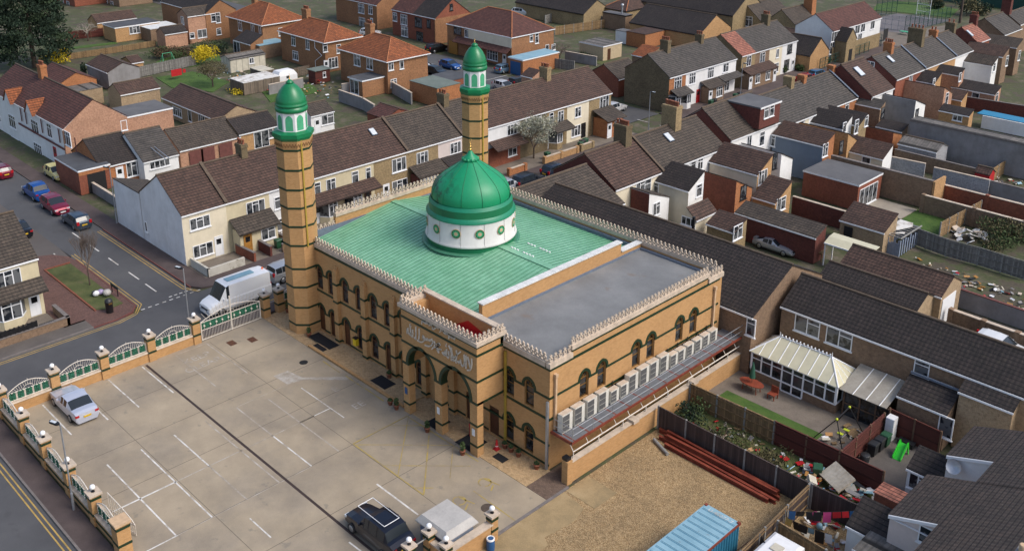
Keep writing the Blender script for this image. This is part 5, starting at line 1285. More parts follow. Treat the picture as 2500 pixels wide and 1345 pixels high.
# container, steel beams, rods
CT = empty('shipping_container', (12.3,-4.3,0), 'pale blue shipping container with rusty corners in the gravel yard', 'shipping container')
x0, x1, y1, y0 = 11.05, 13.45, 1.8, -10.4; g = MB(); g.box(x0+.05,x1-.05,y0,y1-.04,.12,2.5); n = 46
for i in range(n):
    a = y0+(y1-y0)*i/n; b = y0+(y1-y0)*(i+.5)/n
    g.raw([(x1-.05,a,.15),(x1-.05,b,.15),(x1-.05,b,2.45),(x1-.05,a,2.45),(x1,a+.04,.15),(x1,b-.04,.15),(x1,b-.04,2.45),(x1,a+.04,2.45)],[(4,5,6,7),(0,4,7,3),(5,1,2,6)])
g.build('side_wall', M['contdark'], CT)
g = MB(); g.box(x0,x1,y0,y1,2.5,2.56); 
for i in range(24): g.box(x0+.1,x1-.1,y1-.35-i*.5-.09,y1-.35-i*.5+.09,2.56,2.585)
for i in range(24): g.box(x0+.1,x1-.1,y1-.52-i*.5-.02,y1-.52-i*.5+.02,2.56,2.566,1)
g.build('container_roof', [M['contblue'], M['contdark']], CT)
g = MB()
for x in (x0,x1-.16):
    for y in (y0,y1-.18): g.box(x,x+.17,y,y+.19,2.42,2.62)
g.box(x1-.05,x1+.03,y0,y1,2.46,2.57); g.build('corner_casting', M['redsteel'], CT)
text_mesh('U-40077-7', .38, 'line', 'roof_number', AX((12.3,1.45,2.588),(1,0,0),(0,1,0)), parent=CT, kind=None)
text_mesh('OSRU', .55, 'line', 'side_letters', AX((x1+.012,-.6,1.75),(0,1,0),(0,0,1)), parent=CT, kind=None) if False else None
g = MB(); g.box(x1+.002,x1+.012,-2.0,-1.4,1.0,1.5); g.box(x1+.002,x1+.012,-3.0,-2.2,1.0,1.5); g.build('white_mark', M['line'], CT)
def ibeam(L, h=.3, w=.2):
    g = MB(); g.box(0,L,-w/2,w/2,0,.025); g.box(0,L,-w/2,w/2,h-.025,h); g.box(0,L,-.012,.012,.025,h-.025); return g
def beam(x, y, z, L, deg, lab, h=.3, w=.2, mat='redsteel'):
    g = ibeam(L,h,w); g.xf(Matrix.Translation((x,y,z)) @ Matrix.Rotation(R(deg),4,'Z')); return g.thing('steel_beam', M[mat], lab, 'steel beam', (x,y,z), 'red steel beams stacked by the dark fence')
for k, (x,y,z,L,d) in enumerate(((2.5,8.75,.0,9.6,-.6),(3.2,8.4,.0,9.2,-1.4),(3.0,8.05,.0,9.4,-2.0),(3.8,7.6,.0,8.2,-.8),(3.3,8.55,.31,8.9,-1.6),(3.6,8.1,.31,8.6,.4))):
    beam(x,y,z,L,d,'long rusty red steel beam in the stack beside the dark fence')
beam(12.05,-4.2,2.6,3.4,-68,'red steel channel lying across the container roof',.18,.4)
g = MB(); g.tube((2.9,7.6,.12),(4.6,6.9,.12),.12,10); g.thing('pipe', M['post'], 'pale pipe lying on the gravel by the red beams', 'pipe', (3.6,7.9,.12))
h=house('gy',-54.29,-45.62,-2,2.6,5.28,8.1,'w_pale','r_rb','end terrace with pale cream front and grey white gable wall on the corner',wins=[('E',-0.22,4.08,2.13,1.22,3,1),('E',-0.18,1.2,2.13,1.27,3,1),('S',-53.64,1.7,0.5,1.06,1,0)],doors=[('E',1.51,0.1,'frame')],party=(0, 1),group='terraced houses across the street behind the mosque',swall='w_lav')
verge(h,-54.41,-45.5,2.6,5.3,8.2,'ridge')
h=house('gy',-54.29,-45.62,2.6,7.4,5.28,8.1,'w_cream','r_rb','cream terraced house with tiled porch roof and ochre front door beside the white gable',wins=[('E',5.81,3.99,2.13,1.27,3,1)],chim=[(-49.95,7.19,9.3,1.2,0.7,3,'w_dstock')],party=(1, 1),group='terraced houses across the street behind the mosque')
house('mn',-60.6,-54.5,-2.0,1.6,3.9,5.0,'w_lav','r_dg','white rear extension of the white gabled corner house',cat='house extension',name='rear_extension')
h=[o for o in bpy.data.objects if o.get('label','').startswith('cream terraced house with tiled porch')][0]
addbox(h,-45.5,-44.1,3,7.2,0,2.45,'w_cream','porch')
addroof(h,-45.5,-43.75,2.75,7.4,2.4,3.5,'r_dg')
window(h,'E',(5.87,1.1,1.5),1.6,1.2,2,1); door(h,'E',(5.87,-1.2,.1),'ochrewood')
h=house('gy',-54.29,-45.62,7.4,11.4,5.28,8.1,'w_white','r_rb','narrow white terraced house partly behind the near minaret',wins=[('E',8.43,3.7,1.01,1.27,1,1),('E',8.18,1.3,1.01,1.27,1,1)],party=(1, 1),group='terraced houses across the street behind the mosque')
h=house('gy',-54.29,-45.62,11.4,15.9,5.28,8.1,'w_cream','r_rb','cream terraced house with bay window just right of the near minaret',wins=[('E',13.15,3.96,0.78,1.38,1,1),('E',14.84,3.88,1.23,1.48,2,1)],doors=[('E',13.07,0.1,'frame')],party=(1, 1),group='terraced houses across the street behind the mosque')
addroof(h,-45.5,-44,11.5,15.9,2.75,3.5,'r_rb')
bay(h,-45.5,14.3,2.3,0.9,0.8,2.5,'w_cream','felt2')
h=house('gy',-54.29,-45.62,15.9,20.5,5.28,8.1,'w_cream','r_rb','cream terraced house with two narrow upper windows and rooflight',wins=[('E',17.98,3.95,0.9,1.48,1,1),('E',19.74,3.93,0.67,1.48,1,1)],doors=[('E',19.54,0.1,'brownwood')],party=(1, 1),group='terraced houses across the street behind the mosque')
addroof(h,-45.5,-44,15.9,20.4,2.75,3.5,'r_rb')
bay(h,-45.5,17.49,2.3,0.9,0.8,2.5,'w_cream','felt2')
rooflight(h,(-48.55,22.75,7.39),(0.65,0,1),0.6,0.9)
h=house('gy',-54.29,-45.62,20.5,25.2,5.28,8.1,'w_stock','r_rb','yellow brick terraced house with wide window and rough stone front',wins=[('E',24,3.97,2.02,1.59,3,1),('E',24.01,1.37,2.24,1.59,3,1)],doors=[('E',22.09,0.1,'frame')],party=(1, 1),group='terraced houses across the street behind the mosque')
verge(h,-54.41,-45.5,25.2,5.3,8.2,'ridge')
h=house('gy',-54.29,-45.62,25.2,29.8,5.28,8.1,'w_stock','r_dg','stained yellow brick terraced house with dark tiled porch',wins=[('E',27.4,3.98,1.68,1.38,3,1)],party=(1, 1),group='terraced houses across the street behind the mosque')
addroof(h,-45.5,-43.7,25.3,29.8,2.5,3.4,'r_dg')
addbox(h,-45.5,-44.1,25.5,29.6,0,2.5,'w_dred','porch')
window(h,'E',(5.87,-.4,1.6),2.0,1.0,4,2)
h=house('gy',-54.29,-45.62,29.8,33.5,5.28,8.1,'w_pink','r_dg','drab grey rendered terraced house left of the far minaret',wins=[('E',32.47,3.98,1.68,1.38,3,1)],chim=[(-49.95,34.4,9.4,1.3,0.8,3,'w_dstock')],party=(1, 1),group='terraced houses across the street behind the mosque')
verge(h,-54.41,-45.5,33.5,5.3,8.2,'ridge')
addroof(h,-45.5,-43.9,30,33.4,2.6,3.3,'r_dk')
h=house('gy',-54.29,-45.62,33.5,37.6,5.28,8.1,'w_stock','r_dg','brick terraced house hidden behind the dome and far minaret',party=(1, 1),group='terraced houses across the street behind the mosque')
h=house('gy',-54.29,-45.62,37.6,43.2,5.28,8.1,'w_white','r_rb','white terraced house with brown brick ground floor right of the far minaret',wins=[('E',41.84,4.16,1.68,1.38,3,1)],doors=[('E',38.73,0.1,'frame')],party=(1, 1),group='terraced houses across the street behind the mosque')
addroof(h,-45.5,-43.9,37.7,43.1,2.7,3.5,'r_rb')
addbox(h,-45.48,-45.4,37.7,43.1,0,2.6,'w_red','ground_floor')
window(h,'E',(4.57,1.3,1.5),1.5,1.3,2,1)
h=house('gy',-54.29,-45.62,43.2,48.2,5.28,8.1,'w_dstock','r_rb','sooty brick terraced house behind the white blossom tree',wins=[('E',44.88,4.43,1.12,1.38,2,1),('E',46.6,4.48,0.9,1.27,1,1)],party=(1, 1),group='terraced houses across the street behind the mosque')
h=house('gy',-54.29,-45.62,48.2,52,5.28,8.1,'w_stock','r_rb','yellow brick terraced house with white bay under a tiled porch',wins=[('E',48.97,4.09,0.78,1.59,1,1),('E',50.76,3.99,1.12,1.59,2,1)],doors=[('E',48.8,0.1,'frame')],chim=[(-49.95,52.32,9.6,1.4,0.8,4,'w_stock')],party=(1, 1),group='terraced houses across the street behind the mosque')
addroof(h,-45.5,-43.9,48.3,51.9,2.7,3.4,'r_dg')
bay(h,-45.5,49.56,2.2,0.9,0.9,2.6,'w_stock','felt2')
h=house('gy',-54.29,-45.62,52,56.3,5.28,8.1,'w_pale','r_rb','pale cream terraced house with dark open front door',wins=[('E',54.12,3.91,1.23,1.38,2,1),('E',53.81,1.37,1.79,1.48,3,1)],doors=[('E',55.29,0.1,'black')],party=(1, 1),group='terraced houses across the street behind the mosque')
h=house('gy',-54.29,-45.62,56.3,60.9,5.28,8.1,'w_stock','r_rb','end terrace of brown stock brick with large front extension by the side road',wins=[('E',59.46,4.21,1.9,1.8,3,1)],party=(1, 0),group='terraced houses across the street behind the mosque')
addbox(h,-45.5,-43.1,57.2,60.6,0,2.6,'w_orange','front_extension')
addroof(h,-45.5,-42.75,56.9,60.9,2.6,3.6,'r_dg')
window(h,'E',(6.87,.9,1.4),1.5,1.6,3,1); door(h,'E',(6.87,-.9,.1),'frame')
h=house('gy',-53.24,-45.01,73.26,77.31,5.28,7.95,'w_orange','r_slate','end terrace with big sooty blank gable and orange brick front',wins=[('E',75.36,4.11,1.79,1.8,3,2)],chim=[(-49.12,77.49,9.55,1.4,0.8,4,'w_dstock')],party=(0, 1),group='terraced houses beyond the side road',swall='w_dstock')
addroof(h,-44.89,-43.39,73.46,77.31,2.7,3.4,'r_slate')
bay(h,-44.89,74.27,2.4,0.9,0.9,2.6,'w_orange','felt2')
h=house('gy',-53.24,-45.01,77.31,80.89,5.28,7.95,'w_white','r_slate','white terraced house with bay beside the orange brick end house',wins=[('E',78.92,4.15,1.57,1.7,3,2)],doors=[('E',80.67,0.1,'redpaint')],party=(1, 1),group='terraced houses beyond the side road')
bay(h,-44.89,76.98,2.2,0.9,0.9,2.7,'w_white','felt2')
h=house('gy',-53.24,-45.01,80.89,85.25,5.28,7.95,'w_white','r_slate','white terraced house with brown pebbled porch extension',wins=[('E',83.66,4.19,1.57,1.7,3,2)],chim=[(-49.12,86.14,9.15,1.2,0.7,3,'w_dstock')],party=(1, 1),group='terraced houses beyond the side road')
addbox(h,-44.89,-43.39,81.19,85.15,0,2.5,'w_brown','porch')
addroof(h,-44.89,-43.14,80.89,85.25,2.5,3.3,'r_dg')
window(h,'E',(5.75,.8,1.5),1.6,1.5,3,2); door(h,'E',(5.75,-1.5,.1),'frame')
h=house('gy',-53.24,-45.01,85.25,90.52,5.28,7.95,'w_white','r_slate','white end terrace with lean to porch before the brown side passage',wins=[('E',87.71,4.26,1.46,1.38,2,1),('E',88.31,1.34,1.34,1.8,2,1)],party=(1, 0),group='terraced houses beyond the side road')
addroof(h,-44.89,-43.59,85.45,90.82,2.8,3.3,'r_slate')
h=house('gy',-53.71,-45.3,92.5,96.48,5.28,8.01,'w_stock','r_sal','end terrace of stock brick with new salmon pink tiled roof',wins=[('E',94.61,4.13,1.34,1.7,2,1)],party=(0, 1),group='terraced houses before the white school building',swall='w_dstock')
addbox(h,-45.18,-43.68,92.6,96.48,0,2.5,'w_brown','porch')
addroof(h,-45.18,-43.43,92.4,96.48,2.5,3.3,'r_rb')
window(h,'E',(5.84,.5,1.5),1.3,1.5,2,1); door(h,'E',(5.84,-1.5,.1),'frame')
h=house('gy',-53.71,-45.3,96.48,100.7,5.28,8.01,'w_brown','r_slate','brown brick terraced house sharing a tiled porch with the salmon roofed end house',wins=[('E',98.6,4.04,1.46,1.7,2,1)],chim=[(-49.5,105.74,9.61,1.3,0.8,4,'w_dstock')],party=(1, 1),group='terraced houses before the white school building')
addbox(h,-45.18,-43.68,96.48,100.6,0,2.5,'w_brown','porch')
addroof(h,-45.18,-43.43,96.48,100.7,2.5,3.3,'r_rb')
window(h,'E',(5.84,-.6,1.5),1.3,1.5,2,1); door(h,'E',(5.84,1.5,.1),'frame')
h=house('gy',-53.71,-45.3,100.7,104.68,5.28,8.01,'w_pale','r_slate','pale cream terraced house between brown and white neighbours',wins=[('E',103.23,3.98,0.9,1.48,2,0),('E',103.05,1.58,1.68,1.59,3,2)],party=(1, 1),group='terraced houses before the white school building')
h=house('gy',-53.71,-45.3,104.68,109.3,5.28,8.01,'w_white','r_slate','white end terrace with dark windows beside the school hall',wins=[('E',107.05,4.13,1.46,1.48,2,0,'black'),('E',106.49,1.48,1.57,1.8,3,0,'black')],doors=[('E',108.59,0.1,'frame')],party=(1, 0),group='terraced houses before the white school building')
h=house('gy',-29.99,-21.45,32.58,37.34,5.28,8.05,'w_pale','r_rb','end terrace with dark red brick gable and smooth red brown rear roof',wins=[('E',36.64,4.43,1.46,1.38,2,1)],party=(0, 1),group='terraced houses seen from their rear gardens',swall='w_dred')
h=house('gy',-29.99,-21.45,37.34,40.35,5.28,8.05,'w_pale','r_rb','terraced house with orange lichen on its roof by a big chimney',wins=[('E',37.89,4.16,1.12,1.91,1,1)],chim=[(-25.72,38.76,9.95,1.7,1.0,6,'w_dstock')],party=(1, 1),group='terraced houses seen from their rear gardens')
verge(h,-30.11,-21.33,40.35,5.3,8.15,'ridge')
h=house('gy',-29.99,-21.45,40.35,44.68,5.28,8.05,'w_white','r_dg','terraced house with one rooflight in a grey brown rear roof',wins=[('E',46.05,4.43,1.12,1.38,1,1),('E',47.33,4.32,1.12,1.59,2,1)],party=(1, 1),group='terraced houses seen from their rear gardens')
rooflight(h,(-24.32,45.12,7.34),(0.65,0,1),0.75,1.1)
h=house('gy',-29.99,-21.45,44.68,52.12,5.28,8.05,'w_white','r_dg','terraced house with tall eight pot chimney at the ridge',wins=[('E',45.95,4.43,1.01,1.38,1,1),('E',47.3,4.43,1.01,1.38,1,1)],chim=[(-25.72,47.4,10.35,2.0,1.1,8,'w_stock')],party=(1, 0),group='terraced houses seen from their rear gardens')
h=house('gy',-29.9,-21.56,53.36,63.81,5.78,8.7,'w_white','r_dg','taller terraced house with dark red gable and boxy brown rear dormer',wins=[('E',57.34,4.78,1.01,1.38,2,0),('E',60.17,4.45,1.12,1.8,1,1)],swall='w_dred')
addbox(h,-25.73,-21.05,58.39,62.85,6.1,8.6,'w_dred','dormer')
addbox(h,-25.93,-20.95,58.29,62.95,8.6,8.78,'felt3','dormer_roof')
addbox(h,-20.95,-20.91,58.29,62.95,8.56,8.76,'frame','dormer_fascia')
window(h,'E',(4.69,1.19,7.91),1.0,1.4,1,1); window(h,'E',(4.69,2.39,7.91),1.0,1.4,1,1)
h=house('gy',-29.6,-20.99,63.9,70.13,5.28,8.07,'w_pale','r_slate','grey roofed terraced house right of the boxy dormer with cream rear wall',wins=[('E',68.56,4.48,1.01,1.27,1,1)],chim=[(-25.3,71.97,9.37,1.2,0.8,0,'w_stock')],party=(0, 1),group='terraced houses seen from their rear gardens')
h=house('gy',-29.6,-20.99,70.13,76.37,5.28,8.07,'w_white','r_slate','grey roofed terraced house with low chimney in the long rear terrace',chim=[(-25.3,75.3,8.97,1.0,0.7,0,'w_orange')],party=(1, 1),group='terraced houses seen from their rear gardens')
h=house('gy',-29.6,-20.99,76.37,82.6,5.28,8.07,'w_orange','r_slate','grey roofed terraced house with blue lead verge next to the taller red gable',wins=[('E',80.09,4.48,1.01,1.27,1,1)],chim=[(-25.3,83.04,8.97,0.9,0.7,0,'w_orange')],party=(1, 0),group='terraced houses seen from their rear gardens')
verge(h,-29.72,-20.87,82.6,5.3,8.17,'leadblue')
h=house('gy',-28.95,-19.23,83.36,89.68,5.68,9.09,'w_white','r_rb','taller terraced house with dark red gable and large double rooflight',wins=[('E',87.15,4.83,0.9,1.38,1,1)],swall='w_dred')
rooflight(h,(-22.45,85.46,8.14),(0.7,0,1),1.1,1.5)
h=house('gy',-29.01,-20.96,94.27,103.59,5.68,8.29,'w_red','r_slate','terraced house with white casement window in its red gable and one rooflight',wins=[('E',99.08,4.78,1.12,1.48,2,0)],chim=[(-24.98,99.42,9.69,1.3,0.8,4,'w_orange')],swall='w_dred')
rooflight(h,(-23.66,97.56,7.64),(0.65,0,1),0.7,1.2)
window(h,'S',(-0.07,-4.7,6.84),1.3,1.6,2,0)
verge(h,-29.13,-20.84,103.59,5.7,8.39)
h=house('gy',-29.01,-20.96,103.59,114.82,5.68,8.29,'w_tan','r_slate','grey terraced house with massive tall chimney by the sports court',chim=[(-24.98,108.63,10.49,2.3,1.0,4,'w_dstock'),(-24.98,114.93,9.29,1.2,0.7,2,'w_orange')],party=(1, 1))
verge(h,-29.13,-20.84,114.82,5.7,8.39)
house('gy',-29.01,-20.96,114.82,121.32,5.68,8.29,'w_white','r_slate','grey terraced house at the far end below the sports court',chim=[(-24.98,121.47,9.59,1.5,0.8,2,'w_dstock')],party=(1, 0))
h=house('gy',-28.53,-22.48,127.39,132.36,5.68,7.8,'w_red','r_sal','small house with pale pink roof and single rooflight at the far right',chim=[(-25.5,132.35,9.3,1.2,0.8,4,'w_dred')],swall='w_dred')
rooflight(h,(-24.09,127.51,7.01),(0.7,0,1),0.6,1.3)
house('gy',-29.38,-22.16,137.92,146.16,5.48,7.82,'w_brown','r_slate','far grey roofed house with three small roof vents')
house('gy',-28.71,-23.49,149.24,158.34,5.48,7.17,'w_brown','r_slate','farthest grey roofed house at the right edge with tall dark chimney',chim=[(-26.1,148.86,10.17,1.6,1.0,3,'w_dred')])
house('mn',-21.3,-18.94,34.94,38.34,3.6,4.9,'w_white','r_dg','white ended rear extension with long dark red side wall beside the mosque annexe',wins=[('E',36.21,2.93,1.23,1.38,2,1)],cat='house extension',name='rear_extension',swall='w_dred')
house('ms',-21.3,-17.13,39.16,41.78,4.57,6.08,'w_white','r_dk','tall white rear extension with dark sloping roof above low annexes',wins=[('E',40.99,4.18,1.01,1.38,1,1),('S',-21.41,3.72,1.01,1.38,1,1)],cat='house extension',name='rear_extension',swall='w_pale')
house('ms',-13.67,-10.47,37.66,39.77,2.45,3.3,'w_stock','r_rb','low buff annexe with red brown roof and white window by the silver car',wins=[('E',38.25,2.36,1.57,1.48,2,1)],cat='house extension',name='rear_extension')
house('me',-16.07,-14.92,37.47,41.02,2.5,3.5,'w_pale','r_rb','low cream annexe with lean to roof falling from the white extension',wins=[('S',-15.78,2.11,1.68,0.95,3,0)],cat='house extension',name='rear_extension')
house('mn',-21.3,-14.68,44.14,47.34,3.4,5,'w_orange','r_dk','red brick rear extension with grey patch on its tall side wall',wins=[('E',45.61,3.38,1.23,1.59,2,0,'black')],cat='house extension',name='rear_extension',swall='w_red')
house('ms',-21.3,-15.13,48.98,51.76,4.37,5.97,'w_tan','r_rb','tan ended rear extension with wide red brown roof below the dormer house',wins=[('E',50.04,3.86,1.68,1.59,3,1)],cat='house extension',name='rear_extension',swall='w_pale')
house('mn',-21.3,-16.05,55.31,57.91,3.8,5,'w_white','r_dk','narrow white rendered rear extension left of the blue grey wall',wins=[('E',53.95,4.53,0.9,1.91,1,0,'black')],cat='house extension',name='rear_extension')
house('ms',-14.51,-11.83,47.4,50.47,2.46,4.09,'w_tan','r_rb','low tan annexe with two yellow objects lying on its red brown roof',wins=[('E',48.6,2.04,1.79,1.48,2,1)],cat='house extension',name='rear_extension')
house('ms',-21.3,-14.62,62.23,64.69,4.65,5.75,'w_orange','r_rb','large rear extension with blue grey painted side and orange brick end',wins=[('E',62.71,4.11,1.23,1.59,2,1),('S',-21.44,3.8,1.12,1.38,2,1),('S',-19.45,0.9,1.46,1.7,2,0)],cat='house extension',name='rear_extension',swall='w_blue')
house('mn',-21.3,-14.38,67.68,70.08,3.7,5,'w_tan','r_dk','tan rear extension butting against the blue grey painted one',wins=[('E',66.18,3.7,0.9,1.59,1,0,'black')],cat='house extension',name='rear_extension')
house('ms',-21.3,-16.62,70.63,72.86,4.47,5.76,'w_white','r_dk','white ended rear extension behind the blue grey painted one',wins=[('E',71.03,4.58,0.9,1.38,1,1)],cat='house extension',name='rear_extension')
house('ms',-21.3,-15.92,73.44,75.5,4.46,5.56,'w_stock','r_dk','brown brick rear extension with narrow upright windows',wins=[('E',72.79,4.5,0.9,1.8,1,1),('E',75.36,4.67,0.9,1.38,1,1)],cat='house extension',name='rear_extension')
house('ms',-21.3,-17.5,82.5,83.87,4.56,5.3,'w_brown','r_slate','brown brick rear extension tucked under the grey cement wall',wins=[('E',83.34,3.77,1.01,1.48,1,0,'black')],cat='house extension',name='rear_extension')
house('mn',-21.3,-14.6,86.55,89.75,4.2,5.4,'w_white','r_dk','white ended extension with stained grey cement side wall',wins=[('E',87.32,3.37,1.01,1.48,1,0,'black')],cat='house extension',name='rear_extension',swall='w_grey')
house('ms',-17,-13.55,80.88,82.55,2.54,3.15,'w_brown','r_dk','low annexe with very dark roof below the grey cement wall',cat='house extension',name='rear_extension')
house('mn',-21.3,-15.22,97.26,100.26,3.7,5,'w_pinkb','r_rb','long pinkish brick rear extension with white end window',wins=[('E',98.45,3.24,1.01,1.8,1,1)],cat='house extension',name='rear_extension',swall='w_pinkb')
house('ms',-15.53,-10.16,68.49,70.85,2.66,3.92,'w_white','r_rb','low white ended annexe with red brown roof behind the tall brown party wall',wins=[('S',-12.15,2.08,1.12,0.85,1,0)],cat='house extension',name='rear_extension',swall='w_pale')
house('mn',-17.42,-13.22,77.67,80.27,2.4,3.2,'w_orange','r_dk','low red brick block with flat top between white annexe and grey shed',cat='house extension',name='rear_extension',swall='w_red')
house('f',-12.71,3.24,81.19,83.19,4.3,4.3,'w_grey','r_asb','long low workshop with stained grey cement wall and flaking white roof edge',cat='workshop',name='workshop',gutter='kerb')
h=house('f',-14.2,-7.55,57.33,62.89,3,3,'w_red','felt3','flat roofed red brick extension with white folding doors',cat='house extension',name='rear_extension')
window(h,'E',(3.34,-0.26,1.25),4.17,2.2,4,0)
house('ms',-21,-18.28,101.09,103.3,4.36,5.54,'w_tan','r_dk','small dark roofed extension under the blue lead verge house',wins=[('E',100.88,4.63,0.78,1.06,1,1)],cat='house extension',name='rear_extension')
house('ms',-21,-17.3,107.71,109.22,4.56,5.37,'w_pinkb','r_dk','peach walled rear extension with small dark roof',wins=[('E',107.87,4.3,0.9,1.27,1,1)],cat='house extension',name='rear_extension')
house('ms',-18.27,-11.99,107.8,109.94,2.65,3.51,'w_pinkb','r_dk','long peach walled annexe with dark roof and small white window',wins=[('S',-14.65,2.05,1.12,0.85,1,0),('E',108.67,2.1,1.01,1.48,1,1)],cat='house extension',name='rear_extension')
house('ms',-21,-16.59,118.37,120.36,4.36,5.42,'w_white','r_dg','white walled rear extension with grey tiled roof below the far houses',wins=[('E',119.26,3.98,0.9,1.38,1,1)],cat='house extension',name='rear_extension')
house('ms',-23.69,-17.47,124.97,127.4,4.56,5.74,'w_brown','r_rb','brown brick rear wing with long red brown roof at the far right',wins=[('E',127.14,3.56,1.01,1.7,1,1)],cat='house extension',name='rear_extension')
house('ms',-24.29,-18.03,132.56,134.86,4.76,5.88,'w_brown','r_dg','large hipped rear wing with dark tiles at the far right edge',wins=[('E',134.29,3.19,1.01,1.7,1,1)],cat='house extension',name='rear_extension')
house('ms',-16.36,-14.25,101.51,103.39,2.56,3.56,'w_tan','r_rb','low red brown roofed outhouse beside the pink brick extension',cat='house extension',name='rear_extension')
house('ms',-14.27,-10.22,94.04,95.38,2.65,3.25,'w_tan','r_dk','low tan outhouse with dark roof and white gable trim',wins=[('S',-11.72,2.07,1.34,0.85,2,0)],cat='house extension',name='rear_extension')
house('gx',-11.97,-7.15,76.55,79.84,2.35,3,'w_block','r_asb','half built concrete block shed with pale grey sheet roof and propped white frames',cat='shed',name='garden_shed')
house('gx',-1.74,-0.09,74.78,76.42,1.68,2.2,'redpaint','r_rb','small bright red play shed with brown gable roof',cat='shed',name='garden_shed',fascia=False)
h=house('ms',-4.7,-0.09,47.95,50.61,2.55,3.74,'w_buff','r_rb','brick garage with brown tiled roof and dark side door beside a derelict shed',cat='garage',name='garage')
addbox(h,-4.16,-3.26,47.8,47.85,0,2.1,'darkvoid','doorway')
house('ms',-12.93,-3.92,41.59,43.49,2.74,3.44,'w_dred','r_dg','long low red brick outbuilding with grey tiled roof along the silver car',cat='outbuilding',name='outbuilding')
h=house('gx',-22.68,2.7,19.74,30.29,4.96,7.53,'w_brown','r_dk','long dark roofed hall right behind the mosque with white bargeboards',wins=[('S',2.61,4.06,0.78,1.48,1,1)],cat='hall',name='hall')
addbox(h,-8.6,-8.4,27.5,27.7,6.2,7.6,'black','flue')
house('gy',-29.88,-19.72,20.6,31.8,4.56,7.3,'w_brown','r_dg','street front block of the hall with weathered grey roof behind the mosque parapet',cat='hall',name='hall')
house('gx',3.37,10.32,22.8,28.19,5.08,6.83,'w_brown','r_dk','brown brick house with dark speckled roof behind the conservatory',wins=[('S',5.63,4.2,2.13,1.43,2,1),('S',8.26,4.2,2.13,1.43,2,1)],group='dark roofed row on the right',party=(0, 1))
house('gx',10.32,18.92,22.8,28.19,5.08,6.83,'w_brown','r_dk','brown brick house with dark speckled roof behind the grimy plastic canopy',wins=[('S',14.53,4.28,1.12,1.27,1,1)],group='dark roofed row on the right',party=(1, 1))
house('gx',18.92,27.32,22.8,28.19,5.08,6.83,'w_buff','r_dk','last brown house of the dark roofed row at the right edge',group='dark roofed row on the right',party=(1, 0))
h=house('ms',14,17.39,20.7,22.4,2.86,3.73,'w_brown','r_dk','low brick wing with very dark roof and white back door',wins=[('S',17.44,1.91,1.01,1.59,1,0)],cat='house extension',name='rear_extension')
addbox(h,14,17.39,22.3,22.42,3.93,4.08,'leadblue','flashing')
house('ms',17.62,21.07,21.74,23.28,4.36,5.15,'w_buff','r_dk','buff brick two storey wing with dark roof and drainpipe at the right',cat='house extension',name='rear_extension')
house('gx',0.46,9.28,34.29,37.76,2.66,3.51,'w_buff','r_dk','low dark roofed garage block just behind the conservatory house',cat='garage',name='garage')
h=house('gx',0.77,9.89,37.52,41.72,2.96,4.08,'w_buff','r_rb','large garage with red brown roof and white roller door in its gable',cat='garage',name='garage')
addbox(h,9.89,9.94,37.9,40.6,.05,2.5,'frame','roller_door')
h=house('mw',22.75,27.5,-6,11.2,5.25,6.95,'w_pink','r_pant','house with huge mottled pantile roof and two cream chimney pots in the bottom right corner')
o=chimney(h,(27.6,3.6),8.0,.9,.8,0,'w_grey',5); g=MB(); [g.lathe([(.17,8.0),(.2,8.35),(.15,8.4)],(27.4+i*.35,3.6+i*.3,0),12) for i in (0,1)]; g.build('chimney_pot',M['potcream'],o)
house('mw',22.75,27.5,11.2,18.2,5.25,6.95,'w_pink','r_pant','house with huge mottled pantile roof just below the brown brick row at the right edge')
h=house('mw',20.05,22.75,6.3,11.2,4.32,5.25,'w_pink','r_pant','pink rendered rear wing with red framed window in the bottom right corner',wins=[('S',22.13,4.17,0.9,1.06,1,0)],name='rear_extension',cat='house extension')
addbox(h,20.0,22.75,6.16,6.28,4.25,4.27,'frame','verge_board'); g=MB(); g.raw([(20,6.15,4.2),(22.75,6.15,5.13),(22.75,6.15,5.33),(20,6.15,4.4),(20,6.3,4.2),(22.75,6.3,5.13),(22.75,6.3,5.33),(20,6.3,4.4)],[(0,1,2,3),(0,4,5,1),(3,2,6,7),(0,3,7,4)]); g.build('bargeboard',M['frame'],h)
h=house('mw',20.05,22.75,14,18.2,4.32,5.25,'w_white','r_pant','white rendered rear wing with satellite dish and pantile roof',name='rear_extension',cat='house extension')
g=MB(); g.raw([(20,13.85,4.2),(22.75,13.85,5.13),(22.75,13.85,5.33),(20,13.85,4.4),(20,14,4.2),(22.75,14,5.13),(22.75,14,5.33),(20,14,4.4)],[(0,1,2,3),(0,4,5,1),(3,2,6,7),(0,3,7,4)]); g.build('bargeboard',M['frame'],h)
g=MB(); g.lathe([(.02,0),(.3,.05),(.45,.14)],(0,0,0),16,cap=False); g.xf(Matrix.Translation((20.6,13.7,4.0))@Matrix.Rotation(R(60),4,'X')@Matrix.Rotation(R(200),4,'Z')); g.thing('satellite_dish',M['steel'],'grey satellite dish on the white rear wing at bottom right','dish')
house('ms',17.75,20.05,6.32,8.1,2.36,3.3,'w_white','r_dk','low white annexe with dark tiled roof and white bargeboard by the clothes lines',name='rear_extension',cat='house extension')
house('ms',17.9,20.05,13.82,15.3,2.47,3.3,'w_white','r_dk','low white annexe with dark tiled roof behind the green slide',wins=[('S',18.62,1.72,1.23,1.17,2,1)],name='rear_extension',cat='house extension')
house('f',19.05,21.16,4.47,6.78,2.5,2.5,'w_buff','r_asb','mossy flat roofed outhouse at the bottom edge below the white annexe',cat='outhouse',name='outhouse')
house('f',17.25,18.78,10.74,11.99,1.9,1.9,'w_red','r_sal','low brick lean-to with pale pink pantile roof and ragged mortar edge',cat='outhouse',name='outhouse',fascia=False)
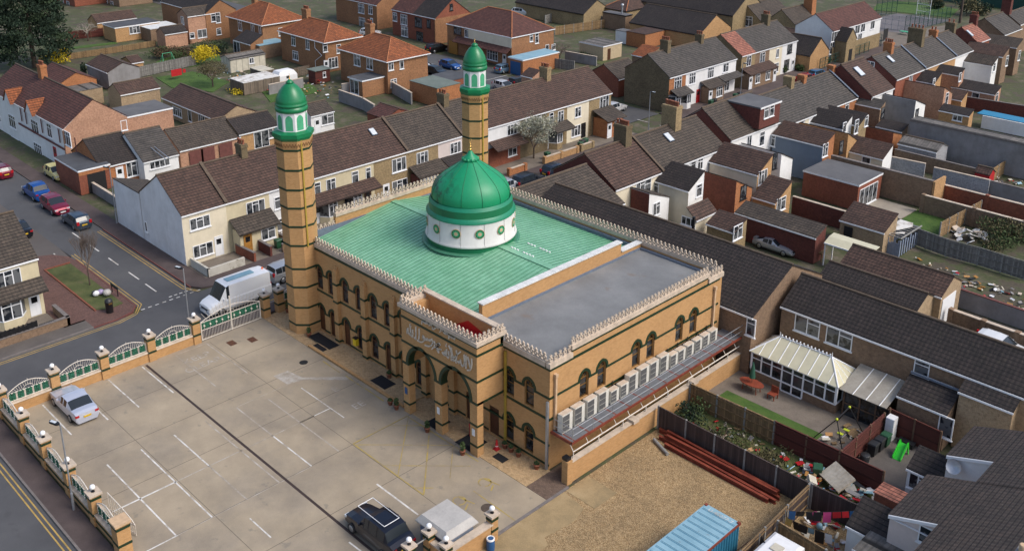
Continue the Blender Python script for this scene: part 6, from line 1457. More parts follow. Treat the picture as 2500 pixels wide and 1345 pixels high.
h=house('gx',-95.67,-80.47,0.87,8.57,5.39,8.18,'w_white','r_red','white thirties semi with red quoins, small gable and pink brick side wall',wins=[('S',-90.15,3.4,2.35,1.8,3,2),('S',-85.23,4.06,1.46,1.8,2,2),('S',-79.71,4.33,2.13,1.8,3,2),('S',-90.29,0.33,2.58,1.7,4,2),('E',8.16,4.22,0.78,1.27,1,0)],doors=[('S',-84.41,0.1,'redpaint')],party=(1, 0))
g=MB(); g.box(-80.77,-80.44,0.75,8.69,0,5.2); g.build('side_wall',M['w_pinkb'],h)
g=MB(); g.extr([(0.75,5.2),(8.69,5.2),(4.72,8.23)],lambda u,v,d:(d,u,v),-80.45,-80.44); g.build('gable_wall',M['w_pinkb'],h)
g=MB(); g.extr([(-91.4,5.3),(-89,5.3),(-90.2,6.9)],lambda u,v,d:(u,d,v),0.4,1.05); g.build('bay_gable',M['w_white'],h)
g=MB(); g.face([(-91.6,0.25,5.2),(-90.2,0.25,7),(-90.2,2.55,7),(-91.6,1.25,5.2)]); g.face([(-88.8,0.25,5.2),(-88.8,1.25,5.2),(-90.2,2.55,7),(-90.2,0.25,7)]); g.build('bay_gable_roof',M['r_or'],h)
addbox(h,-92.73,-92.49,0.7,0.75,3.3,5.1,'kerbred','quoin')
addbox(h,-87.46,-87.22,0.7,0.75,3.3,5.1,'kerbred','quoin')
addbox(h,-81.99,-81.75,0.7,0.75,3.3,5.1,'kerbred','quoin')
addbox(h,-77.08,-76.84,0.7,0.75,3.3,5.1,'kerbred','quoin')
addbox(h,-94.37,-94.13,0.7,0.75,3.3,5.1,'kerbred','quoin')
addbox(h,-95.67,-80.47,0.69,0.75,2.6,2.85,'kerbred','string_course')
h=house('gx',-105.67,-95.67,0.87,8.57,5.39,8.18,'w_white','r_red','white thirties semi at the left edge with orange tiled bay gable',wins=[('S',-98.48,2.31,2.35,1.8,3,2),('S',-98.54,-0.79,2.58,1.7,4,2)],doors=[('S',-103.46,0.1,'frame')],chim=[(-95.92,4.72,9.88,1.2,0.8,6,'w_orange')],party=(0, 1))
g=MB(); g.extr([(-98.81,5.3),(-96.41,5.3),(-97.61,6.9)],lambda u,v,d:(u,d,v),0.4,1.05); g.build('bay_gable',M['w_white'],h)
g=MB(); g.face([(-99.01,0.25,5.2),(-97.61,0.25,7),(-97.61,2.55,7),(-99.01,1.25,5.2)]); g.face([(-96.21,0.25,5.2),(-96.21,1.25,5.2),(-97.61,2.55,7),(-97.61,0.25,7)]); g.build('bay_gable_roof',M['r_or'],h)
house('f',-86.37,-81.37,8.49,15.13,4.9,4.9,'w_pinkb','felt3','flat roofed pink brick rear block attached to the thirties semi',name='rear_extension',cat='house extension')
house('gy',-79.94,-71.78,1.25,5.76,2.57,4.92,'w_orange','r_dk','low orange brick annexe with dark roof and open white back door',wins=[('E',5.13,1.51,1.9,1.8,3,1)],doors=[('E',3.37,0.1,'frame')],cat='house extension',name='rear_extension')
h=house('gy',-78.66,-70.12,5.59,9.9,2.57,5.03,'w_white','r_slate','low annexe with ladder and white pipes lying on its slate roof',wins=[('E',7.53,1.93,2.46,0.95,4,0)],cat='house extension',name='rear_extension')
g=MB(); g.tube((-73.75,7.39,3.9),(-68.01,7.39,3.0),.05); g.tube((-73.75,7.84,3.9),(-68.01,7.84,3.0),.05); [g.tube((-73.75+i*.3,7.39,3.9-i*.1),(-73.75+i*.3,7.84,3.9-i*.1),.03) for i in range(9)]; g.thing('ladder',M['steel'],'aluminium ladder lying on a slate annexe roof','ladder')
h=house('gy',-77.89,-71.07,10.62,18.73,2.56,4.38,'w_pinkb','r_dg','row of garages with three dark red doors under a long brown roof',cat='garage',name='garage_row')
addbox(h,-70.95,-70.91,13.27,15.07,0,2.2,'kerbred','garage_door')
addbox(h,-70.95,-70.91,15.71,17.51,0,2.2,'kerbred','garage_door')
addbox(h,-70.95,-70.91,11.71,13.51,0,2.2,'kerbred','garage_door')
house('gy',-76.16,-71,18.59,24.31,2.86,4.24,'w_tan','r_dk','low tan outbuilding with white french doors left of the near minaret',wins=[('E',21.72,1.56,2.24,2.23,2,0),('E',23.13,2.03,0.67,1.27,1,0)],cat='outbuilding',name='outbuilding')
h=house('f',-78.03,-71.36,-1.46,2.14,2.9,2.9,'w_red','felt2','flat roofed brick garage with open dark doorway by the street',cat='garage',name='garage')
addbox(h,-71.36,-71.33,-0.56,1.54,0,2.3,'darkvoid','garage_opening')
addbox(h,-71.36,-71.31,-1.46,2.14,2.3,2.85,'w_orange','lintel')
house('gx',-94.94,-79.28,20.24,26.16,2.56,4,'w_buff','r_rb','long low building with red brown roof and white windows onto a yard',wins=[('S',-90.72,1.31,2.46,1.27,4,1),('S',-87.07,1.55,1.01,1.7,1,0),('S',-83.72,1.76,1.68,1.27,3,1)],cat='outbuilding',name='outbuilding')
house('gy',-104.11,-99.78,16.26,22.15,2.76,3.91,'w_buff','r_rb','low buff brick block with mottled red brown roof behind the thirties semi',cat='outbuilding',name='outbuilding')
house('gx',-121.27,-113.39,20.34,25.44,2.85,3.99,'w_grey','r_rb','garage with grey rendered gable and corrugated red brown roof',cat='garage',name='garage')
house('gx',-119.75,-110.88,11.64,17.5,2.86,4.29,'w_orange','r_red','orange brick outbuilding with red tiled roof beside the yellow bush',cat='outbuilding',name='outbuilding')
house('f',-111.81,-107.11,12.69,16.73,2.4,2.4,'w_buff','r_asb','shed with weathered corrugated roof behind the red chimney',cat='shed',name='garden_shed',fascia=False)
house('f',-115.37,-112.78,12.5,16.07,2.4,2.4,'w_buff','r_asb','smaller shed with weathered corrugated roof by the red chimney',cat='shed',name='garden_shed',fascia=False)
house('gy',-123.03,-119.17,26.81,28.78,2.24,2.95,'w_tan','r_rb','small tan brick store behind the grey gabled garage',cat='shed',name='garden_shed')
h=house('gy',-54.31,-45.49,-19.36,-15.24,5.28,8.14,'w_cream','r_dg','cream corner house with mottled roof and white bay window at the left edge',wins=[('E',-17.7,4.1,2.02,1.59,3,1)],doors=[('E',-16.01,0.1,'frame')])
addroof(h,-45.37,-44.17,-19.36,-15.14,2.7,3.6,'r_dg')
bay(h,-45.37,-18.16,2.8,.9,.85,2.6,'w_cream')
house('gy',-157.85,-153.55,35.85,43.74,2.67,3.91,'w_tan','r_rb','low tan brick extension with brown roof by the bare apple tree',name='rear_extension',cat='house extension')
house('f',-151.23,-145.98,36.01,44.88,2.8,2.8,'w_tan','felt2','tan brick garden room with dark flat roof beside the apple tree',wins=[('E',39.78,1.93,2.13,1.38,3,1)],name='garden_room',cat='garden room')
house('f',-147.29,-141.84,40.99,46.84,2.4,2.4,'w_brown','coping','lean-to with white corrugated plastic roof between brick houses',name='lean_to',cat='lean-to',fascia=False)
house('gy',-138.04,-134.63,40.33,44.73,2.67,3.65,'w_pinkb','r_dk','low pink brick extension with dark gabled roof below the brown gable house',wins=[('E',45.65,1.68,1.01,1.06,1,1)],name='rear_extension',cat='house extension')
house('gy',-139.49,-135.48,45.52,51.13,5.17,6.33,'w_pinkb','r_dg','two storey pink brick wing with grey tiled roof and white windows',wins=[('E',48.14,1.6,1.9,1.59,2,0),('S',-137.56,4.15,1.12,1.48,2,1)],name='rear_extension',cat='house extension')
house('gx',-153.32,-135.35,49.12,55.53,5.28,7.44,'w_semi','r_dk','large brown brick house with tall blank gable and white drainpipe at the top left',wins=[('E',50.68,4.32,1.01,1.59,1,1),('E',51.63,4.19,1.01,2.01,1,1),('E',51.55,1.51,1.01,1.27,1,1)])
h=house('hx',-130.73,-118.88,51.3,60.08,5.2,8.02,'w_semi','r_or','orange roofed hip house farthest left of the three orange roofed houses',wins=[('S',-126.66,4.04,1.34,2.01,2,2),('S',-122.23,4.25,1.12,1.59,2,1),('S',-119.74,4.24,0.67,1.38,1,0),('E',54.98,3.44,0.9,1.48,1,1)],ridge='ridgeor',ov=0.35)
chimney(h,(-128.25,55.69),9.32,1.2,.8,3,'w_semi')
house('ms',-121.96,-116.4,47.23,49.81,2.66,4.03,'w_semi','r_dk','dark roofed rear extension with glazed patio doors behind the cream shed',wins=[('S',-121.21,1.34,2.24,2.23,2,0)],name='rear_extension',cat='house extension')
house('f',-119.03,-115.27,48.31,53.8,2.4,2.4,'w_brown','contblue','lean-to canopy with blue plastic sheet roof between orange roofed houses',name='lean_to',cat='lean-to',fascia=False)
h=house('hx',-112.65,-99.2,51.12,58.45,5.2,7.56,'w_semi','r_or','middle orange roofed hip house with white zigzag drainpipe on its corner',wins=[('S',-108.61,4.08,1.23,1.91,2,2),('S',-104.28,4.07,1.12,1.8,2,1),('S',-108.28,1.46,1.68,1.59,3,2),('E',51.18,4.3,0.9,1.48,1,1),('E',53.86,3.68,0.9,1.48,1,1),('E',52.6,1.5,1.9,1.8,3,1)],doors=[('E',51.19,0.1,'frame')],ridge='ridgeor',ov=0.35)
chimney(h,(-109.77,54.78),8.96,1.5,.9,4,'w_semi')
g=MB(); g.path([(-101.82, 50.9, 4.93), (-101.82, 50.9, 3.87), (-99.89, 50.9, 2.88), (-101.95, 50.9, 1.64), (-101.95, 50.9, -0.45)],.05,6); g.build('downpipe',M['frame'],h)
h=house('hx',-93.77,-81.41,50.32,58.38,5.2,7.79,'w_semi','r_or','nearest orange roofed hip house beside the far street',wins=[('S',-89.16,4.08,1.68,1.91,2,1),('S',-85.85,4.08,1.57,1.91,2,0),('E',51.02,4.35,1.01,1.38,2,1),('E',53.12,4.15,0.78,1.27,1,0),('E',51.44,1.56,1.23,1.27,2,1)],ridge='ridgeor',ov=0.35)
chimney(h,(-90.89,54.35),9.19,1.5,.9,4,'w_semi')
house('f',-85.77,-82.19,46.04,50.57,2.7,2.7,'w_semi','felt2','flat dark roofed brick extension with glazed door behind the nearest orange roofed house',wins=[('S',-84.25,1.43,2.24,2.23,2,0)],name='rear_extension',cat='house extension')
h=house('hx',-96.69,-80.08,75.93,86.44,5.3,8.4,'w_semi','r_red','wide semi detached pair with dark red hip roof and tiled porch strip',wins=[('S',-93.84,4.4,2.13,1.48,3,0,'brownwood'),('S',-91.29,4.24,1.34,1.38,2,0),('S',-88.66,4.2,1.79,1.48,3,0,'brownwood'),('S',-84.67,4.21,1.79,1.48,3,2),('S',-81.67,4.16,1.12,1.48,2,2),('S',-84.82,1.38,2.69,1.7,4,2),('E',80.72,4.5,0.78,1.27,1,1),('E',82.1,4.24,0.9,1.8,1,1),('E',84.76,2.16,0.9,1.06,1,0),('E',86.37,1.99,1.01,1.06,1,1)],doors=[('S',-81.83,0.1,'frame')],ridge='ridgeor')
g=MB(); q=[(-93.81,74.51,2.7),(-79.96,74.51,2.7),(-79.96,75.81,3.5),(-93.81,75.81,3.5)]; g.raw(q+[(a,b,c-.1) for a,b,c in q],[(0,1,2,3),(7,6,5,4),(0,4,5,1),(1,5,6,2),(2,6,7,3),(3,7,4,0)]); g.build('porch_roof',M['r_red'],h)
addbox(h,-90.89,-79.98,75.79,75.81,3.4,5.2,'w_pale','pale_front'); addbox(h,-96.11,-93.81,75.76,75.81,0,2.3,'ochrewood','garage_door')
house('gx',-135.42,-121.42,78.87,87.63,4.98,7.9,'w_semi','r_red','tall brick house with white bay windows and blank tan side wall behind the orange roofs',wins=[('S',-126.58,3.6,2.02,1.91,4,2),('S',-126.46,0.78,2.02,2.01,4,2),('S',-123.48,3.74,1.34,1.7,2,2)],doors=[('S',-123.22,0.1,'frame')])
h=house('gx',-109.35,-102.85,78.42,87.18,4.99,8.1,'w_red','r_dk','dark red brick house with black bay gable and tall tan side wall',wins=[('S',-107.87,3.53,2.13,1.91,4,2,'black'),('S',-107.57,0.77,2.02,2.01,4,2,'black'),('S',-104.82,3.71,1.12,1.59,2,1,'black'),('E',82.38,6.6,0.78,1.27,1,0,'black')],party=(1, 0))
g=MB(); g.box(-103.05,-102.82,78.3,87.3,0,4.9); g.build('side_wall',M['w_semi'],h)
house('gx',-115.85,-109.35,78.42,87.18,4.99,8.1,'w_red','r_red','red brick house with blue trimmed white bay gable at the top',wins=[('S',-115.01,3.59,1.34,1.7,2,2),('S',-112.24,3.44,2.02,2.01,4,2),('S',-112.14,1.15,2.02,2.01,4,2)],party=(0, 1))
h=house('f',-78.07,-74.69,73.19,81.98,2.7,2.7,'w_orange','contblue','brick garage with pale blue flat roof and blue door',cat='garage',name='garage')
addbox(h,-77.57,-75.19,73.15,73.19,0,2.2,'blue','garage_door')
h=house('f',-77.94,-72.4,90.98,96.13,2.6,2.6,'shedtan','r_asb','cream block shed with flat grey roof in the back gardens',cat='shed',name='garden_shed')
addbox(h,-72.4,-72.36,92.2,93,0,2,'brownwood','shed_door')
house('f',-77.89,-73.39,104.19,111.53,2.6,2.6,'w_orange','r_rb','corrugated brown roofed shed with small orange brick end',cat='shed',name='garden_shed',fascia=False)
house('f',-80.83,-77.59,104.62,106.7,2.3,2.3,'w_white','felt3','small white shed with black roof edge beside the brown roofed shed',cat='shed',name='garden_shed',fascia=False)
house('ms',-63.65,-60.26,88.09,90.91,3.15,4.41,'w_brown','r_or','low rear wing with bright orange tiles behind the sooty gable',name='rear_extension',cat='house extension')
house('gy',-61.4,-55.32,74.41,80.31,2.87,4.63,'w_red','r_dg','small dark roofed wing with white windows left of the sooty gable',name='rear_extension',cat='house extension')
house('ms',-67.81,-65.48,65.94,67.67,2.76,3.61,'w_pinkb','r_rb','small rear wing with red brown roof beside a stock brick chimney',name='rear_extension',cat='house extension')
house('gx',-113.19,-93.65,109.95,118.1,2.87,5.22,'w_stock','r_dk','long dark roofed school wing at the top centre',cat='school building',name='school_building',gutter='black')
house('hx',-94.27,-88.07,116.59,126.17,3.4,5.57,'w_stock','r_rb','brown hip roofed school block with white flue',ridge='ridgeor',cat='school building',name='school_building',gutter='black')
house('f',-91.46,-85.58,113.35,115.49,3.2,3.2,'w_brown','felt3','flat roofed school link with dark doorway and metal flue',cat='school building',name='school_building',gutter='black')
g=MB(); g.tube((-87.11,114.14,3.2),(-87.11,114.14,5.0),.18,10); g.lathe([(.3,5.0),(.3,5.3),(.05,5.4)],(-87.11,114.14,0),10); g.thing('flue',M['steel'],'grey metal flue standing on the flat school roof','flue')
house('gx',-81.96,-65.63,110.24,120.53,2.87,5.84,'w_tan','r_dk','large dark roofed school hall with tan gable and thin aerial',cat='school building',name='school_building',gutter='black')
house('gx',-93.69,-67.17,123.34,134.85,4.48,8.36,'w_stock','r_dk','highest school roof ending in a pale stone gable at the top',cat='school building',name='school_building',gutter='black')
house('gy',-71.06,-63.84,128.1,139.23,3.19,6.01,'w_stock','r_dg','stock brick school gable with wide white arched window',wins=[('S',-67.7,2.81,4.03,2.01,5,2)],cat='school building',name='school_building')
house('gy',-63.57,-57.08,129.43,137.27,3.19,5.73,'w_stock','r_dg','second stock brick school gable beside the tall brick chimney',cat='school building',name='school_building')
house('gx',-48.37,-42.88,109.8,116.17,2.89,5.38,'w_tan','r_dk','small steep school hall with tan gable facing the street',cat='school building',name='school_building',gutter='black')
house('gx',-56.97,-53.32,123.96,126.31,2.86,3.43,'w_brown','r_rb','low red brown school roof in front of the tall brick chimney',cat='school building',name='school_building',gutter='black')
g=MB(); g.prism(rect(-60.23,-58.03,137.04,138.84),0,7.51,0,rect(-60.03,-58.23,137.19,138.69)); g.box(-60.13,-58.13,137.09,138.79,7.51,7.91); g.thing('chimney_stack',M['w_orange'],'tall square brick chimney stack beside the white school building','chimney')
h=house('gy',-51.27,-43.95,119.01,137.13,5.58,8.05,'w_white','r_red','white two storey school building with dark red roof by the sports court',wins=[('E',119.9,4.57,2.69,1.7,3,0),('E',122.2,4.57,2.69,1.7,3,0),('E',128.02,4.63,1.79,1.59,2,0),('E',130.13,4.63,1.57,1.59,2,0),('E',133.87,4.63,1.57,1.59,2,0),('E',119.14,2.61,1.46,2.12,2,0),('E',121.38,2.52,1.46,2.12,2,0),('E',129.34,2.68,1.46,2.01,2,0)],cat='school building',name='school_building')
addbox(h,-43.83,-43.77,119.01,137.13,0,2.7,'w_stock','ground_floor')
g=MB(); g.extr([(119.8,0),(123.4,0),(123.4,4.0),(121.6,6.0),(119.8,4.0)],lambda u,v,d:(d,u,v),-41.63,-43.83); g.build('porch',M['w_stock'],h)
g=MB(); [g.face(f) for f in ([(-43.83,119.6,3.9),(-41.53,119.6,3.9),(-41.53,121.6,6.1),(-43.83,121.6,6.1)],[(-43.83,121.6,6.1),(-41.53,121.6,6.1),(-41.53,123.6,3.9),(-43.83,123.6,3.9)])]; g.build('porch_roof',M['r_dk'],h)
addbox(h,-41.63,-41.6,121,122.2,0,2.4,'darkvoid','porch_door')
fence([(2.2,8.95),(14.0,8.85)],1.75,'dark boarded fence with concrete posts behind the red steel beams',mat='fencedark',rails=False)
fence([(14.0,8.7),(14.3,0.6),(14.6,-14)],1.75,'dark fence with pale horizontal rails beside the blue container',mat='fencedark',pitch=2.6,capm='fencetan')
fence([(14.15,8.85),(17.6,9.1)],1.75,'dark fence with concrete posts between clothes lines and rubbish heap',mat='fencedark',rails=False)
fence([(14.4,4.4),(17.6,4.2)],1.7,'tan board fence behind the white caravan at the bottom edge',mat='fencetan')
fence([(2.0,13.0),(8.9,13.15)],1.75,'tan boarded fence along the narrow lawn',mat='fencetan',pitch=2.3)
fence([(8.95,13.15),(13.7,13.2),(16.7,13.2)],1.8,'dark red brown board fence beside the rubbish heap',mat='fencered',post='woodpost',pitch=2.2)
fence([(13.75,13.3),(13.75,19.4)],1.8,'dark red fence running up to the tall fridge',mat='fencered',post='woodpost',pitch=2.2)
fence([(13.8,20.1),(17.5,19.9)],1.9,'dark red boarded fence behind the bins and green slide',mat='fencered',post='woodpost',rails=False)
flat('weeds','grassd',rect(2.2,17.5,8.9,13.15),.03,'weedy strip between the two fences')
flat('patio','patio',rect(1.9,13.7,13.15,22.6),.03,'grey paved garden before the conservatory')
flat('lawn','grass',[(2.9,15.5),(10.8,15.3),(10.8,16.6),(2.9,16.6)],.06,'narrow lawn along the tan boarded fence')
flat('patio','pavegrey',rect(13.7,20,13.2,20.1),.03,'grey concrete yard with bins and green slide')
flat('gravel_yard','gravel',[(14.0,8.85),(18.2,8.9),(18.2,-12),(14.2,-12)],.02,'gravel yard with clothes lines')
CONS=(3.03,10.09,19.52,22.6)
E0=empty('conservatory',((CONS[0]+CONS[1])/2,(CONS[2]+CONS[3])/2,0),'white framed conservatory with cream ribbed hip roof','conservatory')
x0,x1,y0,y1=CONS
g=MB(); g.box(x0,x1,y0,y0+.2,0,.75); g.box(x0,x0+.2,y0+.2,y1,0,.75); g.box(x1-.2,x1,y0+.2,y1,0,.75); g.build('dwarf_wall',M['w_brown'],E0)
g=MB(); n=8
g.box(x0,x1,y0-.03,y0+.07,2.15,2.3); g.box(x0,x1,y0-.06,y0+.07,.75,.85)
for i in range(n+1):
    x=x0+(x1-x0)*i/n; g.box(x-.06,x+.06,y0-.04,y0+.06,.1 if i in(3,4,5) else .8,2.2)
g.box(x0,x1,y0-.03,y0+.05,1.75,1.82); g.box(x0+(x1-x0)*3/n,x0+(x1-x0)*5/n,y0-.05,y0+.06,.02,.14)
for x in (x0,x1-.1):
    g.box(x,x+.1,y0,y1,2.15,2.3); g.box(x-.03,x+.13,y0,y1,.75,.85)
    for i in range(4): y=y0+(y1-y0)*i/3; g.box(x-.01,x+.11,y-.06,y+.06,.8,2.2)
g.build('window_frame',M['frame'],E0)
g=MB(); g.box(x0+.02,x1-.02,y0+.0,y0+.02,.8,2.2); xa=x0+(x1-x0)*3/n; xb=x0+(x1-x0)*5/n; g.box(xa,xb,y0-.012,y0-.002,.14,.8); g.box(x1-.06,x1-.04,y0+.05,y1,.8,2.2); g.box(x0+.04,x0+.06,y0+.05,y1,.8,2.2); g.build('pane',M['glassdark'],E0)
zr=3.5; hd=(y1-y0)/2; ym=(y0+y1)/2; a,b,c,d=(x0-.15,y0-.15,2.3),(x1+.15,y0-.15,2.3),(x1+.15,y1,2.3),(x0-.15,y1,2.3); p,q=(x0+hd*.9,ym,zr),(x1-hd*.9,ym,zr)
g=MB()
for f in ((a,b,q,p),(b,c,q),(c,d,p,q),(d,a,p)): g.face(f)
g.build('conservatory_roof',M['polycarb'],E0)
g=MB()
for s,t in ((a,p),(b,q),(c,q),(d,p),(p,q)): g.tube(s,t,.06,5)
V=Vector
for i in range(1,9):
    t=i/9; e=V(a).lerp(V(b),t); hx=min(max(e.x,p[0]),q[0]); 
    k=1 if p[0]<=e.x<=q[0] else ((e.x-a[0])/(p[0]-a[0]) if e.x<p[0] else (b[0]-e.x)/(b[0]-q[0]))
    f=V((e.x,e.y+(ym-e.y)*k,2.3+(zr-2.3)*k)); g.tube(e,f,.04,4)
for s,t,u in ((b,c,q),(d,a,p)):
    for i in (1,2,3):
        e=V(s).lerp(V(t),i/4); f=V(u); g.tube(e,e.lerp(f,.55 if i!=2 else 1),.035,4)
for u in (p,q): g.tube(u,(u[0],u[1],u[2]+.4),.05,5,r2=.01)
for i in range(14): x=p[0]+(q[0]-p[0])*(i+.5)/14; g.ball((x,ym,zr+.14),.08,5)
g.build('roof_bar',M['frame'],E0)
E0=empty('canopy',(12.3,20,0),'grimy plastic sheet canopy with three white bars beside the conservatory','canopy')
g=MB(); g.raw([(x,y,z) for x,y,z in [(10.15,19.7,2.08),(13.7,19.7,2.08),(13.75,22.66,2.95),(10.2,22.66,2.95)]]+[(x,y,z) for x,y,z in [(10.15,19.7,2.04),(13.7,19.7,2.04),(13.75,22.66,2.91),(10.2,22.66,2.91)]],[(0,1,2,3),(7,6,5,4),(0,4,5,1),(1,5,6,2),(2,6,7,3),(3,7,4,0)]); g.build('canopy_sheet',M['polygrey'],E0)
g=MB()
for x in (11.2,12.2,13.2): g.tube((x,19.65,2.1),(x+.05,22.6,2.97),.04,4)
g.build('bar',M['frame'],E0)
g=MB()
for x in (10.5,11.7,12.9,13.9): g.box(x-.05,x+.05,19.85,19.95,0,2.05)
g.box(10.5,13.9,19.87,19.93,1.0,1.08); g.box(10.5,13.9,19.87,19.93,1.92,2.0); g.build('timber_frame',M['woodpost'],E0)
g=MB(); g.box(10.5,13.9,19.95,19.97,0,1.95); g.build('pane',M['glassdark'],E0)
a=empty('garden_table',(4.16,17.9,0),'oval red brown garden table with a folded green parasol','table')
g=MB(); g.extr([(1.0*math.cos(R(k*20)),.55*math.sin(R(k*20))) for k in range(18)],lambda u,v,d:(a.location.x+u,a.location.y+v,d),.74,.69); g.build('tabletop',M['redwood'],a)
for s in (-.6,.6):
    for t in (-.3,.3): g=MB(); g.tube((a.location.x+s,a.location.y+t,0),(a.location.x+s*.9,a.location.y+t,.7),.035,5); g.build('leg',M['redwood'],a)
p=empty('parasol',(a.location.x,a.location.y,.03),'folded dark green parasol standing through the oval table','parasol')
g=MB(); g.tube((p.location.x,p.location.y,.03),(p.location.x,p.location.y,2.4),.025,5); g.build('pole',M['woodpost'],p)
g=MB(); g.lathe([(.24,1.15),(.2,1.5),(.13,2.0),(.03,2.45)],(p.location.x,p.location.y,0),9); g.build('canopy',M['parasolgreen'],p)
b=empty('garden_bench',(a.location.x+1.7,a.location.y+.2,0),'red brown garden chair right of the oval table','chair')
x,y=b.location.x,b.location.y
g=MB(); g.box(x-.3,x+.3,y-.3,y+.3,.4,.46); g.build('seat',M['redwood'],b); g=MB(); g.box(x-.3,x+.3,y+.25,y+.31,.46,.95); g.build('backrest',M['redwood'],b)
for s in (-.26,.26):
    for t in (-.26,.26): g=MB(); g.box(x+s-.03,x+s+.03,y+t-.03,y+t+.03,0,.4); g.build('leg',M['redwood'],b)
S=empty('swing_frame',(11.7,17.3,0),'black tubular swing frame with lime fittings leaning in the garden','swing')
g=MB(); A_,B_=Vector((11.8,16.3,1.9)),Vector((11.7,18.3,1.9)); g.tube(A_,B_,.05,6)
for s,d in ((A_,(-1.3,-.6)),(A_,(.9,-.5)),(B_,(-1.0,.5)),(B_,(1.2,.3))): g.tube(s,(s.x+d[0],s.y+d[1],0),.04,5)
g.build('frame',M['black'],S)
g=MB(); [g.ball(c,.11,7) for c in (A_,B_)]; [g.box(x-.2,x+.2,y-.12,y+.12,.5,.55) for x,y in ((11.9,16.9),(12.0,17.6))]; g.build('lime_seat',M['lime'],S)
g=MB(); g.lathe([(.01,.0),(.6,.03),(.65,.1),(.55,.06)],(12.5,18.2,.1),14); g.thing('sandpit',M['fencetan'],'round tan toy basket lying by the swing frame','toy',(12.5,18.2,.1))
SL=empty('slide',(15.7,18.2,0),'bright green plastic childrens slide in the concrete yard','slide'); x,y=15.7,18.2
g=MB(); g.raw([(x-.25,y-.7,.05),(x+.25,y-.7,.05),(x+.25,y+.3,.85),(x-.25,y+.3,.85),(x-.25,y-.7,.0),(x+.25,y-.7,.0),(x+.25,y+.3,.78),(x-.25,y+.3,.78)],[(0,1,2,3),(7,6,5,4),(0,4,5,1),(1,5,6,2),(2,6,7,3),(3,7,4,0)]); g.build('chute',M['slidegreen'],SL)
g=MB()
for s in (-.27,.27): g.extr([(-.7,0),(-.7,.2),(.2,1.05),(.35,1.0),(.6,0),(.45,0),(.25,.75)],lambda u,v,d:(x+s+d,y+u,v),-.03,.03)
g.build('side_rail',M['slidegreen'],SL)
FR=empty('fridge_freezer',(14.25,19.5,0),'discarded white fridge freezer standing against the red fence','fridge'); g=MB(); g.box(13.95,14.55,19.25,19.85,.02,1.75); g.build('cabinet',M['white'],FR); g=MB(); g.box(13.97,14.53,19.21,19.24,.05,1.1); g.box(13.97,14.53,19.21,19.24,1.13,1.73); g.build('door',M['frame'],FR)
bin_(14.4,18.5,'dark green wheelie bin beside the white fridge','greenbin'); bin_(14.35,17.7,'black wheelie bin nearest the white fridge','blackbin'); bin_(14.3,16.9,'black wheelie bin with a bucket on its lid','blackbin')
g=MB(); g.lathe([(.3,0),(.33,.5),(.28,.52),(.05,.55)],(14.25,15.9,.02),14); g.thing('dustbin',M['blackbin'],'round black dustbin by the dark red fence corner','bin',(14.25,15.9,.02))
g=MB(); g.box(14.9,16.0,19.3,19.8,.02,.4); g.thing('storage_box',M['blackbin'],'low black box along the red fence','box',(15.4,19.55,.02))
MT=empty('mattress',(14.3,11.6,.5),'stained striped mattress dumped on the rubbish heap','mattress')
g=MB(); g.box(-.95,.95,-.7,.7,-.1,.1)
for k in range(7): g.box(-.96+k*.29,-.93+k*.29,-.7,.7,.1,.115)
g.xf(Matrix.Translation((14.3,11.9,.85))@Matrix.Rotation(R(-25),4,'Z')@Matrix.Rotation(R(28),4,'X')); g.build('mattress_body',M['mattress'],MT)
rn=random.Random(5)
spots=[(13.2,10.7),(12.6,12.4),(13.4,12.6),(15.2,10.4),(15.7,11.4),(16.2,10.6),(16.6,11.6),(16.3,9.7),(15.2,11.9),(12.2,10.4),(11.6,10.0),(12.2,11.9),(15.6,12.4),(17.0,10.4),(13.9,9.7)]
cm=['shedcream','white','ochrewood','fencetan','w_grey','brownwood','contblue','cast','post','fencedark','white','genbox','blackbin','shedtan','white']
kn=['white painted board','broken white panel','splintered tan plank','tan timber offcut','grey plasterboard sheet','dark brown drawer front','pale blue plastic sheet','cream carton','concrete lump','dark panel','flat white carton','grey cardboard box','black sack','sandy board','white bag']
for i,(x,y) in enumerate(spots):
    g=MB(); w,d,t=rn.uniform(.2,.5),rn.uniform(.12,.32),rn.choice((.05,.08,.25)); g.box(-w,w,-d,d,-t/2,t/2)
    g.xf(Matrix.Translation((x,y,.3+rn.uniform(0,.35)))@Matrix.Rotation(rn.uniform(0,3),4,'Z')@Matrix.Rotation(rn.uniform(-.5,.5),4,'X')); g.thing('rubbish',M[cm[i]],kn[i]+' thrown on the rubbish heap between the fences','rubbish',(x,y,.2))
bin_(12.9,11.9,'green wheelie bin overflowing with rubbish beside the mattress','greenbin',30)
def litter(name,lab,x0,x1,y0,y1,n,seed,zh=.25):
    rn=random.Random(seed); g=MB(); ms=['white','cast','contblue','fencetan','blackbin','w_grey','redpaint','shedcream','ochrewood']
    for i in range(n):
        q=MB(); w,d=rn.uniform(.05,.3),rn.uniform(.04,.2); q.box(-w,w,-d,d,-.02,.03,rn.randrange(9)); q.xf(Matrix.Translation((rn.uniform(x0,x1),rn.uniform(y0,y1),.06+rn.random()**2*zh))@Matrix.Rotation(rn.uniform(0,6),4,'Z')@Matrix.Rotation(rn.gauss(0,.4),4,'X')); g.v,g.f,g.m,g.sm=g.v+q.v,g.f+[tuple(k+len(g.v) for k in f) for f in q.f],g.m+q.m,g.sm+q.sm
    o=g.build(name,[M[k] for k in ms]); tag(o,lab,'litter',None,'stuff')
litter('litter','small rubbish strewn over the heap between the fences',11.2,17.2,9.2,12.9,150,1,.6); litter('litter','scraps of rubbish in the weedy strip',3,11,9.3,12.8,45,2,.1)
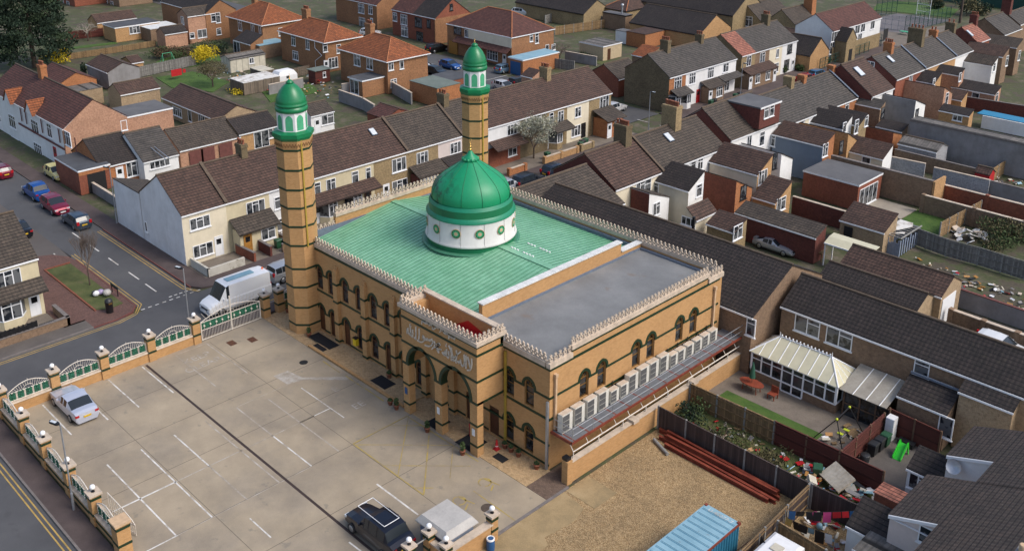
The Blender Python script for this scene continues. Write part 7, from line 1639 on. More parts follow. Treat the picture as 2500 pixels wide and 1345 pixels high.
litter('rubble','broken boards and rubble in the garden below the grey fence',2.5,16,44.5,50,160,3,.1); litter('litter','odds and ends in the yard with washing lines',14.6,17.6,4.8,8.6,45,4,.3); litter('rubble','rubble on the sandy yard by the half built shed',-7,2,76.5,80.2,90,5,.3); litter('litter','clutter in the gardens behind the orange roofed houses',-116,-84,40,48,130,6,.5); litter('litter','clutter in the gardens beside the white sheet roof',-112,-96,36,41,70,7,.4); litter('litter','toys and scraps by the swing frame',10.5,13.4,14.5,18.8,30,8,.2)
def washing(p,q,z,lab,cols,seed):
    E0=empty('washing_line',(p[0],p[1],0),lab,'washing line'); rn=random.Random(seed); g=MB(); P0=Vector((*p,z)); Q0=Vector((*q,z)); n=14
    f=lambda t: P0.lerp(Q0,t)-Vector((0,0,.5*t*(1-t)))
    g.path([f(i/n) for i in range(n+1)],.012,4); g.build('line',M['black'],E0); L=(Q0-P0).length; t=.05
    for s,b in ((P0,z),(Q0,z)): g=MB(); g.tube((s.x,s.y,0),s,.03,5); g.build('post',M['post'],E0)
    for c in cols:
        w=rn.uniform(.3,.55); a=f(t); b=f(min(1,t+w/L)); h=rn.uniform(.4,.85); g=MB(); dx=Vector((rn.uniform(-.1,.1),rn.uniform(-.1,.1),-h))
        g.face([a,b,b+dx,a+dx]); g.face([a+Vector((.02,.02,0)),b+Vector((.02,.02,0)),b+dx+Vector((.03,.03,0)),a+dx+Vector((.03,.03,0))]); g.build('garment',M[c],E0); t+=w/L+.02
        if t>.95: break
washing((14.3,5.4),(17.4,8.6),1.9,'washing line of dark and red clothes nearest the dark fence',['blue','black','black','black','pink','redpaint','redpaint','blue','redpaint','white','white'],3)
washing((14.4,5.0),(17.4,5.6),1.8,'second washing line with dark trousers and a red scarf',['yline','black','black','contblue','black','white','black','redpaint','redpaint'],4)
washing((14.5,2.2),(16.6,.9),2.2,'washing line with dark socks over the white caravan',['black','kerbred','black','black','kerbred','black'],6)
CV=empty('caravan',(15.2,.6,0),'white caravan roof showing at the bottom edge behind the fence','caravan'); g=MB(); g.prism(rect(14.8,16.9,-2.5,3.3),.4,2.0,0,rect(14.9,16.8,-2.4,3.2)); g.prism(rect(14.9,16.8,-2.4,3.2),2.0,2.12,0,rect(15.1,16.6,-2.2,3.0)); g.build('caravan_body',M['white'],CV)
g=MB(); g.box(16.85,16.92,-.8,1.2,1.1,1.7); g.build('window',M['glassdark'],CV)
g=MB(); g.box(15.5,16.1,1.6,2.2,2.12,2.2); g.build('roof_hatch',M['shedcream'],CV)
bin_(17.6,2.2,'grey wheelie bin with silver lid at the bottom edge','blackbin',0,1.0,lid='steel')
g=MB(); g.ball((15.0,8.0,.35),.35,12); g.thing('ball',M['pink'],'large pink ball in the yard with the washing lines','ball',(15.0,8.0,.35))
g=MB(); g.ball((15.5,7.6,.2),.22,10); g.thing('ball',M['contblue'],'small blue and white ball beside the pink one','ball',(15.5,7.6,.2))
rk=empty('metal_rack',(13.6,1.0,0),'rusty metal rod rack between container and fence','rack'); g=MB()
for i in range(5): g.tube((13.6,-1+i*.9,0),(13.9,-.8+i*.9,1.3),.03,4)
for z in (.3,.8,1.25): g.tube((13.65,-1,z),(13.85,2.6,z),.025,4)
g.build('rods',M['brownwood'],rk)
car('old silver sports coupe with rear wing parked by the brick outbuilding',-8.23,41.84,0,(.42,.44,.47),4.5,1.8,1.27,'coupe',metal=.5)
g=MB(); g.box(-10.33,-10.03,41.04,42.64,.98,1.04); g.box(-10.23,-10.13,41.04,41.14,.8,1.0); g.thing('rear_wing',M['steel'],'hooped wing on the boot of the silver coupe','spoiler')
g=MB()
for i in range(12): g.box(-5.44+i*.16,-5.34+i*.16,42.44,43.44,.9,.95)
g.box(-5.44,-3.54,42.49,42.64,.82,.9); [g.box(x-.05,x+.05,42.54,42.64,0,.9) for x in (-5.34,-3.64)]; g.thing('pallet',M['fencetan'],'slatted timber pallet propped behind the hall roof','pallet')
E0=empty('canopy',(-2,44.5,0),'cream corrugated plastic carport roof beside the derelict shed','canopy'); g=MB(); x0,x1,y0,y1=(-3.24, 1.45, 41.98, 43.8)
g.raw([(x0,y0,2.35),(x1,y0,2.35),(x1,(y0+y1)/2,2.75),(x0,(y0+y1)/2,2.75),(x1,y1,2.85),(x0,y1,2.85)],[(0,1,2,3),(3,2,4,5)]); g.raw([(x0,y0,2.31),(x1,y0,2.31),(x1,(y0+y1)/2,2.71),(x0,(y0+y1)/2,2.71),(x1,y1,2.81),(x0,y1,2.81)],[(3,2,1,0),(5,4,2,3)]); g.build('canopy_sheet',M['polycarb'],E0)
g=MB(); [g.box(x-.05,x+.05,y-.05,y+.05,0,2.3) for x in (x0+.1,x1-.1) for y in (y0+.1,y1-.1)]; g.box(x0,x1,y0-.05,y0+.02,2.25,2.37); g.build('frame',M['frame'],E0)
E0=empty('derelict_shed',(0.11,51.27,0),'derelict timber shed with torn white roof sheets and gaps','shed'); x0,x1,y0,y1=(-0.95, 1.16, 49.05, 53.5); rn=random.Random(8)
g=MB()
for i in range(9): x=x0+(x1-x0)*i/9; g.box(x,x+.22,y0,y0+.05,0,rn.uniform(1.2,1.95))
for i in range(8): y=y0+(y1-y0)*i/8; g.box(x1-.05,x1,y,y+.24,0,rn.uniform(1.4,2.0))
g.box(x0,x0+.05,y0,y1,0,1.9); g.box(x0,x1,y1-.05,y1,0,1.9); g.build('board_wall',M['bluewrap'],E0)
g=MB()
for i in range(8): g.box(x0,x1,y0+(y1-y0)*i/8,y0+(y1-y0)*i/8+.1,1.96,2.04)
g.box(x0-.1,x0,y0-.1,y1+.1,1.95,2.06); g.box(x1,x1+.1,y0-.1,y1+.1,1.95,2.06); g.build('rafters',M['post'],E0)
g=MB(); g.extr([(x0,y0+.2),(x0+.9,y0+.1),(x0+.8,y0+1.2),(x1-.4,y1-1),(x1-.8,y1),(x0,y1)],lambda u,v,d:(u,v,d),2.09,2.05); g.extr([(x0+1.2,y0+.5),(x1-.2,y0+1.1),(x1-.3,y0+1.6),(x0+1.3,y0+1.0)],lambda u,v,d:(u,v,d),2.12,2.09); g.build('torn_roof_sheet',M['line'],E0)
rn=random.Random(11)
for i in range(26):
    a=rn.uniform(0,6.28); d=rn.uniform(0,1)**.6; x=4.23+d*2.2*math.cos(a); y=58.97+d*1.5*math.sin(a); z=.9*(1-d)+.1; g=MB(); k=6; s=rn.uniform(.35,.8)
    g.extr([(s*rn.uniform(.5,1)*math.cos(6.28*j/k),s*rn.uniform(.4,.8)*math.sin(6.28*j/k)) for j in range(k)],lambda u,v,d2:(u,v,d2),.05,-.05)
    g.xf(Matrix.Translation((x,y,z))@Matrix.Rotation(rn.uniform(0,6),4,'Z')@Matrix.Rotation(rn.uniform(-.6,.6),4,'X')@Matrix.Rotation(rn.uniform(-.5,.5),4,'Y')); g.thing('rubbish_sheet',M[rn.choice(('line','line','white','genbox','cast'))],'crumpled pale sheet in the big white rubbish pile behind the grey fence','rubbish',(x,y,z),'white rubbish pile')
bush(7.35,60.57,3.6,2.2,'sprawling olive bramble bush beside the white rubbish pile','leafolive',2200,.22,3,mat2='leafgreen')
bush(6.93,57.06,1.8,1.2,'lower brown green bramble in front of the white rubbish pile','leafolive',800,.2,4,mat2='leafgreen')
fence([(0.13,53.18),(4.33,52.53),(7.33,52.72),(11.71,52.57)],1.8,'weathered grey board fence behind the rubble strewn garden',mat='fencegrey',pitch=2.6)
wallrun([(2.5,43.0),(24,42.3)],1.7,'long grey block wall behind the low garages','w_grey',.2,'kerbred')
wallrun([(10.5,38.6),(24,38.2)],1.6,'brown brick garden wall beside the white parked car','w_brown',.3,'cast',piers=3)
flat('concrete_yard','pavegrey',rect(10.2,24,39,42.2),.03,'pale concrete strip with pots behind the brick wall')
fence([(2,56.47),(2.52,65.68)],1.7,'pale tan board fence beside the small bright lawn',mat='fencetan',pitch=1.9)
flat('lawn','grass',[(-2.96,58.74),(1.9,56.57),(1.85,62.36),(-2.93,62.59)],0.02,'small bright green lawn behind the derelict shed')
flat('patio','patiolight',[(-8.34,60.32),(-3.08,58.61),(-3.01,62.51),(-7.85,62.77)],0.03,'pale paved patio by the white folding doors')
wallrun([(-14,63.7),(-2.31,63.7)],3.3,'tall brown brick party wall beside the flat roofed extension','w_brown',.4,'kerb')
g=MB(); g.box(-2.06,-1.81,63.5,66.3,0,3.3); g.thing('wall_end',M['w_tan'],'short tan brick return at the end of the tall brown party wall','wall')
wallrun([(-2.37,62.24),(14.07,62.12)],2.0,'brown brick garden wall with stone coping behind the bright lawn','w_brown',.3,'cast',piers=6)
wallrun([(-2.06,66.42),(12.51,66.49)],2.2,'red brick garden wall with pale coping and piers at the right edge','w_red',.3,'cast',piers=5)
wallrun([(-10.7,72.01),(-6.78,72.46)],2.0,'pale grey block wall left of the gap','w_block',.22,'cast')
wallrun([(-5.07,71.33),(0.97,71.6)],2.2,'pale grey block wall below the red play shed','w_block',.22,'cast')
wallrun([(1.04,72.02),(9.74,72.06)],2.0,'dark grey block wall at the right edge','w_grey',.22,'kerb')
wallrun([(-11.7,75.4),(-1.52,75.27)],1.9,'old brown block wall before the half built shed','w_brown',.22,'kerb')
fence([(-0.6,76.92),(-0.75,85.59)],1.7,'tan board fence beside the red play shed',mat='fencetan',pitch=2)
flat('yard','patiolight',[(-8.66,84),(-4.59,81.63),(-0.28,81.78),(-7.41,85.81)],0.03,'sandy yard with barrels before the grey workshop wall')
wallrun([(-12,51.62),(-4.44,51.62)],2.0,'dark red garden wall below the flag and climbing frame','w_dred',.25,'cast')
wallrun([(-15.48,106.47),(-3.07,108.15)],1.9,'dark red brick wall above the turquoise tarpaulin','w_dred',.25,'kerb')
wallrun([(-9.99,98.73),(-1.72,98.78)],1.8,'white painted garden wall under the turquoise tarpaulin','w_white',.2,None)
g=MB(); g.box(-10.99,-1.72,98.93,101.33,1.8,1.9); g.thing('tarpaulin',M['tarpblue'],'long turquoise tarpaulin lying over a white garden wall','tarpaulin')
car('white hatchback parked beside the brown brick wall at the right',15.2,37.0,0,(.62,.63,.64),4.3,1.78,1.5,'hatch',metal=0)
g=MB(); g.prism(rect(14.2,18.6,32.6,34.4),1.5,1.9,0,rect(14.4,18.4,32.8,34.2)); g.box(14.3,18.5,32.7,34.3,0,1.5); g.thing('van',M['white'],'white van roof showing above the dark roof ridge','van')
flat('lawn','grass',[(-146.69,26.23),(-145.23,35.73),(-146.7,36.96),(-148.32,27.15)],0.02,'strip of lawn behind the picket fence')
flat('lawn','grass',[(-122.16,31),(-118.8,37.2),(-119.47,43),(-123.41,44.81),(-129.75,40.56),(-126.6,34.71)],0.02,'small lawn with a green swing frame')
flat('lawn','grass',[(-116.01,29.17),(-115.62,35.52),(-105.25,36.5),(-101.39,31.46),(-108.1,28.05)],0.02,'lawn behind the long brown roofed building')
flat('lawn','grass',[(-96.08,36.96),(-94.97,45.29),(-89.87,43.38),(-90.11,34.73)],0.02,'lawn behind the near minaret dome')
fence([(-138.28,23.42),(-137.81,30.39),(-137.84,39.82)],1.1,'low picket fence across the back gardens',mat='fencetan',post='woodpost',pitch=3)
fence([(-117.87,27.24),(-118.77,33.07),(-119.22,38.03)],1.7,'grey board fence with red towel beside it',mat='fencegrey')
fence([(-102.04,35.4),(-100.44,39.62),(-100.37,48.53)],1.5,'brown post and rail fence before the white glasshouse roof',mat='fence',post='woodpost')
fence([(-154.43,29.85),(-153.32,36.73)],1.6,'red brown board fence by the bare apple tree',mat='fencered',post='woodpost')
CN=empty('conifer_tree',(-136.85,17.62,0),'huge dark conifer filling the top left corner','tree'); rn=random.Random(2); x,y=CN.location.x,CN.location.y
g=MB(); g.tube((x,y,0),(x,y,16),.45,8,r2=.08); g.build('trunk',M['bark'],CN)
g=MB()
for k in range(520):
    t=rn.random()**.8; z=1.5+t*19; rr=(6.3*(1-t)**.55+.5)*rn.uniform(.5,1.02); a=rn.uniform(0,6.28); c=(x+rr*math.cos(a),y+rr*math.sin(a),z)
    leaf_cloud(g,c,(1.3,1.3,.6),52,.42,m=rn.choice((0,0,0,1)),seed=k,shell=0)
g.build('crown',[M['leafdark'],M['leafconl']],CN)
bush(-136.79,21.07,2.6,2.7,'large yellow forsythia beside the conifer','leafyellow',1500,.25,5,'forsythia_bush')
bush(-118.78,39.78,2.6,3.6,'tall yellow forsythia beside the hedge and shed','leafyellow',1900,.25,6,'forsythia_bush')
bush(-97.76,33.43,2.2,.9,'low yellow flowers by the board fence behind the near minaret','leafyellow',300,.2,7,'flower_bush',mat2='leafgreen')
bare_tree(-104.23,33.02,5.6,'dense olive budding tree before the forsythia',11,5,.75,.14,'leafolive',2600,.16,3,.18)
bare_tree(-151.46,32.94,4.6,'pale bare apple tree by the red fence',13,5,.9,.16,twigmat='palebark',up=-.05)
bush(-125.89,38.69,3.0,2.2,'brown beech hedge left of the forsythia','leafbrown',1500,.25,21,'hedge',mat2='leafgreen',cat='hedge')
bush(-125,42.88,3.0,2.6,'tall brown hedge behind the forsythia','leafbrown',1500,.25,22,'hedge',mat2='leafgreen',cat='hedge')
bush(-128.31,36.18,3.0,2.2,'brown hedge behind the green swing frame','leafbrown',1500,.25,23,'hedge',mat2='leafgreen',cat='hedge')
bush(-124.3,46.11,2.0,2.6,'dark evergreen bush beside the glazed patio extension','leafdark',900,.25,30,mat2='leafgreen')
bush(-117.3,21.43,2.2,1.6,'olive shrub before the grey rendered gable','leafolive',700,.22,31)
bush(-117.8,24.91,2.0,1.5,'green shrub below the grey board fence','leafgreen',700,.22,32)
bush(-121.85,20.04,0.7,3.0,'slim dark cypress by the orange brick outbuilding','leafdark',700,.22,33)
bush(-75.95,91.41,2.2,1.2,'dark bush beside the cream block shed','leafgreen',700,.22,34)
bush(-45.5,106.17,1.2,1.6,'round dark bush before the white end terrace','leafgreen',700,.22,35)
bush(-44.4,109.49,1.0,1.2,'small bush by the white garden wall','leafgreen',700,.22,36)
bush(-43.99,117.45,1.2,1.4,'bush by the green school railings','leafgreen',700,.22,37)
bush(-112.7,79.17,1.2,1.5,'bush in front of the blue trimmed house','leafdark',700,.22,38)
bush(3.4,11.6,1.7,1.4,'dark ivy clump against the tan retaining wall','leafdark',900,.18,40,mat2='leafgreen'); bush(6.2,11.2,2.4,.8,'dry brown weeds in the strip between fences','leafolive',900,.16,41,mat2='leafgreen'); bush(9.8,11.0,2.2,.7,'straw coloured weeds nearer the rubbish heap','leafolive',700,.16,42)
bare_tree(-47.98,-10.33,5.8,'slender bare street tree on the grass verge',3,5,.38,.075,n=4,trunkh=.3,up=.55)
bare_tree(-44.4,44.51,7.2,'white blossom tree in a front garden',5,5,.6,.13,'blossom',4200,.17,3,.2)
bare_tree(-76.95,84.77,4.5,'bare fruit tree beside the pale blue garage roof',7,5,.8,.12,n=3)
LB=empty('litter_bin',(-41.63,-11.26,.1),'black litter bin at the end of the grass verge','bin'); x,y=LB.location.x,LB.location.y
g=MB(); g.lathe([(.3,0),(.32,.9),(.34,.92),(.34,1.0)],(x,y,.1),16); g.build('bin_body',M['black'],LB); g=MB(); g.lathe([(.34,1.0),(.3,1.2),(.12,1.3)],(x,y,.1),16); g.build('hood',M['blackbin'],LB); g=MB(); g.box(x+.28,x+.345,y-.15,y+.15,.95,1.08); g.build('gold_mark',M['gold'],LB)
rn=random.Random(4)
for i,(c,lab) in enumerate((('white','white rubbish bag on the left of the verge heap'),('blackbin','black rubbish bag in the verge heap'),('genbox','pale grey rubbish bag on top of the verge heap'),('lilac','lilac rubbish bag on the right of the verge heap'),('white','small white bag at the front of the verge heap'))):
    g=MB(); g.ball((-45.03+rn.uniform(-.6,.5),-10.46+rn.uniform(-.5,.5),.4+.12*(i==2)),rn.uniform(.28,.42),9,sq=.8); g.thing('rubbish_bag',M[c],lab,'rubbish bag')
sg=empty('street_sign',(-44.63,-9.46,.1),'dark street name board on two posts behind the rubbish bags','sign'); x,y=sg.location.x,sg.location.y
for s in (-.6,.6): g=MB(); g.box(x+s-.04,x+s+.04,y-.03,y+.03,.1,1.0); g.build('post',M['black'],sg)
g=MB(); g.box(x-.75,x+.75,y-.02,y+.02,.7,1.0); g.build('board',M['black'],sg)
wallrun([(-45.3,-1.6),(-42.0,-1.6),(-42.0,2.0)],.9,'flaking white garden wall before the pale cream end terrace','w_flake',.22,None)
wallrun([(-42.0,3.2),(-44.9,3.0)],1.0,'red brick garden wall between white and cream houses','w_red',.22,'kerb'); wallrun([(-42.0,5.0),(-44.6,5.0)],1.1,'dark brick garden wall by the ochre door','w_dred',.22,'kerb'); wallrun([(-42.0,6.4),(-42.0,7.6),(-45,7.6)],.9,'low brick wall before the cream porch house','w_brown',.22,'kerb')
wallrun([(-42.0,37.8),(-42.0,40.5)],.9,'orange brick garden wall right of the far minaret','w_orange',.24,'cast',piers=2.4)
wallrun([(-42.0,44),(-42.0,50)],.9,'tan garden wall below the blossom tree','w_tan',.24,'cast',piers=2.4)
wallrun([(-42.0,50.8),(-42.0,53)],.9,'stock brick garden wall before the pale house','w_stock',.24,'cast',piers=2.4)
wallrun([(-41.9,-30),(-41.9,-14.7),(-44.8,-14.7)],.8,'brown brick garden wall with iron railings before the cream corner house','w_brown',.25,'kerb'); fence([(-41.9,-30),(-41.9,-17.2)],.45,'low black iron railing on the brown garden wall','black','black',rails=False,z=.85,name='railing',pitch=.35)
GG=empty('garden_gate',(-41.9,-16.4,0),'narrow iron gate before the white front door','gate'); g=MB(); [g.tube((-41.9,-17.0+i*.14,.1),(-41.9,-17.0+i*.14,1.0),.015,4) for i in range(9)]; g.tube((-41.9,-17.0,.2),(-41.9,-15.8,.2),.02,4); g.tube((-41.9,-17.0,.95),(-41.9,-15.8,.95),.02,4); g.build('gate_frame',M['black'],GG)
bin_(-43.2,6.6,'green lidded wheelie bin before the cream porch house','greenbin')
bin_(-43.0,7.2,'black wheelie bin beside the green lidded one','blackbin')
bin_(-43,45.5,'green wheelie bin under the blossom tree','greenbin')
bin_(-42.8,51.6,'green wheelie bin before the pale cream house','greenbin')
bin_(-43.2,52.4,'black wheelie bin before the pale cream house','blackbin')
bin_(-43.4,53.2,'dark blue green wheelie bin nearest the pale house door','greenbin')
bin_(-42.6,80.6,'green wheelie bin before the white bay house','greenbin')
bin_(-42.6,81.5,'black wheelie bin by the maroon front door','blackbin')
bin_(-42.0,86.2,'green wheelie bin before the white end terrace','greenbin')
bin_(-42.0,87.4,'grey bin before the white end terrace','blackbin')
car('dark grey sports utility car right of the dome',-38.15,37.15,90,(0.02, 0.025, 0.035),4.6,1.76,1.65,'hatch')
car('silver car just showing behind the dome',-38.73,34.22,90,(0.45, 0.48, 0.52),4.2,1.76,1.48,'estate')
car('dark blue car nearest the hall gable',-38.29,42.08,90,(0.012, 0.02, 0.04),4.2,1.76,1.6,'hatch')
car('white hatchback at the far corner of the terrace',-50.79,68.07,90,(0.6, 0.6, 0.6),4.2,1.76,1.48,'hatch')
car('blue hatchback on the far street',-87.12,68.12,0,(0.01, 0.08, 0.28),4.2,1.76,1.48,'hatch')
car('black estate car on the drive of the red brick house',-98.23,74.89,90,(0.01, 0.01, 0.012),4.8,1.76,1.7,'estate')
car('pale blue car by the brick garage',-78.78,73.27,90,(0.12, 0.2, 0.28),4.2,1.76,1.48,'hatch')
car('dark car roof behind the flat green roof',-85.45,63.6,0,(0.012, 0.02, 0.03),4.2,1.76,1.48,'hatch')
car('silver car beside the orange roofed house corner',-88.84,64.21,60,(0.35, 0.4, 0.45),4.2,1.76,1.48,'hatch')
car('silver white car at the top behind the orange roof',-117.98,74.5,40,(0.55, 0.57, 0.58),4.2,1.76,1.48,'hatch')
car('white pickup at the top centre by the school wing',-111.47,110.3,20,(0.6, 0.62, 0.63),5.0,1.76,1.75,'hatch')
car('black car hidden behind the terrace chimney',-70.96,68.85,90,(0.01, 0.012, 0.015),4.2,1.76,1.48,'estate')
car('white car bonnet behind the terrace chimney',-70.58,64.93,0,(0.6, 0.6, 0.6),4.2,1.76,1.48,'hatch')
car('red and black car in the school street',-39.9,103.83,80,(0.3, 0.02, 0.03),4.2,1.76,1.48,'hatch')
car('blue car farther up the school street',-40.03,107.86,80,(0.02, 0.12, 0.25),4.2,1.76,1.48,'hatch')
house('gy',-113.08,-110.05,39.52,46.25,2.2,2.75,'shedcream','r_asb','long cream panelled shed with corrugated roof and open window',cat='shed',name='garden_shed',fascia=False,wins=[('E',43.56,1.5,.9,1.0,2,0)])
house('f',-100.29,-96.18,33.94,40.35,1.9,1.9,'fence','line','long low shed with bright white sheet roof behind the near minaret',cat='shed',name='garden_shed',fascia=False)
house('f',-104.12,-100.77,39.78,42.08,1.9,1.9,'fence','shedcream','small shed with striped cream roof beside the caravan',cat='shed',name='garden_shed',fascia=False)
CV=empty('caravan',(-98.17,42.39,0),'white touring caravan in a back garden behind the near minaret','caravan'); x0,x1,y0,y1=(-99.25, -97.09, 40.61, 44.16); g=MB(); g.prism(rect(x0,x1,y0,y1),.4,1.5); g.prism(rect(x0,x1,y0,y1),1.5,2.2,0,rect(x0+.2,x1-.2,y0+.5,y1-.5)); g.prism(rect(x0+.2,x1-.2,y0+.5,y1-.5),2.2,2.3,0,rect(x0+.5,x1-.5,y0+1,y1-1)); g.build('caravan_body',M['white'],CV); g=MB(); g.box(x1-.02,x1+.02,y0+1.5,y1-1.5,1.0,1.45); g.build('window',M['glassdark'],CV)
E0=empty('garden_shed',(-95.16,47.03,0),'dark brown timber shed with flat grey roof and white window','shed'); x,y=E0.location.x,E0.location.y; g=MB(); g.box(x-1,x+1,y-1.4,y+1.4,0,2.1); g.build('wall',M['fencered'],E0); g=MB(); g.prism(rect(x-1.2,x+1.2,y-1.6,y+1.6),2.1,2.2); g.build('roof',M['greenfelt'],E0); window(E0,'E',(1.0,.3,1.3),.6,.9,1,1)
SW=empty('swing_frame',(-122.37,34.53,0),'pale green A frame swing on the small lawn','swing'); x,y=SW.location.x,SW.location.y; g=MB(); [g.tube((x,y+s*.8,2.2),(x+t*.9,y+s*1.2,0),.05,5) for s in (-1,1) for t in (-1,1)]; g.tube((x,y-.8,2.2),(x,y+.8,2.2),.05,5); g.build('frame',M['gpanel'],SW)
g=MB(); g.box(-112.46,-112.4,30.23,32.03,.6,1.7); g.box(-112.45,-112.39,32.23,32.73,.9,1.5); g.thing('towel',M['redpaint'],'red towel hanging in the garden by the grey board fence','towel')
house('f',-76.73,-70.36,50.86,55.44,2.9,2.9,'w_orange','greenfelt','orange brick garage with grey green flat roof left of the far minaret',cat='garage',name='garage',fascia=False)
house('f',-77.38,-72.62,55.79,59.88,2.8,2.8,'w_red','felt2','brick garage with dark felt roof just left of the far minaret',cat='garage',name='garage',fascia=False)
house('gx',-69.02,-65.07,37.09,41.8,2.3,3.2,'w_red','r_red','red tiled outhouse behind the terraced houses left of the far minaret',cat='outhouse',name='outhouse',fascia=False)
house('gy',-76.1,-72.1,30,33.7,2.66,3.73,'w_white','r_dg','white rendered bungalow annexe right of the near minaret dome',wins=[('E',32.66,1.67,2.02,1.38,2,1)],doors=[('E',30.98,0.1,'frame')],cat='outbuilding',name='outbuilding')
wallrun([(-83.09,42.43),(-77.05,42.29),(-73.11,41.31)],1.8,'grey garden wall behind the stock brick terrace',mat='w_grey')
wallrun([(-83.05,51.57),(-74.41,49.23)],1.8,'old grey garden wall beside the red tiled outhouse',mat='w_grey')
wallrun([(-86,45.02),(-84.46,51.3)],1.7,'mossy grey garden wall below the nearest orange roofed house',mat='w_grey')
wallrun([(-77.41,86.77),(-71.02,87.53)],1.6,'grey board wall behind the far terrace',mat='w_grey')
wallrun([(-93.82,36.93),(-93.75,42.88)],1.6,'grey block wall behind the near minaret dome',mat='w_grey')
wallrun([(-65.24,-0.1),(-74.1,-0.05)],1.2,'rough grey block wall beside the white gable yard',mat='w_grey')
fence([(-102.26,107.7),(-103.38,116.18),(-91.11,115.25)],1.7,'grey board fence around the dry lawn by the school',mat='fencegrey')
fence([(-92.98,100.66),(-90.66,114.71)],1.7,'tan board fence along the dry lawn',mat='fencetan')
flat('lawn','grassd',[(-93.87,101.62),(-91.24,114.1),(-99.56,113.68),(-99.24,105.74)],0.02,'dry lawn by the school')
flat('lawn','grassd',[(-76.57,87.65),(-71.01,88.99),(-72.67,93.21),(-79.32,94.11)],0.02,'scruffy lawn before the cream block shed')
fence([(-76.3,80.63),(-71.06,81.87)],1.7,'pale grey board fence behind the far terrace',mat='fencegrey')
flat('sports_court','court',[(-51.05,150.86),(-45.82,152.87),(-45.15,172.96),(-56.4,171.86),(-57.11,164.37)],0.02,'grey sports court')
flat('paving','patio',[(-46.1,136.43),(-41.4,133.42),(-41.02,159.03),(-42.72,170.42),(-46.75,153.04),(-51.31,151.76)],0.01,'pinkish paving beside the sports court')
flat('lawn','grass',[(-61.99,171.62),(-57.27,173.73),(-46.29,175.7),(-48.99,186.66),(-57.71,189.44),(-63.99,185.96),(-64.67,179.08)],0.02,'playground grass behind the sports court')
flat('lawn','grass',[(-48.29,191.77),(-42.31,195.11),(-41.24,203.66),(-46.21,224.55),(-54.92,208.51)],0.02,'park grass at the top right corner')
E0=empty('mesh_fence',(-46.65,154.3,0),'green mesh fence along the right of the sports court','fence'); g=MB(); A_,B_=Vector((-46.65,154.3,0)),Vector((-44.53,171.05,0))
for i in range(11): p=A_.lerp(B_,i/10); q=MB(); q.tube(p,p+Vector((0,0,3.2)),.06,5); q.build('post',M['greenmesh'],E0)
for z in (.1,1.12,2.24,3.2): g.tube(A_+Vector((0,0,z)),B_+Vector((0,0,z)),.035,4)
for i in range(80): p=A_.lerp(B_,i/80); g.tube(p,p+Vector((0,0,3.2)),.012,3)
g.build('wire_mesh',M['greenmesh'],E0)
E0=empty('mesh_fence',(-52.04,153.96,0),'grey framed goal fence at the near end of the sports court','fence'); g=MB(); A_,B_=Vector((-52.04,153.96,0)),Vector((-46.65,154.3,0))
for i in range(5): p=A_.lerp(B_,i/4); q=MB(); q.tube(p,p+Vector((0,0,3.0)),.06,5); q.build('post',M['postgrey'],E0)
for z in (.1,1.05,2.1,3.0): g.tube(A_+Vector((0,0,z)),B_+Vector((0,0,z)),.035,4)
for i in range(32): p=A_.lerp(B_,i/32); g.tube(p,p+Vector((0,0,3.0)),.012,3)
g.build('wire_mesh',M['postgrey'],E0)
E0=empty('mesh_fence',(-58.34,165.75,0),'dark mesh fence at the left of the sports court','fence'); g=MB(); A_,B_=Vector((-58.34,165.75,0)),Vector((-56.53,171.73,0))
for i in range(5): p=A_.lerp(B_,i/4); q=MB(); q.tube(p,p+Vector((0,0,4.0)),.06,5); q.build('post',M['greenmesh'],E0)
for z in (.1,1.4,2.8,4.0): g.tube(A_+Vector((0,0,z)),B_+Vector((0,0,z)),.035,4)
for i in range(32): p=A_.lerp(B_,i/32); g.tube(p,p+Vector((0,0,4.0)),.012,3)
g.build('wire_mesh',M['greenmesh'],E0)
E0=empty('mesh_fence',(-51.86,171.19,0),'white tall goal frame at the far end of the sports court','fence'); g=MB(); A_,B_=Vector((-51.86,171.19,0)),Vector((-48.7,170.55,0))
for i in range(2): p=A_.lerp(B_,i/1); q=MB(); q.tube(p,p+Vector((0,0,4.2)),.06,5); q.build('post',M['frame'],E0)
for z in (.1,1.47,2.94,4.2): g.tube(A_+Vector((0,0,z)),B_+Vector((0,0,z)),.035,4)
for i in range(8): p=A_.lerp(B_,i/8); g.tube(p,p+Vector((0,0,4.2)),.012,3)
g.build('wire_mesh',M['frame'],E0)
E0=empty('mesh_fence',(-46.78,137.78,0),'green mesh cage beside the school porch','fence'); g=MB(); A_,B_=Vector((-46.78,137.78,0)),Vector((-43.56,137.56,0))
for i in range(4): p=A_.lerp(B_,i/3); q=MB(); q.tube(p,p+Vector((0,0,2.4)),.06,5); q.build('post',M['greenmesh'],E0)
for z in (.1,0.84,1.68,2.4): g.tube(A_+Vector((0,0,z)),B_+Vector((0,0,z)),.035,4)
for i in range(24): p=A_.lerp(B_,i/24); g.tube(p,p+Vector((0,0,2.4)),.012,3)
g.build('wire_mesh',M['greenmesh'],E0)
E0=empty('mesh_fence',(-42.49,112.64,0),'green school railings along the pavement','fence'); g=MB(); A_,B_=Vector((-42.49,112.64,0)),Vector((-43.08,131.67,0))
for i in range(11): p=A_.lerp(B_,i/10); q=MB(); q.tube(p,p+Vector((0,0,2.0)),.06,5); q.build('post',M['greenmesh'],E0)
for z in (.1,0.7,1.4,2.0): g.tube(A_+Vector((0,0,z)),B_+Vector((0,0,z)),.035,4)
for i in range(80): p=A_.lerp(B_,i/80); g.tube(p,p+Vector((0,0,2.0)),.012,3)
g.build('wire_mesh',M['greenmesh'],E0)
E0=empty('mesh_fence',(-61.86,183.54,0),'dark green hoarding fence behind the playground','fence'); g=MB(); A_,B_=Vector((-61.86,183.54,0)),Vector((-48.53,190.05,0))
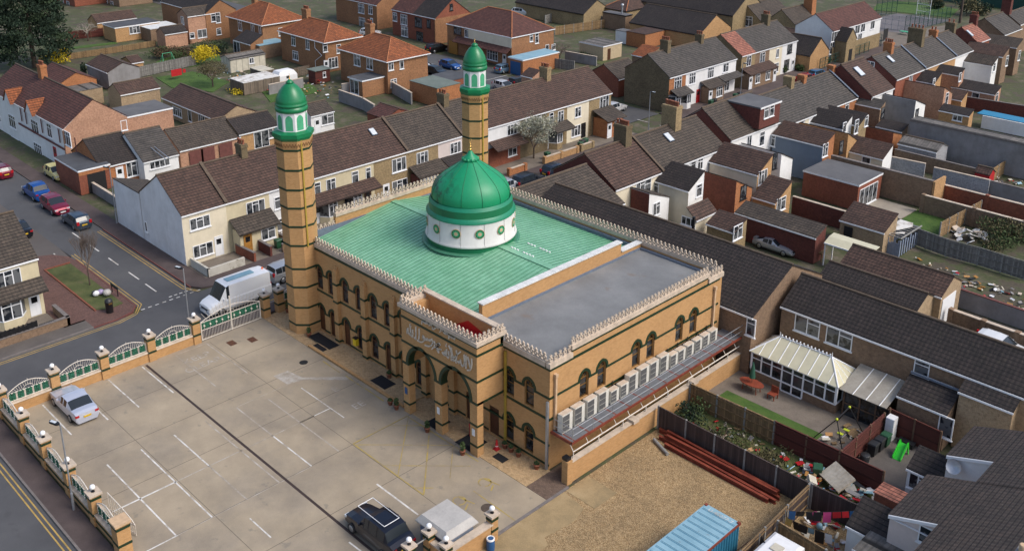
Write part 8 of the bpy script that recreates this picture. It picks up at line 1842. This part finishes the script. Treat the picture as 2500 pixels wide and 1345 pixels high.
for i in range(7): p=A_.lerp(B_,i/6); q=MB(); q.tube(p,p+Vector((0,0,4.0)),.06,5); q.build('post',M['greenmesh'],E0)
for z in (.1,1.4,2.8,4.0): g.tube(A_+Vector((0,0,z)),B_+Vector((0,0,z)),.035,4)
for i in range(48): p=A_.lerp(B_,i/48); g.tube(p,p+Vector((0,0,4.0)),.012,3)
g.build('wire_mesh',M['greenmesh'],E0)
g=MB(); g.box(-59.87,-34.77,194.82,195.02,0,3.2); g.thing('hoarding',M['hoard'],'dark green hoarding behind the playground grass','fence')
bare_tree(-42.66,171.74,14,'dark bare tree beside the playground at the top right',17,5,.45,.3,n=3,trunkh=.4,twigmat='bark')
bare_tree(-56,188.18,12,'tree trunk standing at the top of the playground',18,4,.45,.35,n=3,trunkh=.5,twigmat='bark')
bush(-44.58,180.16,3.5,4.5,'dark bushes by the park path','leafdark',900,.4,51,mat2='leafolive')
bush(-43.46,184.04,3,3,'greyish bush by the park path','leafdark',900,.4,52,mat2='leafolive')
bush(-52.63,184.3,2,2.4,'boulder like bush in the playground','leafdark',900,.4,53,mat2='leafolive')
g=MB(); g.box(-46.18,-44.18,150.78,151.78,.6,.7); [g.tube((-45.18+s,151.28,0),(-45.18,151.28,.65),.05,4) for s in (-1.2,1.2)]; g.thing('picnic_bench',M['gpanel'],'pale green bench beside the tall chimney at the sports court','bench')
g=MB(); g.box(-45.38,-45.3,142.04,143.84,.3,2.4); g.thing('notice_board',M['blackbin'],'dark notice board by the sports court','sign')
house('gx',-212.78,-200.78,40.33,48.09,4.98,7.5,'w_red','r_rb','distant brown brick house far behind the conifer',wins=[('S',-208.16,0.07,1.57,1.48,2,1),('S',-204.58,0.04,1.57,1.48,2,1)])
house('gx',-200.15,-188.15,45.39,53.15,4.98,7.5,'w_red','r_dg','distant red brick house at the top edge right of the conifer',wins=[('S',-195.29,0.08,1.57,1.48,2,1),('S',-192.06,0.03,1.57,1.48,2,1)])
house('gx',-193.32,-181.32,52.55,60.31,4.98,7.5,'w_brown','r_rb','distant brick house with bay window at the top edge',wins=[('S',-188.31,0.1,1.57,1.48,2,1),('S',-185.3,0.03,1.57,1.48,2,1)])
house('gx',-190.35,-178.35,62.49,70.25,4.98,7.5,'w_tan','r_rb','distant tan brick house at the top edge',wins=[('S',-185.22,0.13,1.57,1.48,2,1),('S',-182.37,0.02,1.57,1.48,2,1)])
